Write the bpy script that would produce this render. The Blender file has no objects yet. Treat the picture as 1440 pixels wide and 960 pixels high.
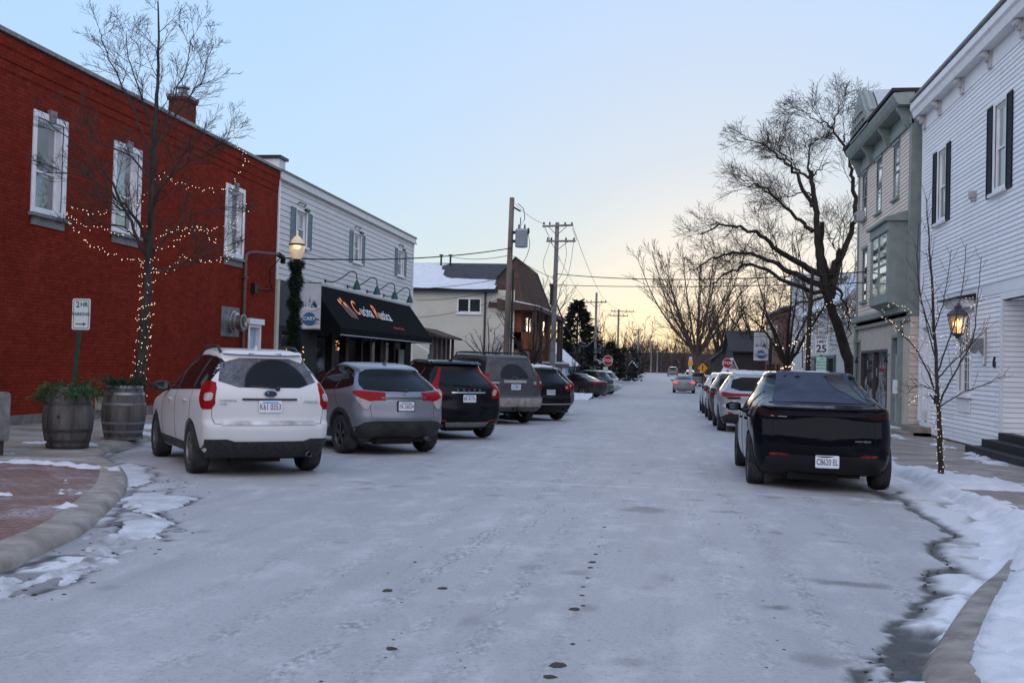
import bpy, bmesh, math, random
import numpy as np
from mathutils import Vector, Matrix
from mathutils.bvhtree import BVHTree
PI = math.pi
S = bpy.context.scene
COL = S.collection

# ------------------------------------------------------------------ camera
cd = bpy.data.cameras.new('camera'); cam = bpy.data.objects.new('camera', cd); COL.objects.link(cam)
F_PX, VPX, PITCH_PX, ROLL, EYE = 1450.0, 220.0, 30.0, math.radians(1.5), 1.48
_y = math.atan(VPX / F_PX); _p = math.atan(PITCH_PX / F_PX)
_f = Vector((-math.sin(_y) * math.cos(_p), math.cos(_y) * math.cos(_p), math.sin(_p)))
_r0 = Vector((math.cos(_y), math.sin(_y), 0)); _u0 = _r0.cross(_f)
_r = _r0 * math.cos(ROLL) + _u0 * math.sin(ROLL); _u = _u0 * math.cos(ROLL) - _r0 * math.sin(ROLL)
cam.matrix_world = Matrix(((_r.x, _u.x, -_f.x, 0), (_r.y, _u.y, -_f.y, 0), (_r.z, _u.z, -_f.z, EYE), (0, 0, 0, 1)))
cd.sensor_width = 36; cd.lens = F_PX / 1440 * 36; cd.clip_end = 3000; cd.clip_start = .1
S.camera = cam

# ------------------------------------------------------------------ sky, sun, exposure
SUN_EL, SUN_AZ = math.radians(5), math.radians(3)      # the sun has just gone down at the end of the street
w = bpy.data.worlds.new('World'); S.world = w; w.use_nodes = True
nt = w.node_tree; nt.nodes.clear()
out = nt.nodes.new('ShaderNodeOutputWorld'); bg = nt.nodes.new('ShaderNodeBackground')
sky = nt.nodes.new('ShaderNodeTexSky'); sky.sky_type = 'NISHITA'; sky.sun_disc = False
sky.sun_elevation = SUN_EL; sky.sun_rotation = SUN_AZ; sky.altitude = 200; sky.air_density = .65; sky.dust_density = .15; sky.ozone_density = 1.3
bg.inputs['Strength'].default_value = .135
# the long dusk exposure flattens the sky: keep the sky's hue, compress its brightness
bw = nt.nodes.new('ShaderNodeRGBToBW'); nt.links.new(sky.outputs[0], bw.inputs[0])
pw = nt.nodes.new('ShaderNodeMath'); pw.operation = 'POWER'; pw.inputs[1].default_value = -.84; nt.links.new(bw.outputs[0], pw.inputs[0])
vm = nt.nodes.new('ShaderNodeVectorMath'); vm.operation = 'SCALE'; nt.links.new(sky.outputs[0], vm.inputs[0]); nt.links.new(pw.outputs[0], vm.inputs['Scale'])
mxw = nt.nodes.new('ShaderNodeMix'); mxw.data_type = 'RGBA'; mxw.inputs[0].default_value = .20; mxw.inputs[7].default_value = (1.30, 1.30, 1.42, 1)
nt.links.new(vm.outputs[0], mxw.inputs[6])
# the unseen sky at the viewer's back, brightened as an added fill light
tcw = nt.nodes.new('ShaderNodeTexCoord'); spw = nt.nodes.new('ShaderNodeSeparateXYZ'); nt.links.new(tcw.outputs['Generated'], spw.inputs[0])
mrw = nt.nodes.new('ShaderNodeMapRange'); mrw.interpolation_type = 'SMOOTHSTEP'; mrw.inputs[1].default_value = .25; mrw.inputs[2].default_value = -.75; nt.links.new(spw.outputs[1], mrw.inputs[0])
dusk_fill = nt.nodes.new('ShaderNodeMix'); dusk_fill.data_type = 'RGBA'; nt.links.new(mrw.outputs[0], dusk_fill.inputs[0]); nt.links.new(mxw.outputs[2], dusk_fill.inputs[6]); dusk_fill.inputs[7].default_value = (2.35, 2.34, 2.72, 1)
# afterglow round the place where the sun went down
sdir = nt.nodes.new('ShaderNodeVectorMath'); sdir.operation = 'DOT_PRODUCT'; nt.links.new(tcw.outputs['Generated'], sdir.inputs[0]); sdir.inputs[1].default_value = (math.sin(SUN_AZ), math.cos(SUN_AZ), -.03)
gl1 = nt.nodes.new('ShaderNodeMapRange'); gl1.interpolation_type = 'SMOOTHSTEP'; gl1.inputs[1].default_value = .972; gl1.inputs[2].default_value = 1.0; nt.links.new(sdir.outputs['Value'], gl1.inputs[0])
glow = nt.nodes.new('ShaderNodeMix'); glow.data_type = 'RGBA'; glow.blend_type = 'ADD'; nt.links.new(gl1.outputs[0], glow.inputs[0]); nt.links.new(dusk_fill.outputs[2], glow.inputs[6]); glow.inputs[7].default_value = (.36, .16, .07, 1)
nt.links.new(glow.outputs[2], bg.inputs[0]); nt.links.new(bg.outputs[0], out.inputs[0])
sl = bpy.data.lights.new('sun', 'SUN'); sl.energy = .05; sl.angle = math.radians(12); sl.color = (1, .8, .62)
so = bpy.data.objects.new('sun', sl); COL.objects.link(so)
so.rotation_euler = Vector((-math.sin(SUN_AZ), -math.cos(SUN_AZ), -math.tan(math.radians(4)))).to_track_quat('-Z', 'Y').to_euler()
S.view_settings.view_transform = 'Standard'; S.view_settings.look = 'None'; S.view_settings.gamma = 1
S.view_settings.use_curve_mapping = False; S.view_settings.exposure = 2.18

# ------------------------------------------------------------------ ground height along the street
_GP = [(-60, .48), (0, 0), (70, -.56), (88, -.62), (110, -.62), (140, -.48), (180, -.22), (230, .0), (2000, .0)]
def G(y):
    for (a, za), (b, zb) in zip(_GP, _GP[1:]):
        if y <= b: return za + (zb - za) * (y - a) / (b - a)
    return 0
_gy = np.array([a for a, b in _GP]); _gz = np.array([b for a, b in _GP])
def Gn(y): return np.interp(y, _gy, _gz)

# ------------------------------------------------------------------ materials
MATS = {}
def nodes_mat(name):
    m = bpy.data.materials.new(name); m.use_nodes = True
    return m, m.node_tree, m.node_tree.nodes['Principled BSDF']
def N(t, kind, **kw):
    n = t.nodes.new(kind)
    for k, v in kw.items(): setattr(n, k, v)
    return n
def mixc(t, fac, a, b, blend='MIX'):
    n = t.nodes.new('ShaderNodeMix'); n.data_type = 'RGBA'; n.blend_type = blend
    for s, v in ((n.inputs[0], fac), (n.inputs[6], a), (n.inputs[7], b)):
        if hasattr(v, 'is_linked') or hasattr(v, 'links'): t.links.new(v, s)
        elif isinstance(v, (int, float)): s.default_value = v
        else: s.default_value = (*v, 1) if len(v) == 3 else v
    return n.outputs[2]
def math_(t, op, a, b=0.0, clamp=False):
    n = t.nodes.new('ShaderNodeMath'); n.operation = op; n.use_clamp = clamp
    for s, v in ((n.inputs[0], a), (n.inputs[1], b)):
        if isinstance(v, (int, float)): s.default_value = v
        else: t.links.new(v, s)
    return n.outputs[0]
def ramp(t, fac, lo, hi):
    n = t.nodes.new('ShaderNodeMapRange'); n.inputs[1].default_value = lo; n.inputs[2].default_value = hi
    t.links.new(fac, n.inputs[0]); return n.outputs[0]
def noise(t, vec, scale, detail=4, rough=.55, mapping=None):
    if mapping:
        mp = t.nodes.new('ShaderNodeMapping'); mp.inputs['Scale'].default_value = mapping
        t.links.new(vec, mp.inputs[0]); vec = mp.outputs[0]
    n = t.nodes.new('ShaderNodeTexNoise'); n.inputs['Scale'].default_value = scale
    n.inputs['Detail'].default_value = detail; n.inputs['Roughness'].default_value = rough
    t.links.new(vec, n.inputs['Vector']); return n.outputs[0]
def bump(t, b, h, strength, dist=.02):
    n = t.nodes.new('ShaderNodeBump'); n.inputs['Strength'].default_value = strength; n.inputs['Distance'].default_value = dist
    t.links.new(h, n.inputs['Height']); t.links.new(n.outputs[0], b.inputs['Normal']); return n
def M(name, col, rough=.6, metal=0., var=.15, vscale=6, bmp=0., bscale=60, coat=0., spec=.25, emit=None, stretch=None, col2=None):
    if name in MATS: return MATS[name]
    m, t, b = nodes_mat(name)
    tc = N(t, 'ShaderNodeTexCoord')
    b.inputs['Roughness'].default_value = rough; b.inputs['Metallic'].default_value = metal
    b.inputs['Specular IOR Level'].default_value = spec; b.inputs['Coat Weight'].default_value = coat; b.inputs['Coat Roughness'].default_value = .04
    if var or col2:
        f = noise(t, tc.outputs['Object'], vscale, 5, .6, stretch)
        a = tuple(c * (1 - var) for c in col); c2 = col2 or tuple(min(1, c * (1 + var)) for c in col)
        t.links.new(mixc(t, ramp(t, f, .3, .7), a, c2), b.inputs['Base Color'])
    else: b.inputs['Base Color'].default_value = (*col, 1)
    if bmp: bump(t, b, noise(t, tc.outputs['Object'], bscale, 4, .6, stretch), bmp)
    if emit: b.inputs['Emission Color'].default_value = (*emit[0], 1); b.inputs['Emission Strength'].default_value = emit[1]
    MATS[name] = m; return m

def mat_brick(name, c1, c2, mort, axes, bw=.21, bh=.075):
    m, t, b = nodes_mat(name); tc = N(t, 'ShaderNodeTexCoord'); sp = N(t, 'ShaderNodeSeparateXYZ'); cb = N(t, 'ShaderNodeCombineXYZ')
    t.links.new(tc.outputs['Object'], sp.inputs[0])
    t.links.new(sp.outputs[axes[0]], cb.inputs[0]); t.links.new(sp.outputs[axes[1]], cb.inputs[1])
    br = N(t, 'ShaderNodeTexBrick'); t.links.new(cb.outputs[0], br.inputs['Vector'])
    br.inputs['Scale'].default_value = 1; br.inputs['Brick Width'].default_value = bw; br.inputs['Row Height'].default_value = bh
    br.inputs['Mortar Size'].default_value = .006; br.inputs['Mortar Smooth'].default_value = .3; br.inputs['Bias'].default_value = 0
    br.inputs['Color1'].default_value = (*c1, 1); br.inputs['Color2'].default_value = (*c2, 1); br.inputs['Mortar'].default_value = (*mort, 1)
    n1 = noise(t, tc.outputs['Object'], .55, 6, .65); n2 = noise(t, tc.outputs['Object'], 9, 4, .6)
    col = mixc(t, ramp(t, n1, .35, .7), br.outputs['Color'], mixc(t, .4, br.outputs['Color'], tuple(x * .4 for x in c1)))
    n3 = noise(t, tc.outputs['Object'], 2.6, 5, .65, (1, 1, .12)); n4 = noise(t, tc.outputs['Object'], 1.3, 4, .7)
    col = mixc(t, math_(t, 'MULTIPLY', ramp(t, n3, .52, .75), .42), col, tuple(x * .42 for x in c1)); col = mixc(t, math_(t, 'MULTIPLY', ramp(t, n4, .58, .75), .30), col, tuple(min(1, x * 1.2 + .02) for x in c1))
    col = mixc(t, math_(t, 'MULTIPLY', ramp(t, n2, .45, .8), .35), col, tuple(min(1, x * 1.35) for x in c1))
    t.links.new(col, b.inputs['Base Color']); b.inputs['Roughness'].default_value = .9; b.inputs['Specular IOR Level'].default_value = .06
    inv = math_(t, 'SUBTRACT', 1.0, br.outputs['Fac'])
    bump(t, b, math_(t, 'ADD', inv, math_(t, 'MULTIPLY', n2, .5)), .5, .008)
    MATS[name] = m; return m

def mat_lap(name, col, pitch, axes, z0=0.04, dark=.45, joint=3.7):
    """painted clapboards: butt joints, a shadow line painted dark under each lap, weather streaks"""
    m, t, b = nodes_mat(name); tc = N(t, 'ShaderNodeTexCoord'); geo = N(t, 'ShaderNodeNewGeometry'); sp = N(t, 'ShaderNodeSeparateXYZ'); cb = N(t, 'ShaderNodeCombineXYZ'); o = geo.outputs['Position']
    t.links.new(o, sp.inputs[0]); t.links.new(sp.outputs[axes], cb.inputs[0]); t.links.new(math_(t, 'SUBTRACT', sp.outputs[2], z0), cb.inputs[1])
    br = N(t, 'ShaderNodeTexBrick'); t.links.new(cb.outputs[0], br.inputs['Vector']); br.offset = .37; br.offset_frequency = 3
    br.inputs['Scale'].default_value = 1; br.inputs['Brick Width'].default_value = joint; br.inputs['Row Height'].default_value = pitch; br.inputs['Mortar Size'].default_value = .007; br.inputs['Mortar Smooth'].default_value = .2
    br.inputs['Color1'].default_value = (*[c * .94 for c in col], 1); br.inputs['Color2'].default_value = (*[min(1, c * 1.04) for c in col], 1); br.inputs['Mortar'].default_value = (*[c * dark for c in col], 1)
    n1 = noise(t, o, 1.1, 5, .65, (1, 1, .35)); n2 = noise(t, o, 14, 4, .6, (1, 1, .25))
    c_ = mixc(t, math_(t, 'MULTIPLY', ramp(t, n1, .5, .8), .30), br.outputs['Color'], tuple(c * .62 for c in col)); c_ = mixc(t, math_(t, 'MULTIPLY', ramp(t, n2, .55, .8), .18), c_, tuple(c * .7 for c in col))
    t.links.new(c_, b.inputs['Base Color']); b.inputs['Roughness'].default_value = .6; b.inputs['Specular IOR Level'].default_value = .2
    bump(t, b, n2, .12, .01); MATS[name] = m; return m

def mat_road():
    m, t, b = nodes_mat('frosted asphalt'); tc = N(t, 'ShaderNodeTexCoord'); o = tc.outputs['Object']
    big = noise(t, o, .35, 5, .6, (1, .35, 1)); streak = noise(t, o, 1.3, 6, .65, (2.2, .18, 1)); grain = noise(t, o, 38, 5, .75)
    patch = noise(t, o, 2.2, 7, .7, (1, .6, 1)); fine = noise(t, o, 160, 3, .7)
    col = mixc(t, ramp(t, big, .3, .7), (.315, .315, .322), (.39, .39, .398))
    col = mixc(t, math_(t, 'MULTIPLY', ramp(t, streak, .5, .7), .35), col, (.235, .235, .245))
    col = mixc(t, math_(t, 'MULTIPLY', ramp(t, patch, .50, .66), .45), col, (.56, .555, .56))
    col = mixc(t, math_(t, 'MULTIPLY', ramp(t, grain, .52, .78), .8), col, (.13, .13, .135))
    col = mixc(t, math_(t, 'MULTIPLY', ramp(t, fine, .52, .8), .35), col, (.66, .66, .67))
    at = N(t, 'ShaderNodeAttribute', attribute_name='track'); tr = noise(t, o, 26, 3, .6, (1, .55, 1)); tr2 = noise(t, o, 3, 3, .6)
    trf = math_(t, 'MULTIPLY', at.outputs['Fac'], math_(t, 'MULTIPLY', ramp(t, tr, .47, .60), ramp(t, tr2, .38, .58)), True)
    col = mixc(t, math_(t, 'MULTIPLY', trf, .7), col, (.17, .17, .175)); trl = math_(t, 'MULTIPLY', at.outputs['Fac'], math_(t, 'MULTIPLY', ramp(t, tr, .46, .36), ramp(t, tr2, .4, .6)), True); col = mixc(t, math_(t, 'MULTIPLY', trl, .5), col, (.62, .62, .63))
    an = N(t, 'ShaderNodeAttribute', attribute_name='snow'); aw = N(t, 'ShaderNodeAttribute', attribute_name='wet'); ad = N(t, 'ShaderNodeAttribute', attribute_name='dirt')
    col = mixc(t, math_(t, 'MULTIPLY', ad.outputs['Fac'], math_(t, 'ADD', .45, math_(t, 'MULTIPLY', grain, .8)), True), col, (.15, .14, .14))
    sn = mixc(t, ramp(t, grain, .35, .75), (.74, .76, .79), (.60, .62, .65))
    col = mixc(t, an.outputs['Fac'], col, sn)
    col = mixc(t, aw.outputs['Fac'], col, (.035, .033, .034))
    t.links.new(col, b.inputs['Base Color'])
    r = math_(t, 'SUBTRACT', .62, math_(t, 'MULTIPLY', aw.outputs['Fac'], .38)); r = math_(t, 'ADD', r, math_(t, 'MULTIPLY', grain, .15))
    t.links.new(r, b.inputs['Roughness']); b.inputs['Specular IOR Level'].default_value = .35
    bump(t, b, math_(t, 'ADD', math_(t, 'MULTIPLY', grain, .7), math_(t, 'ADD', math_(t, 'MULTIPLY', streak, .5), math_(t, 'MULTIPLY', fine, .3))), .35, .012)
    return m

def mat_snow(name='snow', dirty=.0):
    m, t, b = nodes_mat(name); tc = N(t, 'ShaderNodeTexCoord'); o = tc.outputs['Object']
    n1 = noise(t, o, 3, 6, .65); n2 = noise(t, o, 45, 4, .7)
    col = mixc(t, ramp(t, n1, .35, .75), (.64, .655, .69), (.50, .515, .545))
    col = mixc(t, math_(t, 'MULTIPLY', ramp(t, n2, .62, .8), .3 + dirty), col, (.22, .2, .19))
    if dirty: col = mixc(t, math_(t, 'MULTIPLY', ramp(t, noise(t, o, 1.6, 6, .7), .4, .65), dirty), col, (.17, .15, .14))
    t.links.new(col, b.inputs['Base Color']); b.inputs['Roughness'].default_value = .7; b.inputs['Specular IOR Level'].default_value = .3
    bump(t, b, math_(t, 'ADD', n1, math_(t, 'MULTIPLY', n2, .4)), .5, .03)
    MATS[name] = m; return m

def mat_paint(name, col, dirt=.3, dirtcol=(.33, .33, .34), rough=.28, metal=0., coat=.35):
    """car paint with road salt thrown up from below"""
    m, t, b = nodes_mat(name); tc = N(t, 'ShaderNodeTexCoord'); o = tc.outputs['Object']; sp = N(t, 'ShaderNodeSeparateXYZ'); t.links.new(o, sp.inputs[0])
    z = sp.outputs[2]; n1 = noise(t, o, 4, 6, .65); n2 = noise(t, o, 60, 3, .6)
    low = math_(t, 'SUBTRACT', 1.0, math_(t, 'DIVIDE', z, 1.15), True)
    f = math_(t, 'MULTIPLY', math_(t, 'ADD', math_(t, 'MULTIPLY', low, 1.6), .12), math_(t, 'ADD', math_(t, 'MULTIPLY', n1, .8), math_(t, 'MULTIPLY', n2, .4)))
    f = math_(t, 'MULTIPLY', f, dirt, True)
    t.links.new(mixc(t, f, col, dirtcol), b.inputs['Base Color'])
    b.inputs['Metallic'].default_value = metal; b.inputs['Coat Weight'].default_value = coat; b.inputs['Specular IOR Level'].default_value = .3 if coat > .2 else .12; b.inputs['Coat Roughness'].default_value = .05
    t.links.new(math_(t, 'ADD', rough, math_(t, 'MULTIPLY', f, .4), True), b.inputs['Roughness'])
    MATS[name] = m; return m

def mat_glass(name, col=(.012, .014, .016), rough=.05, refl=.12):
    m, t, b = nodes_mat(name); tc = N(t, 'ShaderNodeTexCoord')
    b.inputs['Base Color'].default_value = (*col, 1); b.inputs['Roughness'].default_value = rough; b.inputs['Specular IOR Level'].default_value = .12
    gl = N(t, 'ShaderNodeBsdfGlossy'); gl.inputs['Roughness'].default_value = rough; gl.inputs['Color'].default_value = (.9, .92, .95, 1)
    lw = N(t, 'ShaderNodeLayerWeight'); lw.inputs[0].default_value = .12
    mx = N(t, 'ShaderNodeMixShader'); t.links.new(math_(t, 'ADD', refl, math_(t, 'MULTIPLY', lw.outputs['Fresnel'], .6), True), mx.inputs[0])
    t.links.new(b.outputs[0], mx.inputs[1]); t.links.new(gl.outputs[0], mx.inputs[2])
    bp = N(t, 'ShaderNodeBump'); bp.inputs['Strength'].default_value = .03; bp.inputs['Distance'].default_value = .05
    t.links.new(noise(t, tc.outputs['Object'], 2.2, 2), bp.inputs['Height']); t.links.new(bp.outputs[0], gl.inputs['Normal'])
    t.links.new(mx.outputs[0], t.nodes['Material Output'].inputs[0]); MATS[name] = m; return m

def mat_frost(name, piv, r0, r1, clear=(.012, .013, .016), frost=(.17, .175, .195)):
    """dirty rear glass with the clear fan the wiper leaves"""
    m, t, b = nodes_mat(name); tc = N(t, 'ShaderNodeTexCoord'); sp = N(t, 'ShaderNodeSeparateXYZ'); t.links.new(tc.outputs['Object'], sp.inputs[0])
    dx = math_(t, 'SUBTRACT', sp.outputs[0], piv[0]); dz = math_(t, 'SUBTRACT', sp.outputs[2], piv[1])
    d = math_(t, 'SQRT', math_(t, 'ADD', math_(t, 'MULTIPLY', dx, dx), math_(t, 'MULTIPLY', math_(t, 'MULTIPLY', dz, dz), 1.25)))
    n1 = noise(t, tc.outputs['Object'], 30, 5, .7); n2 = noise(t, tc.outputs['Object'], 5, 4, .6)
    inside = ramp(t, math_(t, 'ADD', d, math_(t, 'MULTIPLY', n1, .02)), r1 + .02, r1 - .01)
    f = math_(t, 'MULTIPLY', math_(t, 'SUBTRACT', 1.0, inside), ramp(t, math_(t, 'ADD', n1, math_(t, 'MULTIPLY', n2, .7)), .45, 1.15), True)
    t.links.new(mixc(t, f, clear, frost), b.inputs['Base Color'])
    t.links.new(math_(t, 'ADD', .06, math_(t, 'MULTIPLY', f, .6)), b.inputs['Roughness']); b.inputs['Specular IOR Level'].default_value = .10
    MATS[name] = m; return m

# ------------------------------------------------------------------ object helpers
def tag(o, label=None, cat=None, group=None, kind=None):
    for k, v in (('label', label), ('category', cat), ('group', group), ('kind', kind)):
        if v: o[k] = v
    return o
def thing(name, label, cat, loc=(0, 0, 0), rz=0, group=None):
    o = bpy.data.objects.new(name, None); COL.objects.link(o); o.empty_display_size = .2
    o.location = loc; o.rotation_euler = (0, 0, rz); return tag(o, label, cat, group)
def worldoff(p):
    v = Vector((0, 0, 0))
    while p is not None: v += Vector(p.location); p = p.parent
    return v
def link(name, me, mats, parent=None):
    o = bpy.data.objects.new(name, me); COL.objects.link(o)
    if parent is not None: o.parent = parent
    for m in (mats if isinstance(mats, (list, tuple)) else [mats]):
        if m is not None: me.materials.append(m)
    return o
class Fr:
    """a wall's own frame: u along the wall, z up, d outwards"""
    def __init__(s, o, u, n): s.o = Vector(o); s.u = Vector(u); s.n = Vector(n)
    def P(s, u, z, d=0): return s.o + s.u * u + Vector((0, 0, z)) + s.n * d
class MB:
    def __init__(s): s.v = []; s.f = []; s.m = []; s.mi = 0
    def add(s, vs, fs):
        b = len(s.v); s.v.extend([tuple(p) for p in vs]); s.f.extend([tuple(i + b for i in f) for f in fs]); s.m.extend([s.mi] * len(fs))
    def quad(s, a, b, c, d): s.add((a, b, c, d), ((0, 1, 2, 3),))
    def hexa(s, p):
        s.add(p, ((0, 3, 2, 1), (4, 5, 6, 7), (0, 1, 5, 4), (1, 2, 6, 5), (2, 3, 7, 6), (3, 0, 4, 7)))
    def box(s, x0, x1, y0, y1, z0, z1):
        s.hexa([(x0, y0, z0), (x1, y0, z0), (x1, y1, z0), (x0, y1, z0), (x0, y0, z1), (x1, y0, z1), (x1, y1, z1), (x0, y1, z1)])
    def fbox(s, F, u0, u1, z0, z1, d0, d1):
        s.hexa([F.P(u0, z0, d0), F.P(u1, z0, d0), F.P(u1, z0, d1), F.P(u0, z0, d1), F.P(u0, z1, d0), F.P(u1, z1, d0), F.P(u1, z1, d1), F.P(u0, z1, d1)])
    def tube(s, pts, rad, n=6, cap=True, closed=False):
        pts = [Vector(p) for p in pts]; k = len(pts)
        if not isinstance(rad, (list, tuple)): rad = [rad] * k
        t0 = (pts[1] - pts[0]).normalized(); a = Vector((0, 0, 1)) if abs(t0.z) < .9 else Vector((1, 0, 0))
        nrm = t0.cross(a).normalized(); vs = []
        for i in range(k):
            t = (pts[min(i + 1, k - 1)] - pts[max(i - 1, 0)]).normalized()
            nrm = (nrm - t * nrm.dot(t)); nrm = nrm.normalized() if nrm.length > 1e-6 else t.orthogonal().normalized(); bn = t.cross(nrm)
            for j in range(n):
                an = 2 * PI * j / n; vs.append(pts[i] + (nrm * math.cos(an) + bn * math.sin(an)) * rad[i])
        fs = [(i * n + j, i * n + (j + 1) % n, (i + 1) * n + (j + 1) % n, (i + 1) * n + j) for i in range(k - 1) for j in range(n)]
        if cap: fs += [tuple(range(n))[::-1], tuple((k - 1) * n + j for j in range(n))]
        s.add(vs, fs)
    def lathe(s, prof, n=24, o=(0, 0, 0), ax=(0, 0, 1), cap=True):
        """prof = [(radius, height)] round the axis ax through o"""
        o = Vector(o); ax = Vector(ax).normalized(); e = ax.orthogonal().normalized(); g = ax.cross(e); vs = []
        for r, h in prof:
            for j in range(n):
                a = 2 * PI * j / n; vs.append(o + ax * h + (e * math.cos(a) + g * math.sin(a)) * r)
        k = len(prof); fs = [(i * n + j, i * n + (j + 1) % n, (i + 1) * n + (j + 1) % n, (i + 1) * n + j) for i in range(k - 1) for j in range(n)]
        if cap: fs += [tuple(range(n))[::-1], tuple((k - 1) * n + j for j in range(n))]
        s.add(vs, fs)
    def prism(s, pts, off):
        """closed polygon pts (3D) pushed along off"""
        k = len(pts); off = Vector(off); a = [Vector(p) for p in pts]; b = [p + off for p in a]
        s.add(a + b, [tuple(range(k))[::-1], tuple(range(k, 2 * k))] + [(i, (i + 1) % k, (i + 1) % k + k, i + k) for i in range(k)])
    def build(s, name, mats, parent=None, world=False, smooth=None, bevel=0):
        me = bpy.data.meshes.new(name); vs = s.v
        if world and parent is not None:
            o = worldoff(parent); vs = [(v[0] - o.x, v[1] - o.y, v[2] - o.z) for v in vs]
        me.from_pydata(vs, [], s.f); me.polygons.foreach_set('material_index', s.m)
        bm = bmesh.new(); bm.from_mesh(me); bmesh.ops.recalc_face_normals(bm, faces=bm.faces)
        if bevel: bmesh.ops.bevel(bm, geom=bm.edges[:], offset=bevel, segments=2, affect='EDGES', clamp_overlap=True)
        bm.to_mesh(me); bm.free()
        if smooth:
            me.polygons.foreach_set('use_smooth', [True] * len(me.polygons)); me.set_sharp_from_angle(angle=math.radians(smooth))
        me.update(); return link(name, me, mats, parent)
def grid_mesh(name, X, Y, Z, mats, parent=None, attrs=None, keep=None, smooth=True):
    """height field on numpy grids"""
    ny, nx = X.shape; co = np.stack([X, Y, Z], -1).reshape(-1, 3)
    i = np.arange(ny * nx).reshape(ny, nx); q = np.stack([i[:-1, :-1], i[:-1, 1:], i[1:, 1:], i[1:, :-1]], -1).reshape(-1, 4)
    if keep is not None:
        k = keep.reshape(-1); q = q[k[q].any(1)]; used = np.unique(q); mp = -np.ones(ny * nx, int); mp[used] = np.arange(len(used)); q = mp[q]; co = co[used]
    else: used = slice(None)
    me = bpy.data.meshes.new(name); me.vertices.add(len(co)); me.vertices.foreach_set('co', co.astype(np.float32).ravel())
    me.loops.add(q.size); me.loops.foreach_set('vertex_index', q.astype(np.int32).ravel())
    me.polygons.add(len(q)); me.polygons.foreach_set('loop_start', np.arange(0, q.size, 4, dtype=np.int32))
    me.update(calc_edges=True)
    for k, a in (attrs or {}).items():
        at = me.attributes.new(k, 'FLOAT', 'POINT'); at.data.foreach_set('value', a.reshape(-1)[used].astype(np.float32))
    if smooth: me.polygons.foreach_set('use_smooth', [True] * len(me.polygons))
    return link(name, me, mats, parent)
def text(s, size, mat, parent, O, U, V, name='lettering', depth=.003, shear=0, world=True, align='CENTER', spacing=1.0, bold=0):
    """lettering as a mesh: baseline centre O, along U, up V"""
    cu = bpy.data.curves.new('t', 'FONT'); cu.body = s; cu.size = size; cu.extrude = depth; cu.shear = shear; cu.align_x = align; cu.align_y = 'CENTER'; cu.space_character = spacing; cu.offset = bold
    cu.resolution_u = 3
    ob = bpy.data.objects.new('t', cu); COL.objects.link(ob); dg = bpy.context.evaluated_depsgraph_get()
    me = bpy.data.meshes.new_from_object(ob.evaluated_get(dg)); bpy.data.objects.remove(ob); bpy.data.curves.remove(cu)
    U = Vector(U).normalized(); V = Vector(V).normalized(); W_ = U.cross(V); O = Vector(O)
    if world and parent is not None: O = O - worldoff(parent)
    me.transform(Matrix(((U.x, V.x, W_.x, O.x), (U.y, V.y, W_.y, O.y), (U.z, V.z, W_.z, O.z), (0, 0, 0, 1))))
    me.materials.clear(); return link(name, me, mat, parent)
# numpy value noise
_rs = np.random.RandomState(5); _T = _rs.rand(256, 256)
def vnoise(x, y):
    xi = np.floor(x).astype(int); yi = np.floor(y).astype(int); fx = x - xi; fy = y - yi; fx = fx * fx * (3 - 2 * fx); fy = fy * fy * (3 - 2 * fy)
    a = _T[xi % 256, yi % 256]; b = _T[(xi + 1) % 256, yi % 256]; c = _T[xi % 256, (yi + 1) % 256]; d = _T[(xi + 1) % 256, (yi + 1) % 256]
    return (a * (1 - fx) + b * fx) * (1 - fy) + (c * (1 - fx) + d * fx) * fy
def fbm(x, y, oct=5):
    s = 0; a = .5
    for i in range(oct): s = s + a * vnoise(x + 17.3 * i, y + 9.1 * i); x = x * 2.03; y = y * 2.03; a *= .5
    return s
def dist_poly(X, Y, pts, closed=False):
    d = np.full(X.shape, 1e9); P = list(pts) + ([pts[0]] if closed else [])
    for (ax, ay), (bx, by) in zip(P, P[1:]):
        vx, vy = bx - ax, by - ay; t = np.clip(((X - ax) * vx + (Y - ay) * vy) / (vx * vx + vy * vy + 1e-9), 0, 1)
        d = np.minimum(d, np.hypot(X - ax - t * vx, Y - ay - t * vy))
    return d
def inside(X, Y, P):
    r = np.zeros(X.shape, bool)
    for (ax, ay), (bx, by) in zip(P, P[1:] + P[:1]):
        c = ((ay > Y) != (by > Y)) & (X < (bx - ax) * (Y - ay) / (by - ay + 1e-12) + ax); r ^= c
    return r
def smooth01(x): x = np.clip(x, 0, 1); return x * x * (3 - 2 * x)

# ================================================================== THE GROUND
M_ROAD = mat_road(); M_SNOW = mat_snow('snow'); M_DSNOW = mat_snow('dirty snow', .6)
M_CONC = M('concrete kerb', (.27, .235, .20), .85, var=.35, vscale=4, bmp=.5, bscale=70, col2=(.36, .33, .29))
M_WALK = M('salted sidewalk', (.27, .235, .205), .85, var=.4, vscale=1.2, bmp=.3, bscale=50, col2=(.37, .33, .29))
M_PAVER = mat_brick('brick pavers', (.215, .125, .105), (.16, .10, .088), (.30, .28, .27), (0, 1), .2, .1)
def dusted(m, amt):
    """a thin blown dusting of snow lying in the surface"""
    t = m.node_tree; b = t.nodes['Principled BSDF']; tc = N(t, 'ShaderNodeTexCoord'); o = tc.outputs['Object']; src = b.inputs['Base Color'].links[0].from_socket
    f = math_(t, 'MULTIPLY', ramp(t, noise(t, o, 1.1, 7, .7), .48, .68), ramp(t, noise(t, o, 28, 4, .7), .38, .62)); t.links.new(mixc(t, math_(t, 'MULTIPLY', f, amt), src, (.62, .63, .66)), b.inputs['Base Color'])
dusted(M_PAVER, .75); dusted(M_WALK, .55); dusted(M_CONC, .35)
M_EARTH = M('winter ground', (.34, .33, .33), .9, var=.5, vscale=.08, col2=(.62, .64, .67))

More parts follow.
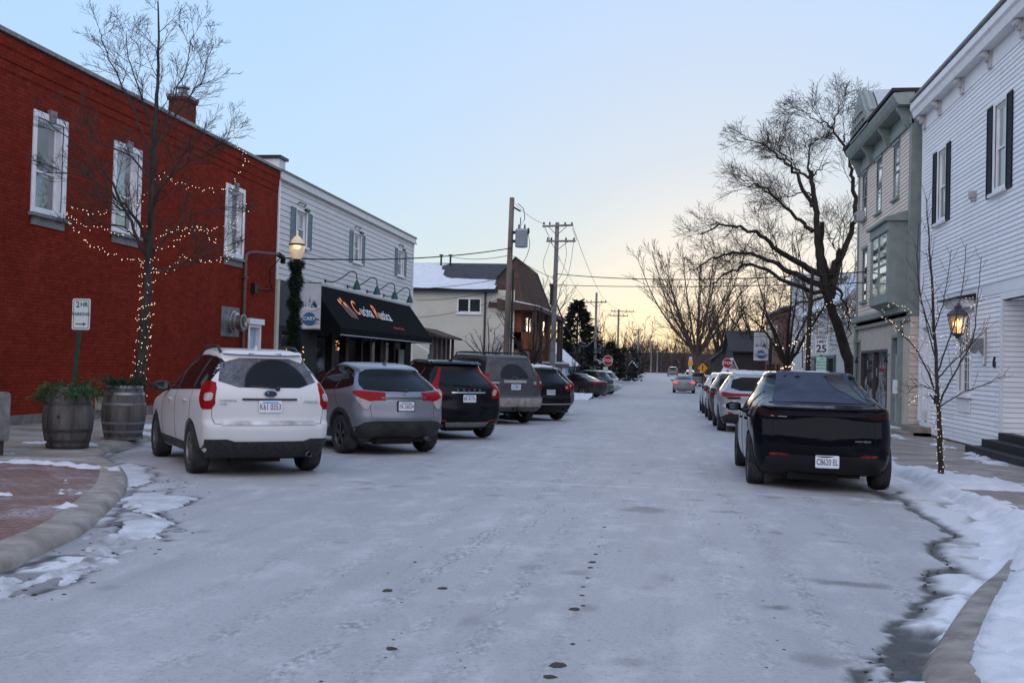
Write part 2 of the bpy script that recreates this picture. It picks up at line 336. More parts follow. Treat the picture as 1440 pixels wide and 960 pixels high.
KR = [(1.35, 1.5), (1.22, 3.2), (1.2, 4.4), (1.32, 5.38), (1.51, 5.95), (1.78, 6.67), (2.2, 7.72), (2.7, 8.81), (3.25, 10.2), (3.62, 11.6), (3.78, 13.2), (3.8, 16)]
KL = [(-5.3, 1.0), (-4.75, 3.0), (-4.55, 5.0), (-4.58, 6.62), (-4.71, 7.32), (-4.92, 8.15), (-5.49, 9.59), (-6.09, 10.95), (-7.1, 12.7), (-8.35, 14.3), (-9.0, 15.9), (-9.4, 17.6), (-9.6, 19.5)]
def resample(P, step):
    out_ = [P[0]]
    for i in range(len(P) - 1):                                   # catmull-rom
        p0, p1, p2, p3 = P[max(i - 1, 0)], P[i], P[i + 1], P[min(i + 2, len(P) - 1)]
        n = max(1, int(math.hypot(p2[0] - p1[0], p2[1] - p1[1]) / step))
        for j in range(1, n + 1):
            t = j / n
            out_.append(tuple(.5 * (2 * b + (c - a) * t + (2 * a - 5 * b + 4 * c - d) * t * t + (3 * b - a - 3 * c + d) * t ** 3) for a, b, c, d in zip(p0, p1, p2, p3)))
    return out_
KRs = resample(KR, .15); KLs = resample(KL, .15)
KRx = KRs + [(3.8, 60.0), (3.8, 260.)]; KLx = KLs + [(-9.6, 54.5), (-7.4, 56.2), (-5.2, 57.0), (-4.9, 58.5), (-4.9, 60.5), (-8.5, 62.5), (-8.5, 68), (-5.6, 70.5), (-5.4, 72), (-5.4, 260.)]
def xr(y): return np.interp(y, [p[1] for p in KRx], [p[0] for p in KRx])
def xl(y): return np.interp(y, [p[1] for p in KLx], [p[0] for p in KLx])
def road_z(x, y): return Gn(y) - .03 * np.clip(x - 1, 0, 3)
def fl(x): return float(x)
CRACK = [(3.3, 15.2), (3.11, 14.64), (2.92, 12.69), (2.92, 11.0), (2.57, 10.43), (2.37, 9.37), (2.35, 8.86), (2.01, 8.6), (1.9, 7.88), (1.98, 7.7), (1.64, 7.05), (1.32, 6.37), (1.1, 5.7), (1.0, 5.3), (.93, 4.6), (.9, 3.5)]
ICE = [[(-4.01, 5.81), (-3.93, 6.13), (-3.97, 6.67), (-4.13, 7.34), (-4.36, 7.53), (-4.5, 7.09), (-4.45, 6.37), (-4.42, 5.0), (-4.4, 3.4), (-4.1, 3.4)],
       [(-4.63, 8.16), (-4.87, 8.81), (-4.78, 9.17), (-4.46, 8.9), (-4.2, 8.2), (-4.41, 7.93)],
       [(-5.34, 9.65), (-5.84, 10.69), (-5.6, 11.14), (-5.05, 10.6), (-4.95, 9.9), (-4.8, 9.24)],
       [(-7.46, 13.0), (-7.72, 14.02), (-6.9, 13.1), (-6.3, 12.0), (-6.13, 11.31), (-6.89, 12.26)]]
WETR = [(1.36, 5.5), (1.5, 6.0), (1.75, 6.7), (1.95, 7.2), (2.0, 7.66), (1.75, 7.2), (1.42, 6.6), (1.2, 6.0), (1.1, 5.35), (1.05, 4.2), (1.2, 4.2)]
def road_grid():
    ys = [1.2]
    while ys[-1] < 62: ys.append(ys[-1] + max(.035, .0052 * ys[-1]))
    ys = np.array(ys); xs = np.concatenate([np.arange(-10.2, -2.5, .06), np.arange(-2.5, 4.6, .045)])
    X, Y = np.meshgrid(xs, ys); n1 = fbm(X * 2.2, Y * 1.6); n2 = fbm(X * 7 + 40, Y * 6); wob = (n1 - .48) * .5 + (n2 - .48) * .22
    Xw = X + wob * .55; Yw = Y + (fbm(X * 2 + 9, Y * 2 + 3) - .48) * .6
    dr = xr(Y) - X; dl = X - xl(Y)
    wet = np.zeros_like(X); snow = np.zeros_like(X); dirt = np.zeros_like(X); track = np.zeros_like(X)
    for tx, dx, wd, st in ((-1.72, .030, .10, 1), (-1.42, .030, .07, .8), (-2.35, .05, .09, .7), (.55, -.05, .10, .7), (.95, -.03, .09, .9), (1.75, .0, .11, .9), (-.95, .02, .08, .8), (-3.0, .08, .1, .5), (-.52, 0, .05, .6)):
        track = np.maximum(track, st * smooth01(1.4 - np.abs(X - tx - dx * (Y - 6) - .06 * np.sin(Y * .35 + tx * 5)) / wd))
    track = track * smooth01((26 - Y) / 10)
    dc = dist_poly(Xw, Yw, CRACK); wet = np.maximum(wet, smooth01(1.4 - dc / (.03 + .05 * n2)) * (n2 > .33))
    beyond = inside(Xw, Yw, CRACK + [(6, 3.5), (6, 15.2)])
    dcr = dist_poly(Xw, Yw, CRACK)
    snow = np.where(beyond, smooth01((n1 - .36) / .12) * smooth01(dcr / .12 - .3) * .95, snow)
    snow = np.where(beyond & (X < xr(Y) - .15), snow * .62, snow); dirt = np.where(beyond & (snow < .5), .35, dirt)
    wm = inside(X + wob * .25, Y + wob * .3, WETR); wet = np.where(wm, smooth01((.62 - n1) / .1), wet); snow = np.where(wm & (wet > .4), 0, snow)
    for k, P in enumerate(ICE):                                    # slabs of ice with dirty thawed edges
        d = dist_poly(Xw, Yw, P, True); ins = inside(Xw, Yw, P)
        wet = np.maximum(wet, smooth01(1.3 - d / .06) * smooth01((n2 - .30) / .1))
        snow = np.where(ins, np.maximum(snow, .8 * smooth01((n1 - (.50 if k == 0 else .40)) / .1)), snow); dirt = np.where(ins, .8 if k == 0 else .65, dirt)
    gut = smooth01(1 - dl / .9) * (Y > 4) * (Y < 20); snow = np.maximum(snow, gut * smooth01((n1 - .55) / .1) * .5); dirt = np.maximum(dirt, gut * .5)
    wet = np.maximum(wet, smooth01(1.3 - np.abs(dl - .45 - .35 * np.sin(Y * 1.7) - wob) / .035) * (n2 > .42) * (Y > 8) * (Y < 17)); wet = np.maximum(wet, smooth01(1.3 - np.abs(dl - .12 - wob * .6) / .05) * (n1 > .45) * (Y > 5) * (Y < 17) * .9)
    gr = smooth01(1 - dr / .8) * (Y > 15); snow = np.maximum(snow, gr * smooth01((n1 - .4) / .15)); wet = np.maximum(wet, smooth01(1 - np.abs(dr - .85) / .25) * smooth01((n1 - .52) / .06) * (Y > 13) * (Y < 30) * .9)
    lot = smooth01(1 - (X - xl(Y)) / 5.5) * (Y > 20); dirt = np.maximum(dirt, lot * .35 * smooth01((n1 - .4) / .2))
    for tx, wd, st in ((-1.75, .16, .30), (-.15, .16, .26), (.9, .18, .34), (-3.1, .2, .22), (2.0, .2, .2)):   # wheel tracks
        dirt = np.maximum(dirt, .5 * st * smooth01(1 - np.abs(X + .04 * Y * (tx < -1) - tx - .12 * np.sin(Y * .23 + tx)) / (wd + .2 * n1)) * smooth01((fbm(X * 9, Y * 1.1) - .3) / .3))
    for cy, cx0, cx1, sl_ in ((13.7, -2.4, 3.4, -.02), (24, -5, 3.6, .01), (37, -6, 3.6, 0)):                  # transverse frost-filled cracks
        dd = np.abs(Y - cy - sl_ * X - (n1 - .48) * .25); s_ = smooth01(1 - dd / .045) * (X > cx0) * (X < cx1); snow = np.maximum(snow, s_ * .55)
    rng = np.random.RandomState(3)
    for k in range(70):                                            # footprints and small bare scrapes
        cx, cy = rng.uniform(-4, 2.5), rng.uniform(5, 22); a = rng.uniform(.04, .13); b_ = rng.uniform(.05, .16)
        m_ = smooth01(1.3 - np.hypot((X - cx) / a, (Y - cy) / b_) - (n2 - .5) * 2.2); dirt = np.maximum(dirt, m_ * rng.uniform(.3, .75))
    for cx, cy, a, b_ in ((1.35, 7.9, .3, .12), (-.2, 11.5, .25, .3), (-3.9, 12.9, .2, .07), (-3.3, 12.6, .12, .06), (-4.3, 12.3, .1, .06), (-3.6, 12.2, .14, .06), (2.5, 14.2, .3, .1), (.7, 11.6, .2, .09), (.75, 6.9, .14, .1)):
        m_ = smooth01(1.2 - np.hypot((X - cx) / a, (Y - cy) / b_) - (n2 - .5) * 2.0); dirt = np.maximum(dirt, m_ * .85); wet = np.maximum(wet, (m_ * .5) * (n2 > .5))
    Z = road_z(X, Y) + .035 * snow * (dr < 1.6) + .02 * snow * (dl < 2) + .004 * (n2 - .5) - .012 * wet
    keep = (X > xl(Y) - .25) & (X < xr(Y) + .25)
    o = grid_mesh('road', X, Y, Z, M_ROAD, attrs=dict(snow=snow, wet=wet, dirt=dirt, track=track), keep=keep); o['kind'] = 'structure'
road_grid()
def strip(name, ys, xa, xb, dz, mat, n=2):
    ys = np.array(ys); Y = np.repeat(ys[:, None], n, 1); t = np.linspace(0, 1, n)[None]
    X = xa(ys)[:, None] * (1 - t) + xb(ys)[:, None] * t; Z = Gn(Y) + dz
    o = grid_mesh(name, X, Y, Z, mat, smooth=False); o['kind'] = 'structure'; return o
fy = list(np.arange(61.5, 100, 1.5)) + list(np.arange(100, 262, 4))
ff = strip('road', fy, lambda y: np.maximum(xl(y), -10) - .2, lambda y: xr(y) + .2, -.09 + .08, M_ROAD, 14)
for k in ('snow', 'wet', 'dirt', 'track'):
    at = ff.data.attributes.new(k, 'FLOAT', 'POINT')
    if k == 'dirt': at.data.foreach_set('value', [.2] * len(ff.data.vertices))
# ground sheet out to the horizon
gy = np.array([-60, -20, 0, 20, 40, 70, 88, 110, 140, 180, 230, 400, 1200, 2600.]); gx = np.array([-2600, -600, -120, -40, 0, 40, 120, 600, 2600.])
GX, GY = np.meshgrid(gx, gy); o = grid_mesh('ground', GX, GY, Gn(GY) - .22, M_EARTH); o['kind'] = 'structure'
# sidewalks
yl = sorted(set([p[1] for p in KLs] + list(np.arange(20, 54.6, 2)))); 
pz = [y for y in yl if y <= 12.75]; cz = [y for y in yl if y >= 12.6]
strip('brick_plaza', pz, lambda y: np.full_like(y, -40.), lambda y: xl(y) - .29, .094, M_PAVER, 24)
strip('sidewalk', cz, lambda y: np.full_like(y, -40.) if False else np.where(y < 18.2, -40., -13.3), lambda y: xl(y) - .27, .098, M_WALK, 12)
yr_ = sorted(set([p[1] for p in KRs] + list(np.arange(18, 120, 3))))
def walk_right():
    ys = np.array(yr_); Y = np.repeat(ys[:, None], 10, 1); t_ = np.array([0, .06, .14, .24, .36, .5, .7, 1.2, 3, 9])[None]; X = (xr(ys) + .2)[:, None] + t_ * 5; Z = Gn(Y) + .03 - .045 * np.clip(X - 4.2, 0, 4) * smooth01((Y - 12) / 5)
    o = grid_mesh('sidewalk', X, Y, Z, M_WALK); o['kind'] = 'structure'
walk_right()
strip('sidewalk', list(np.arange(57, 120, 3)), lambda y: np.full_like(y, -40.), lambda y: xl(y) - .2, .06, M_SNOW, 6)
# kerbs: a rounded concrete profile swept along the kerb line
def kerb(P, side, w_, h, name='kerb'):
    prof = [(-.05, -.2), (-.045, h * .2), (-.01, h * .75), (.03, h * .93), (.08, h), (w_ - .03, h + .008), (w_, h - .01), (w_, -.2)]; vs = []; fs = []; k = len(prof)
    for i, (x, y) in enumerate(P):
        a = P[max(i - 1, 0)]; b = P[min(i + 1, len(P) - 1)]; tx, ty = b[0] - a[0], b[1] - a[1]; l = math.hypot(tx, ty); nx, ny = (ty / l * side, -tx / l * side)
        for d, z in prof: vs.append((x + nx * d, y + ny * d, G(y) + z - (.0 if side < 0 else .03 * min(max(x - 1, 0), 3))))
    for i in range(len(P) - 1):
        for j in range(k - 1): fs.append((i * k + j, i * k + j + 1, (i + 1) * k + j + 1, (i + 1) * k + j))
    mb = MB(); mb.add(vs, fs); o = mb.build(name, M_CONC, smooth=50); o['kind'] = 'structure'
kerb(KLs + [(-9.6, y) for y in np.arange(22, 55, 3)], -1, .30, .092)
kerb(KRs + [(3.8, y) for y in np.arange(18, 120, 3)], 1, .22, .085)

def snow_sheet(name, x0, x1, y0, y1, step, tf, base, mat, label=None, hmax=.12):
    ys = np.arange(y0, y1, step); xs = np.arange(x0, x1, step); X, Y = np.meshgrid(xs, ys)
    t = tf(X, Y); Z = base(X, Y) + np.clip(t, -.04, hmax); k = t > -.02
    o = grid_mesh(name, X, Y, Z, mat, keep=k); o['kind'] = 'structure'; return o
def walkR(X, Y): return Gn(Y) + .03 + .10 * smooth01((xr(Y) + .26 - X) / .02) * 0
def rough(X, Y, s=1.): return (fbm(X * 2.1 * s + 3, Y * 1.7 * s) - .48) * .20 + (fbm(X * 9 * s, Y * 8 * s) - .48) * .075 + (vnoise(X * 16, Y * 15) - .5) * .022
# snow over the right-hand verge, kerb and round the little tree
def tR(X, Y):
    edge = np.interp(X, [3.5, 3.9, 4.6, 6, 12], [13.6, 12.4, 11.7, 11.4, 11.2])
    v = np.clip((edge - Y) * .10, -.3, .085) + np.where(X < xr(Y) + .19, -.25 * smooth01((9.4 - Y) / 1.8) - .01, 0)
    v = v - .35 * smooth01((.1 - (X - xr(Y))) / .15)
    tree = .09 - .10 * np.hypot((X - 4.05) / 1.15, (Y - 16.4) / 1.5)
    gut = .055 - .20 * np.abs(X - (xr(Y) - .05)) / .8 + .02 * np.sin(Y * 1.3)
    gut = gut - .3 * smooth01((9.6 - Y) / 1.2)
    wall = .05 - .12 * np.abs(X - (6.6 + .3 * np.sin(Y * .8))) / .7 - .06 * (Y > 32) - .05 * (Y < 21)
    return np.maximum(np.maximum(v, tree), np.maximum(gut, wall - .05)) + rough(X, Y)
def baseR(X, Y):
    k = smooth01((X - xr(Y) + .12) / .2); return road_z(X, Y) * (1 - k) + k * (np.where(X < xr(Y) + .2, Gn(Y) + .055, Gn(Y) + .04 - .045 * np.clip(X - 4.2, 0, 4) * smooth01((Y - 12) / 5)))
snow_sheet('snow_bank', 1.3, 9.5, 2.5, 34, .05, tR, baseR, M_SNOW)
# patches on the plaza and by the barrels
def tL(X, Y):
    band = .03 - .16 * np.abs(Y - (12.45 + .12 * np.sin(X * 1.3) + (X + 9) * -.03)) - .02 * (X < -9)
    p1 = .05 - .09 * np.hypot((X + 9.6) / .9, (Y - 15.6) / .55); p2 = .05 - .09 * np.hypot((X + 9.9) / .8, (Y - 18.3) / .5); p3 = .07 - .10 * np.hypot((X + 10.9) / 1.0, (Y - 20.4) / .9)
    p4 = .03 - .12 * np.hypot((X + 9.3) / .5, (Y - 13.6) / .35); dl = xl(Y) - .33 - X
    ek = -.004 - .10 * np.abs(dl - .25) - .03 * np.abs(Y - 9.8); r = rough(X, Y, 1.3)
    t = np.maximum.reduce([band - .02, p1, p2, p3, p4, ek - .02 + r * .7]) - .012 + r * .75
    return np.where(X > xl(Y) - .04, -.2, t)
snow_sheet('snow_patch', -14, -4.3, 4, 22, .035, tL, lambda X, Y: np.where(X < xl(Y) - .02, Gn(Y) + .102, road_z(X, Y)), M_SNOW, hmax=.04)
# broken slabs of ice in the left gutter
def tI(X, Y):
    n1 = fbm(X * 2.2, Y * 1.6); n2 = fbm(X * 7 + 40, Y * 6); wob = (n1 - .48) * .5 + (n2 - .48) * .22; Xw = X + wob * .55; Yw = Y + (fbm(X * 2 + 9, Y * 2 + 3) - .48) * .6
    t = np.full(X.shape, -.2)
    for P in ICE[1:]:
        ins = inside(Xw, Yw, P); d = dist_poly(Xw, Yw, P, True); t = np.maximum(t, np.where(ins, np.minimum(.002 + d * .15, .022), -d))
    return t + (n2 - .48) * .025
snow_sheet('ice_slab', -8.2, -3.8, 7.4, 14.6, .035, tI, lambda X, Y: road_z(X, Y), mat_snow('slab ice', .55), hmax=.09)
def tI0(X, Y):
    dl = X - xl(Y); rid = .016 - .16 * np.abs(dl - .42 - .08 * np.sin(Y * 2)) ; rid = np.where((Y < 8.2) & (dl > .02), rid + .014 * np.sin(dl * 38 + fbm(X * 3, Y * 3) * 6), -.2)
    return rid + rough(X, Y, 2) * .5
snow_sheet('slush_ridge', -5.2, -3.4, 3, 8.4, .03, tI0, lambda X, Y: road_z(X, Y), mat_snow('grey slush', .95), hmax=.07)
# snow beds between the parking bays and along the far verges
def tF(X, Y):
    bed = .25 - .22 * np.maximum(np.abs(X - xl(Y) + .3) - 1.2 * (Y > 60), 0) - .1 * np.where(Y < 56.0, 3, 0); ver = .32 - .25 * np.abs(X + 6.6) - .2 * (Y < 72)
    return np.maximum(bed, ver) + rough(X, Y, .6) * 1.3
snow_sheet('snow_bank', -9.5, -4.2, 55, 100, .2, tF, lambda X, Y: Gn(Y) + .03, M_SNOW, hmax=.4)
def tFR(X, Y): return .2 - .2 * np.abs(X - 4.4) + rough(X, Y, .6)
snow_sheet('snow_bank', 3.4, 7, 58, 130, .25, tFR, lambda X, Y: Gn(Y) + .03, M_SNOW, hmax=.3)
# clods of road dirt dropped by tyres
def clods():
    rng = random.Random(8); mb = MB()
    def clod(x, y, r):
        z = float(road_z(np.array(x), np.array(y))); n = 7; r *= .72; prof = [(r, -.004), (r * .9, r * .08), (r * .5, r * .2), (.001, r * .22)]; vs = []
        for rr, h in prof:
            for j in range(n):
                a = 2 * PI * j / n; q = rr * rng.uniform(.6, 1.25); vs.append((x + math.cos(a) * q, y + math.sin(a) * q * 1.1, z + h))
        mb.add(vs, [(i * n + j, i * n + (j + 1) % n, (i + 1) * n + (j + 1) % n, (i + 1) * n + j) for i in range(3) for j in range(n)])
    for x, y, r in ((-.57, 10.01, .035), (-.55, 8.13, .05), (-.545, 7.18, .03), (-.54, 6.49, .062), (-.5, 6.6, .03), (-.48, 5.66, .025), (-.52, 5.23, .065), (-.53, 5.02, .05), (-1.81, 6.69, .055), (-1.88, 7.73, .03), (-1.47, 6.86, .05), (-1.41, 5.32, .05), (-.56, 9.4, .022), (-.55, 8.9, .025), (-.55, 8.5, .03), (-.55, 7.9, .04), (-.54, 7.5, .025), (-.53, 6.9, .03)): clod(x, y, r)
    for k in range(120):
        lane = rng.choice((-1.8, -.55, -1.45, -.9, .6)); clod(lane + rng.gauss(0, .12), rng.uniform(4.5, 18), rng.uniform(.006, .017))
    for k in range(160): clod(rng.uniform(-4, 1.5), rng.uniform(4.5, 20), rng.uniform(.004, .012))
    for k in range(90):
        i = rng.randrange(1, len(CRACK) - 1); a, b = CRACK[i], CRACK[i + 1]; t = rng.random(); clod(a[0] + (b[0] - a[0]) * t + rng.gauss(0, .03), a[1] + (b[1] - a[1]) * t + rng.gauss(0, .05), rng.uniform(.006, .022))
    for k in range(140):
        a = rng.choice(KLs[30:75] if len(KLs) > 75 else KLs); clod(a[0] + rng.uniform(.1, .9), a[1] + rng.gauss(0, .2), rng.uniform(.006, .03))
    o = mb.build('road_dirt', M('road dirt', (.055, .045, .04), .95), smooth=60)
    tag(o, 'dark clods of frozen dirt scattered along the frosted road', 'dirt', kind='stuff')
clods()

# unseen rise added at the viewer's back to block low sky from car reflections
xs = np.linspace(-160, 160, 60); ys = np.linspace(-120, -60, 6); GX, GY_ = np.meshgrid(xs, ys); o = grid_mesh('backdrop_rise', GX, GY_, 15 * smooth01((-62 - GY_) / 18) * (.7 + .7 * fbm(GX * .06, GY_ * .03)), M('added sky blocker', (.05, .045, .045), .95, var=.3, vscale=.3)); o['kind'] = 'structure'

# ================================================================== TREES
M_BARK = M('grey bark', (.045, .038, .035), .95, var=.45, vscale=9, bmp=.6, bscale=40, stretch=(1, 1, .25))
M_TWIG = M('twigs', (.05, .04, .036), .95, var=.2)
M_DBARK = M('dark bark', (.035, .028, .024), .95, var=.5, vscale=7, bmp=.7, bscale=30, stretch=(1, 1, .3))
M_FARBARK = M('far bark', (.06, .048, .042), .95, var=.25)
def rot_about(d, ang, az):
    e = d.orthogonal().normalized(); g = d.cross(e); q = e * math.cos(az) + g * math.sin(az)
    return (d * math.cos(ang) + q * math.sin(ang)).normalized()
def grow(mbs, p, d, L, r, lvl, rng, sp):
    """one bare branch with its side branches; sp: kids, ang, ratio, wob, up, tip, seg"""
    n = max(3, int(sp['seg'] * (1 if lvl else .8))); pts = [p.copy()]; rad = [r]; dirs = [d]
    for i in range(n):
        d = (d + Vector((rng.gauss(0, 1), rng.gauss(0, 1), rng.gauss(0, 1))) * sp['wob'] + Vector((0, 0, sp['up']))).normalized()
        pts.append(pts[-1] + d * L / n); dirs.append(d); rad.append(max(sp['tip'], r * (1 - (i + 1) / n * .75)))
    mb = mbs[0] if r > sp['split'] else mbs[1]; mb.tube(pts, rad, 6 if r > .05 else (4 if r > .018 else 3), cap=False)
    if lvl <= 0: return
    k = sp['kids'][min(lvl, len(sp['kids']) - 1)]
    sprout(mbs, pts, rad, dirs, L, lvl, rng, sp, k, .22)
def sprout(mbs, pts, rad, dirs, L, lvl, rng, sp, k, t0=.2, az0=None):
    n = len(pts) - 1; az = rng.uniform(0, 6)
    for j in range(k):
        t = t0 + (1 - t0) * (j + rng.random()) / k; i = min(int(t * n), n - 1); f = t * n - i
        q = pts[i].lerp(pts[i + 1], f); az += 2.4 + rng.gauss(0, .5)
        dd = rot_about(dirs[i + 1], math.radians(rng.gauss(sp['ang'], 9)), az)
        if dd.z < sp.get('minz', -.25): dd.z = abs(dd.z) * .4; dd.normalize()
        l = L * sp['ratio'] * rng.uniform(.7, 1.25) * (1.1 - .55 * t)
        grow(mbs, q, dd, l, max(sp['tip'], min(rad[i] * .62, l * sp.get('rk', .016))), lvl - 1, rng, sp)
def limb(mbs, pts, r0, r1, lvl, rng, sp, kids, L=None, t0=.25, n=5, wob=0.02):
    """a limb through given points, with side branches"""
    P = [Vector(p) for p in resample([tuple(p) for p in pts], .001 + sum((Vector(a) - Vector(b)).length for a, b in zip(pts, pts[1:])) / (n * 3))] if False else [Vector(p) for p in cat3(pts, n)]
    k = len(P); P = [p + Vector((rng.gauss(0, wob), rng.gauss(0, wob), rng.gauss(0, wob))) * (0 < i < k - 1) for i, p in enumerate(P)]
    R = [r0 + (r1 - r0) * (i / (k - 1)) ** .8 for i in range(k)]
    (mbs[0] if r0 > sp['split'] else mbs[1]).tube(P, R, 10 if r0 > .1 else 6, cap=True)
    D = [(P[min(i + 1, k - 1)] - P[max(i - 1, 0)]).normalized() for i in range(k)]
    if kids: sprout(mbs, P, R, D, L or sum((a - b).length for a, b in zip(P, P[1:])), lvl, rng, sp, kids, t0)
    return P
def cat3(P, n):
    P = [tuple(p) for p in P]; out_ = [P[0]]
    for i in range(len(P) - 1):
        p0, p1, p2, p3 = P[max(i - 1, 0)], P[i], P[i + 1], P[min(i + 2, len(P) - 1)]
        for j in range(1, n + 1):
            t = j / n; out_.append(tuple(.5 * (2 * b + (c - a) * t + (2 * a - 5 * b + 4 * c - d) * t * t + (3 * b - a - 3 * c + d) * t ** 3) for a, b, c, d in zip(p0, p1, p2, p3)))
    return out_
def tree_obj(label, name='bare_tree', cat='tree', base=(0, 0, 0), bark=None, twig=None, group=None):
    t = thing(name, label, cat, base, group=group); mbs = (MB(), MB())
    def done():
        if mbs[0].v: mbs[0].build('trunk', bark or M_BARK, t, world=True, smooth=60)
        if mbs[1].v: mbs[1].build('crown', twig or M_TWIG, t, world=True)
        return t
    return t, mbs, done

M_BULB = M('warm fairy bulb', (.9, .8, .6), .4, var=0, emit=((1, .74, .46), .5))
M_WIRE = M('thin dark wire', (.02, .025, .02), .7, var=0)
def string_lights(paths, label, spacing, rng, r=.013, jit=.02, base=None, group=None):
    """a wire with warm bulbs: each near bulb its own part"""
    base = base or paths[0][0]; t = thing('string_lights', label, 'string lights', base, group=group); w_ = MB(); pos = []
    for P in paths:
        P = [Vector(p) for p in P]; w_.tube(P, .003, 3, cap=False); acc = 0
        for a, b in zip(P, P[1:]):
            l = (b - a).length; s_ = spacing - acc
            while s_ < l: pos.append(a.lerp(b, s_ / l) + Vector((rng.gauss(0, jit), rng.gauss(0, jit), rng.gauss(0, jit)))); s_ += spacing * rng.uniform(.75, 1.3)
            acc = (acc + l) % spacing
    w_.build('wire', M_WIRE, t, world=True)
    def ball(mb, c, r): mb.lathe([(.001, -r), (r * .75, -r * .6), (r, 0), (r * .75, r * .6), (.001, r)], 6, c)
    rng.shuffle(pos); proto = None; o = Vector(base)
    for q in pos[:100]:
        if proto is None: mb = MB(); ball(mb, (0, 0, 0), r); proto = mb.build('bulb', M_BULB, t, smooth=80); b_ = proto
        else: b_ = proto.copy(); COL.objects.link(b_)
        b_.location = q - o
    if len(pos) > 100:
        mb = MB()
        for q in pos[100:]: ball(mb, q, r)
        tag(mb.build('bulb', M_BULB, t, world=True, smooth=80), kind='stuff')
    return t
def helix(P, r0, turns, n=14):
    P = [Vector(p) for p in P]; out_ = []; L = [0]
    for a, b in zip(P, P[1:]): L.append(L[-1] + (b - a).length)
    k = int(turns * n)
    for i in range(k + 1):
        s_ = L[-1] * i / k; j = max(x for x in range(len(L) - 1) if L[x] <= s_ + 1e-9); f = (s_ - L[j]) / (L[j + 1] - L[j]); c = P[j].lerp(P[j + 1], min(f, 1)); a = 2 * PI * i / n
        d = (P[j + 1] - P[j]).normalized(); e = d.orthogonal().normalized(); g_ = d.cross(e)
        out_.append(c + (e * math.cos(a) + g_ * math.sin(a)) * r0)
    return out_

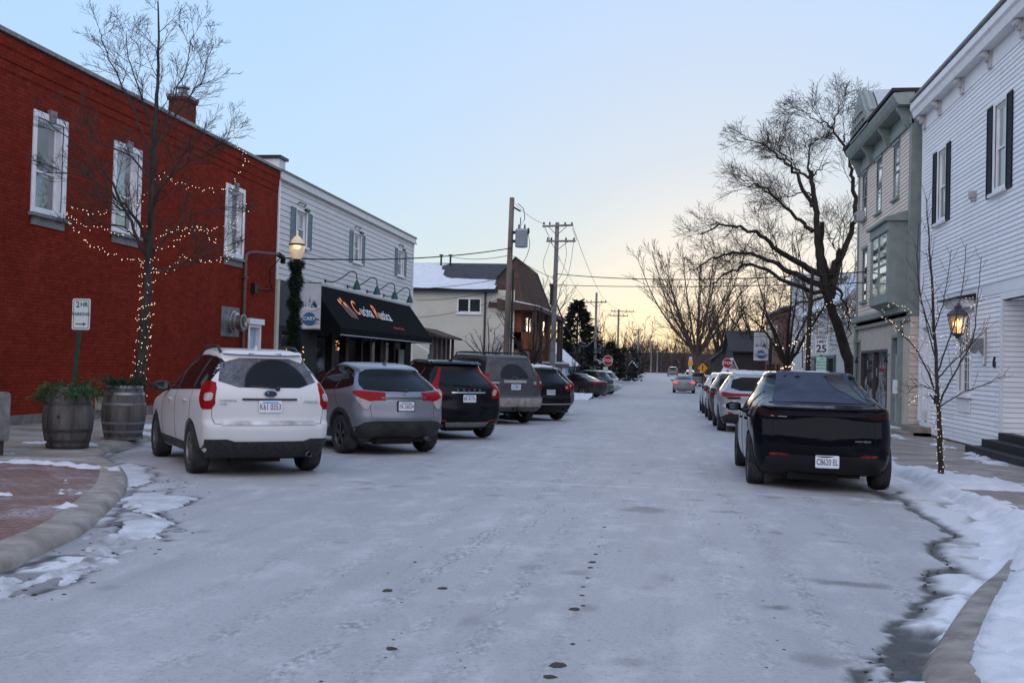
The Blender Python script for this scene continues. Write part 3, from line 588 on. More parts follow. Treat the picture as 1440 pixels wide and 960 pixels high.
# ---- the tree in front of the red building
def tree_left():
    rng = random.Random(11); y = 17.5; bx = -9.5; bz = G(y) + .13
    t, mbs, done = tree_obj('slender bare tree with twinkling lights round its trunk before the red brick wall', base=(bx, y, bz))
    sp = dict(kids=[0, 5, 7, 8], ang=36, ratio=.62, wob=.04, up=.045, tip=.0028, seg=5, split=.03)
    T = limb(mbs, [(bx, y, bz - .1), (-9.47, y, .9), (-9.40, y, 2.2), (-9.37, y, 3.2), (-9.35, y, 4.6), (-9.33, y, 5.8), (-9.31, y, 6.7), (-9.36, y, 7.9)], .125, .012, 3, rng, sp, 18, L=1.35, t0=.52, wob=.008)
    for pts, r, kd in (
        ([(-9.37, y, 3.1), (-9.62, y - .1, 3.7), (-9.95, y - .3, 4.5), (-10.5, y - .5, 5.1), (-11.1, y - .7, 5.6)], .06, 9),
        ([(-9.40, y, 3.4), (-9.8, y + .2, 4.0), (-10.6, y + .3, 4.35), (-11.4, y + .3, 4.75)], .05, 9),
        ([(-9.36, y, 3.2), (-9.1, y + .1, 3.6), (-8.6, y + .2, 4.05), (-7.7, y + .3, 4.2)], .05, 8),
        ([(-9.36, y, 2.95), (-8.9, y - .1, 3.0), (-8.3, y - .2, 3.35), (-7.5, y - .4, 3.3)], .04, 8),
        ([(-9.35, y, 3.7), (-9.0, y - .5, 4.2), (-8.4, y - .9, 4.8), (-7.9, y - 1.1, 5.2)], .045, 9),
        ([(-9.36, y, 3.5), (-9.55, y - .6, 4.1), (-10.0, y - 1.1, 4.5), (-10.6, y - 1.4, 4.5)], .045, 8),
        ([(-9.37, y, 3.3), (-9.9, y + .1, 3.75), (-10.5, y + .1, 3.85), (-11.0, y + .2, 3.75)], .035, 7),
        ([(-9.34, y, 5.0), (-9.7, y + .1, 5.7), (-10.15, y + .2, 6.5), (-10.5, y + .2, 7.15), (-10.6, y + .2, 7.5)], .04, 10),
        ([(-9.34, y, 5.1), (-9.0, y + .1, 5.8), (-8.5, y, 6.4), (-8.25, y, 7.1)], .035, 10),
        ([(-9.34, y, 5.3), (-9.55, y - .2, 6.2), (-9.78, y - .2, 6.8), (-9.85, y - .2, 7.3)], .03, 9),
        ([(-9.34, y, 4.4), (-8.95, y + .2, 4.9), (-8.45, y + .3, 5.2), (-7.95, y + .3, 5.6)], .035, 9),
        ([(-9.34, y, 4.6), (-9.8, y - .1, 5.1), (-10.3, y - .2, 5.3), (-10.9, y - .1, 6.0)], .035, 9),
        ([(-9.33, y, 5.2), (-9.15, y + .3, 6.1), (-8.95, y + .4, 6.9), (-8.85, y + .4, 7.5)], .03, 9)):
        limb(mbs, pts, r * .66, .005, 3, rng, sp, kd, L=1.2, t0=.2)
    done()
    P = helix([(bx, y, bz + .6), (-9.47, y, .9), (-9.40, y, 2.2), (-9.37, y, 3.2)], .125, 13)
    def sag(a, b, n=8, dz=.15): a, b = Vector(a), Vector(b); return [a.lerp(b, i / n) - Vector((0, 0, dz * 4 * i / n * (1 - i / n))) for i in range(n + 1)]
    loops = [P, sag((-9.37, y, 3.2), (-10.2, y - .2, 3.35), dz=.1) + sag((-10.2, y - .2, 3.35), (-10.85, y - .2, 3.85), dz=.1) + sag((-10.85, y - .2, 4.1), (-10.0, y - .2, 4.0), dz=.05) + sag((-10.0, y - .2, 4.0), (-9.4, y, 4.45)),
             sag((-10.85, y - .2, 4.0), (-10.2, y - .3, 3.75), dz=.12) + sag((-10.2, y - .3, 3.75), (-9.4, y, 3.9), dz=.2),
             sag((-9.37, y, 3.5), (-8.6, y - .1, 3.75), dz=-.05) + sag((-8.6, y - .1, 3.75), (-8.0, y - .3, 3.5), dz=-.1) + sag((-8.0, y - .3, 3.5), (-7.5, y - .4, 3.3), dz=.05),
             sag((-9.37, y, 2.95), (-8.7, y - .1, 3.2), dz=.1) + sag((-8.7, y, 3.25), (-7.6, y - .3, 3.25), dz=.1),
             sag((-9.33, y, 4.6), (-8.9, y, 4.6), dz=-.08) + sag((-8.9, y, 4.6), (-7.9, y, 4.45), dz=.05) + sag((-7.9, y, 4.45), (-7.62, y + .2, 5.1), dz=.05) + sag((-7.62, y + .2, 5.1), (-7.85, y, 5.6)),
             sag((-9.37, y, 3.35), (-8.5, y, 3.75), dz=.1) + sag((-8.5, y, 3.75), (-7.65, y, 3.95), dz=.1) + sag((-7.65, y, 3.95), (-7.45, y - .1, 4.15), dz=0)]
    string_lights(loops, 'strings of warm bulbs wound round the bare tree before the red brick wall', .058, rng, r=.0062, jit=.028)
tree_left()
# ---- the little tree by the white house
def tree_right():
    rng = random.Random(4); y = 16.7; bz = G(y) + .04
    t, mbs, done = tree_obj('young bare sapling rising from a snow patch before the white clapboard house', base=(4.19, y, bz))
    sp = dict(kids=[0, 4, 6], ang=34, ratio=.5, wob=.07, up=.05, tip=.003, seg=6, split=.016)
    limb(mbs, [(4.19, y, bz - .1), (4.15, y, .6), (4.11, y, 1.32), (4.02, y, 2.6), (3.96, y, 3.4), (3.9, y, 4.2)], .05, .006, 1, rng, sp, 22, L=1.2, t0=.3, wob=.006)
    for pts, r in (([(4.13, y, 1.0), (4.35, y, 1.5), (4.6, y, 2.0), (4.66, y - .05, 2.6), (4.72, y, 3.3)], .018), ([(4.13, y, 1.1), (3.85, y, 1.75), (3.5, y + .1, 2.2), (3.3, y + .1, 2.4)], .016),
                   ([(4.12, y, .95), (4.5, y + .1, 1.2), (4.85, y + .1, 1.35), (5.1, y, 1.5)], .012), ([(4.1, y, 1.5), (4.3, y, 2.1), (4.45, y, 2.8), (4.5, y, 3.5)], .016), ([(4.08, y, 1.7), (3.9, y - .1, 2.3), (3.75, y - .1, 3.0)], .014),
                   ([(4.12, y, 1.2), (3.9, y + .2, 1.3), (3.7, y + .2, 1.15)], .012), ([(4.1, y, 1.4), (4.5, y - .2, 1.9), (4.75, y - .3, 2.2)], .014), ([(4.05, y, 2.1), (4.2, y, 2.7), (4.28, y, 3.4)], .012), ([(4.05, y, 2.0), (3.86, y, 2.6), (3.78, y, 3.3), (3.8, y, 3.8)], .012)):
        limb(mbs, pts, r, .004, 1, rng, sp, 8, L=.8, t0=.2, wob=.006)
    done()
    P = helix([(4.19, y, bz + .05), (4.15, y, .6), (4.11, y, 1.32)], .055, 11)
    L_ = [P, [(4.1, y, 1.4), (3.8, y, 1.85), (3.45, y + .1, 2.3), (3.3, y + .1, 2.35), (3.36, y, 2.55), (3.6, y, 2.5), (3.72, y, 2.4), (3.55, y, 2.2)], [(3.3, y, 2.35), (3.6, y, 2.05), (4.0, y, 1.95), (4.3, y, 2.1), (4.45, y, 1.7), (4.55, y, 2.3), (4.62, y, 2.55), (4.5, y, 2.62), (4.66, y, 2.7), (4.78, y, 2.65), (4.6, y, 2.5)],
          [(4.45, y, 1.6), (4.62, y, 1.75), (4.5, y, 1.95), (4.66, y, 2.2), (4.4, y, 2.15)], [(4.1, y, 1.2), (3.82, y + .1, 1.1), (3.7, y + .1, 1.0), (3.78, y, 1.15)], [(4.05, y, 2.0), (4.1, y, 2.5), (3.95, y, 2.9), (4.05, y, 3.0)]]
    string_lights(L_, 'warm fairy lights wrapped round the sapling trunk and twigs before the white house', .045, rng, r=.0046, jit=.02)
    mb = MB(); mb.box(4.06, 4.12, y - .06, y, 1.02, 1.15); mb.tube([(4.09, y - .03, 1.05), (4.0, y - .04, 1.15), (3.96, y - .03, 1.12)], .012, 5)
    tag(mb.build('light_plug', M('black plastic plug', (.02, .02, .022), .5)), 'small black plug box strapped to the sapling trunk', 'plug box')
tree_right()
# ---- the great gnarled tree beyond the sand-coloured house
def tree_big():
    rng = random.Random(21); Y = 48.5
    def p(px, py, dy=0):        # sketch coordinates of the trunk, in metres across the street and up
        d = _f + _r * ((px - 720) / F_PX) + _u * ((480 - py) / F_PX); k = (Y + dy) / d.y; return (d.x * k, Y + dy, EYE + d.z * k)
    t, mbs, done = tree_obj('huge gnarled old tree with leaning twin trunks rising beside the sand coloured house', base=(8.2, Y, G(Y)), bark=M_DBARK, twig=M_DBARK)
    sp = dict(kids=[0, 6, 7, 9], ang=38, ratio=.74, wob=.075, up=.004, tip=.0065, seg=6, split=.06, rk=.013, minz=-.75)
    limb(mbs, [(8.45, Y, -.6), p(1196, 520), p(1180, 465), p(1166, 425), p(1157, 385), p(1150, 350), p(1148, 300), p(1143, 268), p(1141, 240)], .29, .09, 1, rng, sp, 5, L=2.5, t0=.45)
    limb(mbs, [p(1168, 420, .3), p(1170, 395, .3), p(1156, 360, .4), p(1156, 312, .5)], .22, .10, 1, rng, sp, 4, L=2)
    for pts, r0, r1, kd in (
        ([p(1155, 385), p(1120, 368, -.5), p(1085, 345, -1), p(1060, 325, -1.2), p(1020, 316, -1.4), p(985, 330, -1.5)], .24, .05, 14),
        ([p(1165, 410), p(1120, 385, .5), p(1085, 370, .8), p(1050, 355, 1), p(1010, 360, 1.3), p(975, 380, 1.4)], .22, .05, 13),
        ([p(1165, 415), p(1110, 395, -1), p(1060, 372, -1.6), p(1030, 380, -2), p(1000, 400, -2)], .16, .05, 11),
        ([p(1143, 325), p(1120, 305, .4), p(1095, 283, .8), p(1065, 262, 1), p(1040, 262, 1.2)], .15, .04, 13),
        ([p(1142, 290), p(1120, 245, -.4), p(1100, 225, -.8), p(1075, 205, -1), p(1040, 193, -1.2)], .15, .035, 15),
        ([p(1142, 250), p(1137, 235, .5), p(1141, 205, .8), p(1150, 195, 1)], .12, .03, 11),
        ([p(1141, 252), p(1115, 235, .6), p(1098, 210, 1), p(1098, 185, 1.2)], .1, .03, 11),
        ([p(1143, 248), p(1155, 238, -.3), p(1163, 230, -.4)], .06, .03, 2),
        ([p(1140, 275), p(1110, 272, .2), p(1098, 280, .3)], .06, .02, 5),
        ([p(1172, 400), p(1190, 345, .6), p(1203, 300, .8), p(1200, 262, .8), p(1194, 225, .8), p(1183, 200, .8), p(1168, 180, .9)], .22, .09, 6),
        ([p(1168, 180, .9), p(1155, 172, .9), p(1140, 165, 1), p(1120, 150, 1)], .07, .02, 9),
        ([p(1170, 182, .9), p(1178, 160, .7), p(1190, 140, .6)], .055, .02, 9),
        ([p(1183, 200, .8), p(1190, 190, .4), p(1200, 190, .2)], .06, .02, 5),
        ([p(1168, 385), p(1176, 365, .3), p(1179, 350, .4)], .19, .15, 0),
        ([p(1175, 350, .4), p(1170, 335, .3), p(1160, 325, .2)], .06, .02, 8),
        ([p(1170, 395), p(1185, 415, -.6), p(1193, 440, -.8), p(1196, 470, -.9)], .13, .04, 8),
        ([p(1190, 490), p(1183, 470, -.3), p(1180, 455, -.4)], .07, .02, 6),
        ([p(1165, 415), p(1130, 425, -1), p(1095, 440, -1.5), p(1070, 465, -1.7)], .1, .03, 10)):
        limb(mbs, pts, r0 * .72, r1 * .5, 3 if kd > 4 else 1, rng, sp, kd + 2, L=2.0 if pts[-1][2] > 10.5 else 2.5, t0=.2, wob=.06)
    done()
    P = [Vector(p(*q)) for q in ((1140, 452), (1150, 435), (1160, 432), (1170, 438), (1180, 447), (1188, 440), (1196, 432), (1199, 440), (1196, 448), (1185, 446))]
    string_lights([P, [q + Vector((.1, -.3, .2)) for q in P[1:7]]], 'loops of fairy lights slung across the gnarled old tree and the house behind it', .14, rng, r=.017, jit=.08)
tree_big()
# ---- the tall tree at the bend, and its neighbours down the street
def far_tree(x, y, h, label, seed, spread=1., bark=None, kids=(0, 5, 7, 9), lv=3, tip=.018, group=None, trunk=.3, limbs=7):
    rng = random.Random(seed); t, mbs, done = tree_obj(label, base=(x, y, G(y)), bark=bark or M_FARBARK, twig=bark or M_FARBARK, group=group)
    sp = dict(kids=list(kids), ang=30, ratio=.58, wob=.06, up=.05, tip=tip, seg=6, split=.07); z0 = G(y); r = h * .028
    limb(mbs, [(x, y, z0 - .3), (x + .1, y, z0 + h * trunk * .5), (x, y, z0 + h * trunk)], r, r * .85, 1, rng, sp, 0)
    for k in range(limbs):
        a = 2 * PI * k / limbs + rng.uniform(-.3, .3); s_ = rng.uniform(.16, .42) * h * spread * (.25 if k == 0 else 1); zt = z0 + h * (rng.uniform(.72, .95) if k else 1)
        limb(mbs, [(x, y, z0 + h * trunk * rng.uniform(.75, 1)), (x + math.cos(a) * s_ * .3, y + math.sin(a) * s_ * .3, z0 + h * (trunk + .14)), (x + math.cos(a) * s_ * .7, y + math.sin(a) * s_ * .7, z0 + h * .62), (x + math.cos(a) * s_, y + math.sin(a) * s_, zt)], r * .42, .02, lv - 1, rng, sp, kids[lv], L=h * .36, t0=.1)
    return done()
far_tree(3.4, 126, 17, 'tall spreading bare tree standing at the far right of the street against the sunset', 31, 1.3, trunk=.22, kids=(0, 8, 11, 13), limbs=14, tip=.021, bark=M('pale ruddy bark', (.085, .062, .05), .95, var=.3))

# ================================================================== CARS
# a car's own frame: origin on the ground below the middle of the rear axle, y forward, x right
M_PLAS = M('black bumper plastic', (.018, .018, .019), .55, var=.3, vscale=3, bmp=.1, bscale=120, col2=(.05, .05, .052))
M_WELL = M('wheel well', (.008, .008, .008), .95, var=0)
M_TYRE = M('winter tyre', (.018, .018, .018), .85, var=.35, vscale=8, col2=(.05, .05, .052))
M_RIM = M('alloy rim', (.30, .30, .31), .4, .7, var=.3, vscale=10, col2=(.2, .2, .2))
M_DRIM = M('dark alloy rim', (.10, .10, .105), .4, .7, var=.3, vscale=10)
M_CHROME = M('chrome trim', (.55, .56, .58), .18, .9, var=.1)
M_GLASS = mat_glass('car glass', (.008, .009, .010), refl=.0)
M_CGLASS = mat_glass('clear car glass', (.05, .06, .065), refl=.12)
M_RED = M('red lamp lens', (.24, .004, .007), .3, var=.15, vscale=30, coat=.05, spec=.1)
M_REDLIT = M('lit brake lamp', (.5, .01, .02), .3, var=0, emit=((1, .07, .10), .35))
M_WHITEL = M('clear lamp lens', (.34, .32, .32), .2, var=.3, vscale=40, coat=.3)
M_DRED = M('dark lamp lens', (.022, .002, .003), .25, var=0, coat=.1)
M_REFL = M('red reflector', (.28, .012, .01), .3, var=0)
M_PLATE = M('licence plate', (.62, .66, .70), .45, var=.05)
M_PBLUE = M('plate sky blue', (.13, .40, .60), .5, var=.1)
M_INK = M('plate ink', (.03, .03, .05), .6, var=0)
M_PINK = M('plate red ink', (.16, .03, .05), .6, var=0)
M_MIRR = M('mirror glass', (.12, .16, .16), .08, .9, var=0)
M_SEAM = M('panel gap', (.006, .006, .006), .9, var=0)
M_SILV = M('silver plastic', (.25, .25, .26), .45, .3, var=.2)

def pchip(keys, z):
    xs = [k[0] for k in keys]; ys = [k[1] for k in keys]; n = len(xs)
    if z <= xs[0]: return ys[0]
    if z >= xs[-1]: return ys[-1]
    h = [xs[i + 1] - xs[i] for i in range(n - 1)]; d = [(ys[i + 1] - ys[i]) / h[i] for i in range(n - 1)]; m = [0] * n
    m[0] = d[0]; m[-1] = d[-1]
    for i in range(1, n - 1):
        if d[i - 1] * d[i] > 0: w1 = 2 * h[i] + h[i - 1]; w2 = h[i] + 2 * h[i - 1]; m[i] = (w1 + w2) / (w1 / d[i - 1] + w2 / d[i])
    i = max(j for j in range(n - 1) if xs[j] <= z); t = (z - xs[i]) / h[i]
    return ys[i] * (1 + 2 * t) * (1 - t) ** 2 + h[i] * m[i] * t * (1 - t) ** 2 + ys[i + 1] * t * t * (3 - 2 * t) + h[i] * m[i + 1] * t * t * (t - 1)
def car_surface(sp):
    """rings of the body from the sill up to the roof"""
    H = sp['H']; zr = H - sp.get('crown', .09); zs = []
    z = sp['z0']
    while z < zr - .001: zs.append((z, 0, 0)); z += .03 if z < 1.3 else .04
    c = sp.get('inset', .16)
    for th in range(0, 91, 10): a = math.radians(th); zs.append((zr + (H - zr) * math.sin(a), c * (1 - math.cos(a)), 1))
    rings = []
    for z, ins, top in zs:
        zz = min(z, zr); w_ = pchip(sp['w'], zz) - ins; yr_ = pchip(sp['rear'], zz) + ins * 1.3; yf = pchip(sp['front'], zz) - ins * 1.6
        br = pchip(sp['bulge'], zz); rr = pchip(sp['rc'], zz); bf = .16 if zz < 1.2 else .10; rf = .35 if zz < 1.0 else .20
        ym = (yr_ + yf) / 2; ring = []; tr, tf = sp.get('taper', (.07, .09))
        def X(y):
            if y < ym: return w_ - tr * max(0, (ym - y) / (ym - yr_)) ** 3
            return w_ - tf * max(0, (y - ym) / (yf - ym)) ** 3
        ye = yr_ + br; xe = X(ye + rr); xc = xe - rr
        for i in range(9): x = xc * i / 9; ring.append((x, yr_ + br * (x / max(xc, .01)) ** 2))
        for i in range(8): a = PI / 2 * i / 8; ring.append((xc + rr * math.sin(a), ye + rr * (1 - math.cos(a))))
        y0 = ye + rr; y1 = yf - bf - rf
        for i in range(30): y = y0 + (y1 - y0) * i / 30; ring.append((X(y), y))
        xe = X(y1); xc = xe - rf
        for i in range(8): a = PI / 2 * i / 8; ring.append((xc + rf * math.cos(a), y1 + rf * math.sin(a)))
        for i in range(9): x = xc * (1 - i / 8); ring.append((x, yf - bf * (x / max(xc, .01)) ** 2))
        rings.append([(x, y, z) for x, y in ring])
    ax, rl = sp.get('apex', 1.0), sp.get('roofdrop', .03); out_ = []
    for ring in rings:
        o_ = []
        for x, y, z in ring:
            f = smooth01((z - 1.0) / (H - 1.0)); y_ = y - ax
            o_.append((x, y, z - float(f) * rl * (y_ / 1.4) ** 2 * (1 if y_ < 0 else .5)))
        out_.append(o_)
    return out_
def car_mesh(sp):
    R = car_surface(sp); m = len(R[0]); vs = []; fs = []; mi = []
    for ring in R: vs += ring + [(-x, y, z) for x, y, z in ring[-2:0:-1]]
    n = 2 * m - 2; K = len(R)
    for k in range(K - 1):
        zc = (R[k][20][2] + R[k + 1][20][2]) / 2
        for j in range(n): fs.append((k * n + j, k * n + (j + 1) % n, (k + 1) * n + (j + 1) % n, (k + 1) * n + j)); mi.append(1 if zc < sp.get('clad', 0) else 0)
    def cap(k, flip, slot):
        for j in range(m - 1):
            a, b = k * n + j, k * n + j + 1; c, d = k * n + (n - j - 1) % n, k * n + (n - j) % n
            f = (a, b, c, d) if j not in (0, m - 2) else ((a, b, c) if j == 0 else (a, b, d))
            fs.append(f[::-1] if flip else f); mi.append(slot)
    cap(0, False, 2); cap(K - 1, True, 0)
    me = bpy.data.meshes.new('body'); me.from_pydata(vs, [], fs); me.polygons.foreach_set('material_index', mi)
    bm = bmesh.new(); bm.from_mesh(me); bmesh.ops.remove_doubles(bm, verts=bm.verts, dist=1e-5); bmesh.ops.recalc_face_normals(bm, faces=bm.faces); bm.to_mesh(me)
    bvh = BVHTree.FromBMesh(bm); bm.free()
    # cut the wheel arches
    body = bpy.data.objects.new('b', me); COL.objects.link(body)
    for i in range(3): me.materials.append(None)
    cb = MB(); cb.mi = 2; r = sp['R'] + sp.get('gap', .055)
    for y in (0, sp['wb']):
        for s_ in (-1, 1):
            x0 = s_ * (sp['W'] + .15); x1 = s_ * (sp['W'] - .36); cb.lathe([(r, 0), (r, x1 - x0)], 40, (x0, y, sp['R'] * .98), (1, 0, 0))
    cut = cb.build('c', None); cut.data.materials.clear()
    for i in range(3): cut.data.materials.append(None)
    md = body.modifiers.new('b', 'BOOLEAN'); md.object = cut; md.operation = 'DIFFERENCE'; md.solver = 'EXACT'
    dg = bpy.context.evaluated_depsgraph_get(); res = bpy.data.meshes.new_from_object(body.evaluated_get(dg))
    bpy.data.objects.remove(body); bpy.data.objects.remove(cut)
    res.polygons.foreach_set('use_smooth', [True] * len(res.polygons)); res.set_sharp_from_angle(angle=math.radians(38)); res.materials.clear()
    return res, bvh
class Cast:
    """lays flat outlines on to the body: rear, side or any horizontal angle between, or from above"""
    def __init__(s, bvh, yrear): s.b = bvh; s.yr = yrear
    def axes(s, view, sx=1):
        if view == 'top': return Vector((1, 0, 0)), Vector((0, 1, 0)), Vector((0, 0, -1)), Vector((0, 0, 5))
        if view == 'front': return Vector((1, 0, 0)), Vector((0, 0, 1)), Vector((0, -1, 0)), Vector((0, 9, 0))
        a = math.radians({'rear': 0, 'side': 90}.get(view, view)); d = Vector((-sx * math.sin(a), math.cos(a), 0)); e = Vector((sx * math.cos(a), math.sin(a), 0))
        return e, Vector((0, 0, 1)), d, -d * 6
    def hit(s, p, view, sx=1):
        e, v, d, o = s.axes(view, sx); q = e * p[0] + v * p[1] + o; h = s.b.ray_cast(q, d)
        if h[0] is None: h = s.b.find_nearest(q + d * 5.2)
        n = h[1]; s.n = -n if n.dot(d) > 0 else n
        return h[0], d
def chaikin(P, it=2, keep=()):
    for _ in range(it):
        Q = []
        for i in range(len(P)):
            a, b = P[i], P[(i + 1) % len(P)]; Q.append((a[0] * .8 + b[0] * .2, a[1] * .8 + b[1] * .2)); Q.append((a[0] * .2 + b[0] * .8, a[1] * .2 + b[1] * .8))
        P = Q
    return P
def patch(name, cast, poly, view, mat, parent, sx=1, off=.004, deep=.02, rnd=1, step=.042):
    if rnd: poly = chaikin(poly, rnd)
    bm = bmesh.new(); vs = [bm.verts.new((x, y, 0)) for x, y in poly]; bm.faces.new(vs)
    xs = [p[0] for p in poly]; ys = [p[1] for p in poly]
    for a0, a1, no in ((min(xs), max(xs), (1, 0, 0)), (min(ys), max(ys), (0, 1, 0))):
        k = int((a1 - a0) / step)
        for i in range(1, k + 1):
            c = a0 + (a1 - a0) * i / (k + 1); bmesh.ops.bisect_plane(bm, geom=bm.verts[:] + bm.edges[:] + bm.faces[:], plane_co=Vector(no) * c, plane_no=no)
    outer = [e for e in bm.edges if len(e.link_faces) == 1]
    hits = {}
    for v in bm.verts: h, d = cast.hit((v.co.x, v.co.y), view, sx); hits[v] = (h - d * off * .5 + cast.n * off * .8, d)
    for v, (h, d) in hits.items(): v.co = h
    r = bmesh.ops.extrude_edge_only(bm, edges=outer); d = next(iter(hits.values()))[1]
    for g in r['geom']:
        if isinstance(g, bmesh.types.BMVert): g.co += d * deep
    bmesh.ops.recalc_face_normals(bm, faces=bm.faces)
    me = bpy.data.meshes.new(name); bm.to_mesh(me); bm.free(); me.polygons.foreach_set('use_smooth', [True] * len(me.polygons)); me.set_sharp_from_angle(angle=math.radians(50))
    return link(name, me, mat, parent)
def rrect(w_, h_, r): return [(sx * (w_ / 2 - r) + r * math.cos(math.radians(a)), sy * (h_ / 2 - r) + r * math.sin(math.radians(a))) for sx, sy, a0 in ((1, 1, 0), (-1, 1, 90), (-1, -1, 180), (1, -1, 270)) for a in (a0, a0 + 30, a0 + 60, a0 + 90)]
def span(poly, y):
    z = [a[1] + (b[1] - a[1]) * (y - a[0]) / (b[0] - a[0]) for a, b in zip(poly, poly[1:] + poly[:1]) if (a[0] > y) != (b[0] > y)]; return (min(z), max(z)) if z else (1, 1.01)
def seam(mb, cast, pts, view, sx=1, r=.0035):
    P = []
    for a, b in zip(pts, pts[1:]):
        k = max(2, int(math.hypot(b[0] - a[0], b[1] - a[1]) / .05))
        for i in range(k): P.append(cast.hit((a[0] + (b[0] - a[0]) * i / k, a[1] + (b[1] - a[1]) * i / k), view, sx)[0])
    P.append(cast.hit(pts[-1], view, sx)[0]); mb.tube(P, r, 4)
def arc(c, r, a0, a1, n=16): return [(c[0] + r * math.cos(math.radians(a0 + (a1 - a0) * i / n)), c[1] + r * math.sin(math.radians(a0 + (a1 - a0) * i / n))) for i in range(n + 1)]

def wheel(parent, x, y, R, wd, sx, rimmat, spokes=5, twin=True):
    mb = MB(); mb.lathe([(.001, -.03), (R * .5, -.03), (R * .5, .0), (R * .12, .01), (R * .12, .05), (.001, .05)], 20, (0, 0, 0), (sx, 0, 0)); hub = mb.build('wheel', M('brake disc', (.05, .05, .05), .5, .6, var=.3), parent, smooth=40)
    hub.location = (x, y, R)
    h = wd / 2; rr = R * .655; mb = MB()
    mb.lathe([(rr, -h), (R * .9, -h * 1.02), (R * .975, -h * .8), (R, -h * .5), (R, h * .5), (R * .975, h * .8), (R * .9, h * 1.02), (rr, h * .98), (rr - .01, h * .9), (rr - .01, -h * .9), (rr, -h)], 40, (0, 0, 0), (sx, 0, 0), cap=False)
    for g_ in (-.45, -.15, .15, .45): mb.lathe([(R * 1.003, g_ * wd - .004), (R * 1.006, g_ * wd), (R * 1.003, g_ * wd + .004)], 40, (0, 0, 0), (sx, 0, 0), cap=False)
    mb.build('tyre', M_TYRE, hub, smooth=45)
    mb = MB(); d = h * .80
    mb.lathe([(rr - .004, -h * .8), (rr - .02, -h * .2), (rr - .025, d * .7), (rr + .006, d * 1.06), (rr - .012, d * 1.12), (rr - .03, d * .9), (rr - .035, -h * .5)], 40, (0, 0, 0), (sx, 0, 0), cap=False)
    mb.lathe([(.001, d), (R * .1, d), (R * .15, d * .85), (R * .15, d * .3)], 16, (0, 0, 0), (sx, 0, 0), cap=False)
    for k in range(spokes):
        for q in ((-.13, .13) if twin else (0,)):
            a = 2 * PI * k / spokes + .3; a2 = a + q; w0, w1 = (.018, .014) if twin else (.04, .03)
            def pt(r_, aa, s_, dd): c, n_ = math.cos(aa), math.sin(aa); return (sx * dd, r_ * c - s_ * n_, r_ * n_ + s_ * c)
            r0, r1 = R * .1, rr - .012
            mb.hexa([pt(r0, a, -w0, d * .55), pt(r1, a2, -w1, d * .6), pt(r1, a2, w1, d * .6), pt(r0, a, w0, d * .55), pt(r0, a, -w0, d * .95), pt(r1, a2, -w1, d * 1.02), pt(r1, a2, w1, d * 1.02), pt(r0, a, w0, d * .95)])
    mb.build('rim', rimmat, hub, smooth=40); return hub
def plate(parent, c, word, tilt=0, blue=True, w_=.305, h_=.155, ink=None):
    """licence plate facing backwards"""
    mb = MB(); mb.prism([(c[0] + a, c[1], c[2] + b) for a, b in rrect(w_, h_, .016)], (0, .006, 0)); p = mb.build('license_plate', M_PLATE, parent)
    if blue:
        mb = MB(); mb.box(c[0] - w_ * .34, c[0] + w_ * .34, c[1] - .0015, c[1] + .001, c[2] + h_ * .27, c[2] + h_ * .42); mb.build('blue_panel', M_PBLUE, p)
    if word:
        t = text(word, h_ * .72, ink or M_INK, p, (c[0], c[1] - .002, c[2] - h_ * .05), (1, 0, 0), (0, 0, 1), world=False, depth=.0006, bold=.0005)
        b = t.dimensions.x if False else max(v.co.x for v in t.data.vertices) - min(v.co.x for v in t.data.vertices); k = min(1, w_ * .9 / b)
        for v in t.data.vertices: v.co.x = c[0] + (v.co.x - c[0]) * k
    return p
def mirror(parent, cast, y, z, W, mat, sx):
    mb = MB(); q = cast.hit((y, z), 'side', sx)[0]; x = abs(q.x)
    R_ = [(.0, .06, .05), (.05, .085, .07), (.14, .095, .075), (.20, .075, .06), (.235, .03, .03)]; vs = []; n = 12
    for d, a, b in R_:
        for j in range(n):
            an = 2 * PI * j / n; ca, sa = math.cos(an), math.sin(an); ca = math.copysign(abs(ca) ** .6, ca); sa = math.copysign(abs(sa) ** .6, sa)
            vs.append((sx * (x + .02 + d), y + a * ca * .8 + .03, z + .05 + b * sa))
    mb.add(vs, [(i * n + j, i * n + (j + 1) % n, (i + 1) * n + (j + 1) % n, (i + 1) * n + j) for i in range(4) for j in range(n)] + [tuple(range(n)), tuple(4 * n + j for j in range(n))])
    mb.tube([(sx * (x - .03), y + .03, z - .02), (sx * (x + .06), y + .03, z + .02)], .03, 6)
    o = mb.build('side_mirror', mat, parent, smooth=45)
    mb = MB(); mb.prism([(sx * (x + .05 + a), y - .052, z + .05 + b) for a, b in chaikin([(0, -.055), (.15, -.05), (.15, .05), (0, .055)], 2)], (0, .01, 0)); mb.build('mirror_glass', M_MIRR, o)
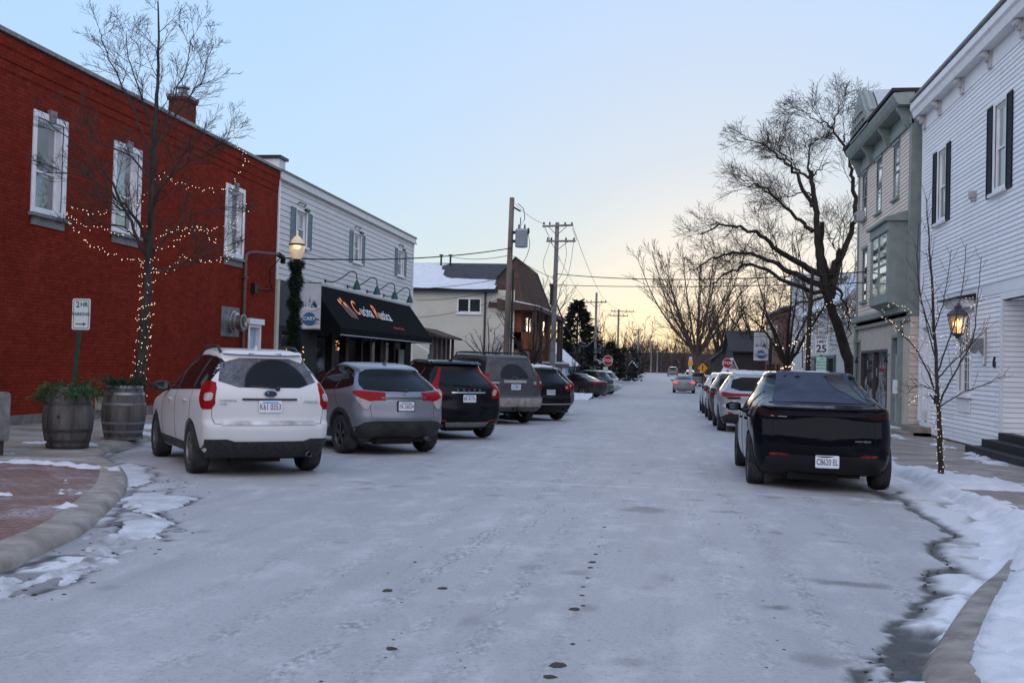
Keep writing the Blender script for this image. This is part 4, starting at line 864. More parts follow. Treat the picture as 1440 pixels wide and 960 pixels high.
def make_car(name, label, sp, paint, far=False, group=None, cat='car'):
    t = thing(name, label, cat, group=group)
    me, bvh = car_mesh(sp); b = link('body', me, [paint, M_PLAS, M_WELL], t); c = Cast(bvh, 0)
    for y in (0, sp['wb']):
        for s_ in (-1, 1): wheel(t, s_ * (sp['W'] - .125), y, sp['R'], .225, s_, sp.get('rim', M_RIM), *sp.get('spokes', (5, True)))
    g = sp.get('glass', M_GLASS)
    for s_ in (-1, 1):
        sw = patch('side_window', c, sp['side'], 'side', g, t, s_, rnd=2 if sp.get('sround') else 1)
        mb = MB()
        for y in sp['pillars']:
            za = span(sp['side'], y)[0]; zb = span(sp['side'], y - .03)[1]; seam(mb, c, [(y, za + .02), (y - .03, zb - .035)], 'side', s_, .016)
        mb.build('pillar', M_PLAS, sw)
        if sp.get('archtrim'):
            for y in (0, sp['wb']):
                r0 = sp['R'] + sp.get('gap', .055) - .002; cc = (y, sp['R'] * .98); a0 = -math.degrees(math.asin((sp['R'] - sp['z0'] - .04) / r0))
                patch('wheel_arch_trim', c, arc(cc, r0 + .07, a0, 180 - a0, 22) + arc(cc, r0, 180 - a0, a0, 22), 'side', M_PLAS, t, s_, .012, .03, 0)
        if not far:
            mb = MB()
            for P in sp.get('seams', []): seam(mb, c, P, 'side', s_)
            if mb.v: mb.build('door_gap', M_SEAM, b)
        for y, z in sp.get('handles', []):
            mb = MB(); q = c.hit((y, z), 'side', s_)[0]; mb.box(*sorted((q.x - s_ * .01, q.x + s_ * .03)), y - .1, y + .1, z - .018, z + .018); mb.build('door_handle', sp.get('handlemat', paint), t, bevel=.01, smooth=40)
        mirror(t, c, sp['mirror'][0], sp['mirror'][1], sp['W'], sp.get('mirrormat', paint), s_)
    rw = patch('rear_window', c, sp['rwin'], sp.get('rview', 'rear'), sp.get('rglass', g), t)
    patch('windshield', c, sp['fwin'], 'top', g, t)
    for s_ in (-1, 1):
        tl = None
        for kind, view, P in sp['lamps']:
            m_ = {'red': sp.get('redmat', M_RED), 'white': M_WHITEL, 'dark': M_DRED}[kind]
            o = patch('tail_light' if tl is None else {'red': 'red_lens', 'white': 'reverse_lens', 'dark': 'dark_lens'}[kind], c, P, view, m_, t if tl is None else tl, s_, .010 + (.004 if kind == 'white' else 0), .03, sp.get('lround', 1), .04)
            tl = tl or o
        if sp.get('refl'): patch('reflector', c, sp['refl'], sp.get('reflview', 'rear'), M_REFL, t, s_, .008, .02, 1, .05)
        patch('headlight', c, [(.48, sp['hlz'] - .07), (.80, sp['hlz'] - .05), (.82, sp['hlz'] + .08), (.5, sp['hlz'] + .05)] if s_ > 0 else [(-.82, sp['hlz'] + .08), (-.80, sp['hlz'] - .05), (-.48, sp['hlz'] - .07), (-.5, sp['hlz'] + .05)], 'front', M_WHITEL, t)
    patch('grille', c, [(-.4, sp['hlz'] - .2), (.4, sp['hlz'] - .2), (.45, sp['hlz'] + .04), (-.45, sp['hlz'] + .04)], 'front', M_PLAS, t)
    if sp.get('bumper'): patch('bumper_trim', c, sp['bumper'], 'rear', M_PLAS, t, 1, .006, .03, 0, .05)
    mb = MB(); 
    for P in sp.get('rseams', []): seam(mb, c, P, 'rear')
    if mb.v and not far: mb.build('tailgate_gap', M_SEAM, b)
    if sp.get('rails'):
        for s_ in (-1, 1):
            mb = MB(); x, y0, y1, h = sp['rails']; P = []
            for i in range(9): y = y0 + (y1 - y0) * i / 8; q = c.hit((s_ * x, y), 'top')[0]; P.append((s_ * x, y, q.z + (h if 0 < i < 8 else -.01)))
            mb.tube(P, .02, 6); 
            mb.build('roof_rail', sp.get('railmat', M_PLAS), t, smooth=50)
    if not far and sp.get('fin', True):
        q = c.hit((0, sp.get('finy', .1)), 'top')[0]; mb = MB(); mb.hexa([(-.03, q.y - .08, q.z - .02), (.03, q.y - .08, q.z - .02), (.012, q.y + .12, q.z - .02), (-.012, q.y + .12, q.z - .02), (-.006, q.y - .09, q.z + .06), (.006, q.y - .09, q.z + .06), (.004, q.y - .04, q.z + .055), (-.004, q.y - .04, q.z + .055)]); mb.build('roof_antenna', paint, t, bevel=.004)
    # floor pan, axle and silencer under the car
    mb = MB(); mb.box(-.5, .5, -.55, sp['wb'] + .3, sp['z0'] - .03, sp['z0'] + .02); mb.tube([(-.7, 0, sp['R'] * .9), (.7, 0, sp['R'] * .9)], .05, 8); mb.box(-.45, .2, -.62, -.42, sp['z0'] - .06, sp['z0'] + .04); mb.build('underbody', M_WELL, t)
    return t, c
def wiper(parent, c, a, b, view='rear'):
    mb = MB(); P = [c.hit((a[0] + (b[0] - a[0]) * i / 6, a[1] + (b[1] - a[1]) * i / 6), view)[0] + Vector((0, -.018, .008)) for i in range(7)]; mb.tube(P, .009, 5); mb.lathe([(.03, 0), (.03, .03), (.02, .04)], 10, P[0] + Vector((0, .02, 0)), (0, -1, 0)); mb.build('rear_wiper', M_PLAS, parent, smooth=50)
def place(t, x, y, heading):
    """rear axle at x, y; heading in degrees to the left of the street"""
    z = G(y) - .03 * min(max(x - 1, 0), 3) ; t.location = (x, y, z + .002)
    a = math.radians(heading); slope = (G(y + 3) - G(y)) / 3 * math.cos(a); t.rotation_euler = Matrix.Rotation(a, 3, 'Z').to_4x4().to_euler(); t.rotation_euler.x = math.atan(slope); return t
def copy_tree(o, parent=None):
    c = o.copy(); COL.objects.link(c); c.parent = parent
    for ch in list(o.children): copy_tree(ch, c)
    return c
SUV = dict(H=1.70, W=.885, z0=.25, wb=2.64, R=.345, clad=.0, w=[(.25, .80), (.40, .85), (.6, .878), (.8, .885), (1.0, .872), (1.08, .845), (1.35, .73), (1.61, .585), (1.7, .56)],
    rear=[(.25, -.70), (.38, -.82), (.5, -.87), (.62, -.88), (.70, -.86), (.74, -.80), (1.05, -.79), (1.16, -.77), (1.40, -.62), (1.58, -.47), (1.62, -.46)],
    front=[(.25, 3.35), (.4, 3.5), (.6, 3.54), (.75, 3.5), (.88, 3.36), (.98, 2.85), (1.05, 2.35), (1.12, 2.1), (1.4, 1.55), (1.62, .95)],
    bulge=[(.25, .06), (.6, .09), (1.0, .07), (1.6, .08)], rc=[(.25, .2), (.6, .17), (.9, .13), (1.1, .11), (1.6, .13)], apex=1.0, roofdrop=.05)

# ---- the white wagon nearest on the left
def poly_m(P): return P + [(-x, z) for x, z in P[::-1]]
def car_white():
    sp = dict(SUV); sp.update(clad=.42, mirrormat=M_PLAS, W=.885, archtrim=False, rim=M_RIM, spokes=(5, True), side=[(-.50, 1.14), (.4, 1.115), (1.95, 1.07), (1.55, 1.36), (1.22, 1.55), (.4, 1.60), (-.3, 1.565), (-.47, 1.45), (-.56, 1.25)], pillars=[.02, 1.02],
        handles=[(.36, .97), (1.42, .95)], mirror=(1.72, 1.08), hlz=.78, rwin=[(-.67, 1.17), (.67, 1.17), (.55, 1.555), (-.55, 1.555)], fwin=[(-.66, 2.2), (.66, 2.2), (.55, 1.3), (-.55, 1.3)],
        lamps=[('red', 42, [(.035, .89), (.24, .885), (.33, 1.0), (.36, 1.2), (.20, 1.255), (.04, 1.22)]), ('white', 42, [(.06, 1.0), (.17, .99), (.19, 1.09), (.06, 1.10)])], refl=[(.52, .43), (.78, .43), (.78, .475), (.52, .475)],
        rseams=[[(-.73, 1.13), (-.735, .8), (-.70, .70), (.70, .70), (.735, .8), (.73, 1.13)]], seams=[[(1.0, .38), (1.02, 1.08)], [(-.12, .68), (.05, .74), (.02, 1.1)], [(2.05, .38), (1.98, 1.05)]], rails=(.53, -.25, 1.35, .055), finy=.1,
        rglass=mat_frost('salt sprayed rear glass', (.10, 1.16), 0, .44))
    t, c = make_car('parked_car', 'white wagon with salt sprayed rear glass parked nearest the wine barrels', sp, mat_paint('white car paint', (.60, .60, .60), .4), group='cars parked at an angle along the left kerb')
    for s_ in (-1, 1): patch('door_sill', c, [(.45, .27), (2.2, .27), (2.2, .40), (.45, .40)], 'side', M_PLAS, t, s_, .008, .02, 0)
    patch('rear_bumper', c, poly_m([(0, .255), (.78, .255), (.80, .34), (.80, .50), (.55, .505), (.45, .475), (0, .475)][1:]), 'rear', M('salted black bumper', (.016, .016, .017), .6, var=.3, vscale=26, col2=(.04, .04, .042), bmp=.2, bscale=90), t, 1, .012, .03, 0)
    patch('bumper_step', c, [(-.62, .685), (.62, .685), (.60, .735), (-.60, .735)], 'rear', mat_snow('salty step', .9), t, 1, .012, .04, 0)
    patch('tailgate_handle', c, [(-.36, 1.005), (.36, 1.005), (.36, 1.03), (-.36, 1.03)], 'rear', M_PLAS, t, 1, .012, .03, 0)
    sp_ = patch('roof_spoiler', c, [(-.52, 1.585), (.52, 1.585), (.50, 1.625), (-.50, 1.625)], 'rear', MATS['white car paint'], t, 1, .04, .08, 1)
    q = c.hit((0, 1.61), 'rear')[0]; mb = MB(); mb.box(-.22, .22, q.y - .05, q.y - .03, 1.597, 1.620); mb.build('high_brake_light', M_DRED, t, bevel=.004)
    y = c.hit((0, .92), 'rear')[0].y; plate(t, (.0, y - .018, .925), 'K61 0353', ink=M_PINK)
    q = c.hit((0, 1.09), 'rear')[0]; mb = MB(); mb.tube([(.085 * math.cos(a), q.y - .012, 1.09 + .045 * math.sin(a)) for a in [2 * PI * i / 20 for i in range(21)]], .007, 5)
    for x, z, r in ((-.03, .012, .016), (.02, .018, .007), (.045, .008, .007), (.03, -.014, .007), (.0, -.02, .007), (.055, -.01, .006)): mb.lathe([(.001, 0), (r, .002), (.001, .012)], 4, (x, q.y - .008, 1.09 + z), (0, -1, 0))
    mb.build('emblem', M_CHROME, t, smooth=40); em = MB(); em.prism([(.08 * math.cos(2 * PI * i / 20), q.y - .010, 1.09 + .042 * math.sin(2 * PI * i / 20)) for i in range(20)], (0, .02, 0)); em.build('emblem_field', M('emblem blue', (.02, .03, .09), .3, var=0), t)
    for s__, x, z, sz in (('SYMMETRICAL', -.54, 1.0, .034), ('AWD', -.60, .955, .034), ('FORESTER', .56, .985, .046)):
        y = c.hit((x, z), 'rear')[0].y; a = math.radians(-10 if x < 0 else 10); text(s__, sz, M_CHROME, t, (x, y - .012, z), (1, math.tan(-a) * -.35, 0), (0, 0, 1), name='badge', world=False, depth=.003)
    wiper(t, c, (.10, 1.15), (-.26, 1.19))
    mb = MB(); mb.tube([(.55, -.45, .30), (.55, -.80, .29)], .035, 10, cap=False); mb.build('exhaust_pipe', M_SILV, t, smooth=50)
    return t
# ---- the silver crossover
def car_silver():
    sp = dict(SUV); sp.update(H=1.57, W=.885, wb=2.61, R=.335, gap=.06, clad=.36, archtrim=True, rim=M_DRIM, spokes=(5, True), roofdrop=.085, apex=1.15, crown=.1,
        w=[(.25, .79), (.4, .85), (.6, .88), (.85, .885), (1.0, .87), (1.08, .84), (1.3, .72), (1.50, .575), (1.6, .55)],
        rear=[(.25, -.52), (.38, -.68), (.5, -.77), (.62, -.80), (.75, -.785), (.95, -.76), (1.02, -.73), (1.06, -.70), (1.30, -.47), (1.46, -.30), (1.51, -.28)],
        front=[(.25, 3.3), (.4, 3.45), (.6, 3.5), (.75, 3.45), (.85, 3.3), (.95, 2.8), (1.02, 2.35), (1.08, 2.15), (1.3, 1.65), (1.52, 1.0)],
        bulge=[(.25, .08), (.6, .13), (1.0, .13), (1.5, .10)], rc=[(.25, .22), (.6, .24), (.9, .24), (1.1, .2), (1.5, .17)],
        side=[(-.16, 1.14), (.3, 1.09), (1.95, 1.02), (1.55, 1.31), (1.2, 1.47), (.5, 1.52), (.1, 1.44), (-.14, 1.28), (-.27, 1.18)], pillars=[.30, 1.05], handles=[(1.35, .93)], mirror=(1.72, 1.05), hlz=.75,
        rwin=[(-.66, 1.08), (.66, 1.08), (.70, 1.2), (.54, 1.43), (.3, 1.455), (-.3, 1.455), (-.54, 1.43), (-.70, 1.2)], fwin=[(-.66, 2.25), (.66, 2.25), (.54, 1.4), (-.54, 1.4)],
        lamps=[('red', 33, [(-.1, .93), (.06, .93), (.25, .90), (.47, 1.06), (.42, 1.09), (.2, 1.075), (-.08, 1.055)]), ('white', 33, [(.12, .90), (.20, .78), (.25, .785), (.42, 1.0), (.2, .925)])], lround=0, redmat=M_RED,
        refl=[(.50, .37), (.72, .40), (.74, .43), (.53, .42)], rseams=[[(-.60, 1.05), (-.60, .80), (-.57, .62), (.57, .62), (.60, .80), (.60, 1.05)]], seams=[[(1.0, .38), (1.03, 1.05)], [(-.02, .75), (.12, .85), (.32, 1.1)], [(2.05, .38), (1.98, 1.0)]], rails=None, finy=.15)
    pm = mat_paint('silver car paint', (.20, .215, .25), .3, (.26, .26, .27), rough=.3, metal=.45)
    t, c = make_car('parked_car', 'silver crossover with black lower bumper parked between the white wagon and the black one', sp, pm, group='cars parked at an angle along the left kerb')
    patch('rear_bumper', c, [(-.84, .27), (.84, .27), (.86, .44), (.70, .56), (.50, .59), (-.50, .59), (-.70, .56), (-.86, .44)], 'rear', M_PLAS, t, 1, .01, .03, 0)
    for s_ in (-1, 1): patch('door_sill', c, [(.42, .27), (2.2, .27), (2.2, .42), (.42, .42)], 'side', M_PLAS, t, s_, .008, .02, 0)
    patch('tailgate_handle', c, [(-.42, .955), (.42, .955), (.42, .985), (-.42, .985)], 'rear', M_DRIM, t, 1, .012, .03, 0)
    q = c.hit((0, 1.03), 'rear')[0]; mb = MB()
    for a, b in (((-.035, .04), (-.025, -.04)), ((.035, .04), (.025, -.04)), ((-.03, 0), (.03, 0))): mb.tube([(a[0], q.y - .012, 1.03 + a[1]), (b[0], q.y - .012, 1.03 + b[1])], .007, 5)
    mb.build('emblem', M_CHROME, t)
    y = c.hit((.0, .83), 'rear')[0].y; p = plate(t, (.0, y - .022, .835), 'FA 36024', ink=M_PINK, w_=.29, h_=.15); mb = MB(); mb.prism([(.165 * a, y - .010, .835 + .09 * b) for a, b in ((-1, -1), (1, -1), (1, 1), (-1, 1))], (0, .01, 0)); mb.build('plate_frame', M_INK, p)
    wiper(t, c, (.05, 1.09), (-.3, 1.11)); mb = MB(); mb.tube([(.5, -.4, .27), (.5, -.70, .27)], .03, 10, cap=False); mb.build('exhaust_pipe', M_SILV, t)
    return t
# ---- the black one with tall lamps
def car_black():
    sp = dict(SUV); sp.update(H=1.69, W=.93, wb=2.77, R=.36, clad=.3, roofdrop=.06, apex=1.2, rim=M_RIM,
        w=[(.25, .84), (.4, .90), (.6, .925), (.85, .93), (1.0, .915), (1.08, .88), (1.3, .75), (1.58, .59), (1.7, .56)],
        rear=[(.25, -.62), (.38, -.80), (.55, -.86), (.70, -.85), (.80, -.82), (1.0, -.80), (1.10, -.77), (1.35, -.56), (1.54, -.40), (1.6, -.38)],
        bulge=[(.25, .08), (.6, .12), (1.0, .11), (1.6, .09)], rc=[(.25, .22), (.6, .22), (.9, .19), (1.1, .17), (1.6, .15)],
        side=[(-.30, 1.17), (.4, 1.12), (2.0, 1.06), (1.6, 1.36), (1.25, 1.54), (.4, 1.59), (-.1, 1.52), (-.34, 1.33)], pillars=[.1, 1.1], handles=[(.4, .98), (1.45, .96)], mirror=(1.78, 1.08), hlz=.78,
        rwin=[(-.62, 1.13), (.62, 1.13), (.53, 1.50), (.3, 1.525), (-.3, 1.525), (-.53, 1.50)], fwin=[(-.68, 2.3), (.68, 2.3), (.55, 1.4), (-.55, 1.4)],
        lamps=[('red', 33, [(.10, .86), (.40, .90), (.46, 1.0), (.34, 1.14), (.27, 1.32), (.26, 1.5), (.185, 1.53), (.20, 1.3), (.20, 1.1), (.08, 1.0)]), ('white', 33, [(.11, .93), (.2, .94), (.25, 1.06), (.17, 1.06), (.12, 1.0)])], lround=1,
        refl=[(.5, .40), (.72, .40), (.72, .43), (.5, .43)], rseams=[[(-.72, 1.0), (-.70, .62), (.70, .62), (.72, 1.0)], [(-.86, .5), (.86, .5)]], seams=[[(1.05, .38), (1.08, 1.08)], [(2.1, .38), (2.03, 1.03)]], handlemat=M_CHROME, rails=(.55, -.1, 1.5, .035))
    t, c = make_car('parked_car', 'black crossover with tall red lamps climbing the rear pillars beside the silver one', sp, mat_paint('black car paint', (.0035, .0035, .006), .04, (.08, .08, .09), .2, coat=.12), group='cars parked at an angle along the left kerb')
    patch('chrome_strip', c, [(-.40, .985), (.40, .985), (.40, 1.012), (-.40, 1.012)], 'rear', M_CHROME, t, 1, .014, .03, 0)
    patch('skid_plate', c, [(-.45, .27), (.45, .27), (.52, .385), (-.52, .385)], 'rear', M_SILV, t, 1, .014, .03, 0)
    patch('roof_spoiler', c, [(-.54, 1.56), (.54, 1.56), (.54, 1.60), (-.54, 1.60)], 'rear', MATS['black car paint'], t, 1, .07, .1, 0)
    for i, ch in enumerate('VOLVO'):
        x = (i - 2) * .13; y = c.hit((x, 1.05), 'rear')[0].y; text(ch, .062, M_CHROME, t, (x, y - .014, 1.052), (1, 0, 0), (0, 0, 1), name='badge', world=False)
    y = c.hit((0, .87), 'rear')[0].y; plate(t, (.0, y - .02, .875), 'BK 41176', ink=M_PINK); wiper(t, c, (.05, 1.14), (-.32, 1.17))
    mb = MB(); [mb.tube([(x, -.4, .30), (x, -.80, .30)], .035, 10, cap=False) for x in (-.58, .58)]; mb.build('exhaust_pipe', M_CHROME, t)
    return t
# ---- the big dusty grey wagon
def car_dusty():
    sp = dict(SUV); sp.update(H=1.95, W=1.0, wb=3.02, R=.395, clad=.0, roofdrop=.03, apex=1.2, z0=.36, crown=.07, inset=.12,
        w=[(.36, .92), (.5, .97), (.7, .995), (1.0, 1.0), (1.15, .985), (1.25, .96), (1.5, .87), (1.85, .74), (1.95, .72)],
        rear=[(.36, -.86), (.48, -1.02), (.62, -1.06), (.74, -1.05), (.80, -.97), (1.1, -.96), (1.25, -.93), (1.6, -.78), (1.84, -.66), (1.9, -.64)],
        front=[(.36, 3.75), (.5, 3.9), (.7, 3.95), (.95, 3.9), (1.08, 3.7), (1.15, 3.0), (1.22, 2.6), (1.3, 2.35), (1.6, 1.95), (1.9, 1.5)],
        bulge=[(.36, .06), (.7, .09), (1.1, .07), (1.9, .07)], rc=[(.36, .2), (.7, .18), (1.1, .12), (1.9, .1)],
        side=[(-.72, 1.27), (2.3, 1.22), (1.95, 1.5), (1.7, 1.74), (1.2, 1.80), (-.5, 1.80), (-.66, 1.5)], pillars=[.0, 1.15], handles=[(.45, 1.1), (1.6, 1.08)], mirror=(2.0, 1.22), hlz=.95,
        rwin=[(-.80, 1.28), (.80, 1.28), (.70, 1.78), (-.70, 1.78)], fwin=[(-.75, 2.55), (.75, 2.55), (.65, 1.75), (-.65, 1.75)],
        lamps=[('red', 45, [(-.04, .98), (.17, .98), (.18, 1.40), (-.02, 1.40)]), ('white', 45, [(-.03, 1.13), (.165, 1.13), (.17, 1.2), (-.03, 1.2)])], lround=0,
        refl=None, rseams=[[(-.76, 1.3), (-.78, .82), (.78, .82), (.76, 1.3)], [(-.75, 1.235), (.75, 1.235)]], seams=[[(1.1, .5), (1.15, 1.2)], [(2.3, .5), (2.3, 1.2)]], rails=(.66, -.4, 1.5, .06),
        rglass=mat_frost('dusty rear glass', (0, 1.27), 0, .46, clear=(.02, .022, .026), frost=(.12, .117, .125)), glass=mat_glass('dusty side glass', (.015, .016, .018), .2, .0))
    pm = mat_paint('dusty grey paint', (.045, .047, .054), .8, (.115, .112, .118), .45)
    t, c = make_car('parked_car', 'big dusty grey wagon with wiper fan on its dirty rear glass and roof rack', sp, pm, group='cars parked at an angle along the left kerb')
    patch('rear_bumper', c, [(-.95, .50), (.95, .50), (.96, .74), (-.96, .74)], 'rear', M('salted beige bumper', (.27, .25, .24), .7, var=.35, vscale=7), t, 1, .014, .03, 0)
    patch('license_garnish', c, [(-.36, 1.15), (.36, 1.15), (.36, 1.225), (-.36, 1.225)], 'rear', M('dull chrome', (.34, .34, .35), .45, .3), t, 1, .016, .03, 0)
    q = c.hit((0, 1.30), 'rear')[0]; mb = MB(); mb.prism([(.09 * math.cos(a), q.y - .012, 1.30 + .04 * math.sin(a)) for a in [2 * PI * i / 16 for i in range(16)]], (0, .02, 0)); mb.build('emblem', M('dusty emblem', (.06, .07, .1), .5), t)
    for x in (-.62, .66): y = c.hit((x, 1.16), 'rear')[0].y; patch('badge', c, [(x - .12, 1.13), (x + .12, 1.13), (x + .12, 1.17), (x - .12, 1.17)] if x < 0 else [(x - .04, 1.11), (x + .04, 1.11), (x + .04, 1.19), (x - .04, 1.19)], 'rear', MATS['dull chrome'], t, 1, .012, .03, 0)
    y = c.hit((0, 1.03), 'rear')[0].y; plate(t, (0, y - .02, 1.04), 'CJ 28815', ink=M_PINK)
    mb = MB(); mb.box(-.06, .06, -1.16, -.9, .40, .50); mb.box(-.12, .12, -1.10, -1.0, .38, .48); mb.build('tow_hitch', M_PLAS, t, bevel=.008)
    rk = MB(); [rk.tube([(-.62, y, 1.985), (.62, y, 1.985)], .018, 6) for y in (-.2, .5, 1.2)]; rk.build('rack_crossbar', M_PLAS, t); wiper(t, c, (0, 1.26), (-.4, 1.30)); return t
# ---- dark crossovers further along
def spec_dark():
    sp = dict(SUV); sp.update(H=1.70, W=.96, wb=2.82, R=.37, roofdrop=.06, apex=1.2, w=[(.25, .86), (.4, .93), (.6, .955), (.85, .96), (1.0, .945), (1.08, .91), (1.3, .78), (1.58, .62), (1.7, .58)],
        rear=[(.25, -.72), (.38, -.90), (.55, -.98), (.70, -.97), (.78, -.92), (1.0, -.90), (1.12, -.86), (1.35, -.68), (1.54, -.54), (1.6, -.52)], bulge=[(.25, .08), (.6, .13), (1.0, .12), (1.6, .1)], rc=[(.25, .22), (.6, .24), (.9, .2), (1.1, .17), (1.6, .15)],
        side=[(-.4, 1.17), (.4, 1.12), (2.05, 1.06), (1.65, 1.36), (1.25, 1.54), (.4, 1.59), (-.2, 1.53), (-.5, 1.3)], pillars=[.1, 1.1], handles=[(.4, .98), (1.45, .96)], mirror=(1.8, 1.08), hlz=.78,
        rwin=[(-.66, 1.15), (.66, 1.15), (.56, 1.52), (-.56, 1.52)], fwin=[(-.68, 2.3), (.68, 2.3), (.55, 1.4), (-.55, 1.4)], lamps=[('red', 36, [(-.02, .92), (.30, .93), (.46, 1.06), (.28, 1.13), (.0, 1.08)]), ('white', 36, [(-.01, .98), (.1, .99), (.1, 1.05), (.0, 1.04)])], refl=None, rseams=[[(-.72, 1.1), (-.7, .65), (.7, .65), (.72, 1.1)]], seams=[])
    return sp
def car_dark():
    t, c = make_car('parked_car', 'black crossover with snow along its roof edge parked past the dusty wagon', spec_dark(), mat_paint('black salt paint', (.005, .005, .007), .08, (.10, .10, .11), .22, coat=.12), group='cars parked at an angle along the left kerb')
    patch('chrome_strip', c, [(-.86, .505), (.86, .505), (.86, .53), (-.86, .53)], 'rear', M_CHROME, t, 1, .014, .03, 0); y = c.hit((0, .86), 'rear')[0].y; plate(t, (0, y - .02, .87), 'DW 60218', ink=M_PINK)
    patch('roof_snow', c, [(-.5, -.4), (.5, -.4), (.52, .3), (.45, 1.2), (-.45, 1.2), (-.52, .3)], 'top', M_SNOW, t, 1, .022, .04, 2)
    mb = MB(); [mb.tube([(x, -.4, .30), (x, -.92, .30)], .035, 10, cap=False) for x in (-.6, .6)]; mb.build('exhaust_pipe', M_CHROME, t); return t
def spec_sedan():
    sp = dict(SUV); sp.update(H=1.45, W=.91, wb=2.78, R=.325, z0=.2, roofdrop=.05, apex=1.15, crown=.07, w=[(.2, .80), (.35, .87), (.55, .905), (.75, .91), (.9, .895), (.97, .85), (1.15, .74), (1.36, .56), (1.45, .53)],
        rear=[(.2, -.85), (.35, -1.0), (.5, -1.05), (.7, -1.04), (.9, -1.0), (.98, -.97), (1.0, -.85), (1.03, -.55), (1.12, -.3), (1.25, .02), (1.36, .3), (1.4, .36)], front=[(.2, 3.5), (.35, 3.65), (.5, 3.7), (.65, 3.65), (.75, 3.5), (.85, 3.0), (.92, 2.5), (.98, 2.3), (1.2, 1.8), (1.38, 1.15)],
        bulge=[(.2, .1), (.6, .14), (1.0, .12), (1.4, .08)], rc=[(.2, .25), (.6, .28), (.9, .24), (1.1, .2), (1.4, .16)], side=[(-.28, 1.04), (.3, .98), (2.1, .92), (1.65, 1.18), (1.25, 1.33), (.5, 1.36), (.1, 1.25), (-.3, 1.09)], pillars=[.35, 1.1], handles=[(.4, .87), (1.5, .85)], mirror=(1.85, .95), hlz=.62,
        rwin=[(-.6, -.35), (.6, -.35), (.52, .25), (-.52, .25)], rview='top', fwin=[(-.66, 2.3), (.66, 2.3), (.5, 1.4), (-.5, 1.4)], lamps=[('red', 40, [(-.2, .80), (.1, .78), (.3, .86), (.2, .94), (-.18, .94)])], refl=None, rseams=[[(-.62, .98), (-.6, .7), (.6, .7), (.62, .98)]], seams=[[(1.05, .3), (1.1, .95)], [(.05, .6), (.2, 1.0)], [(2.1, .3), (2.1, .92)]])
    return sp
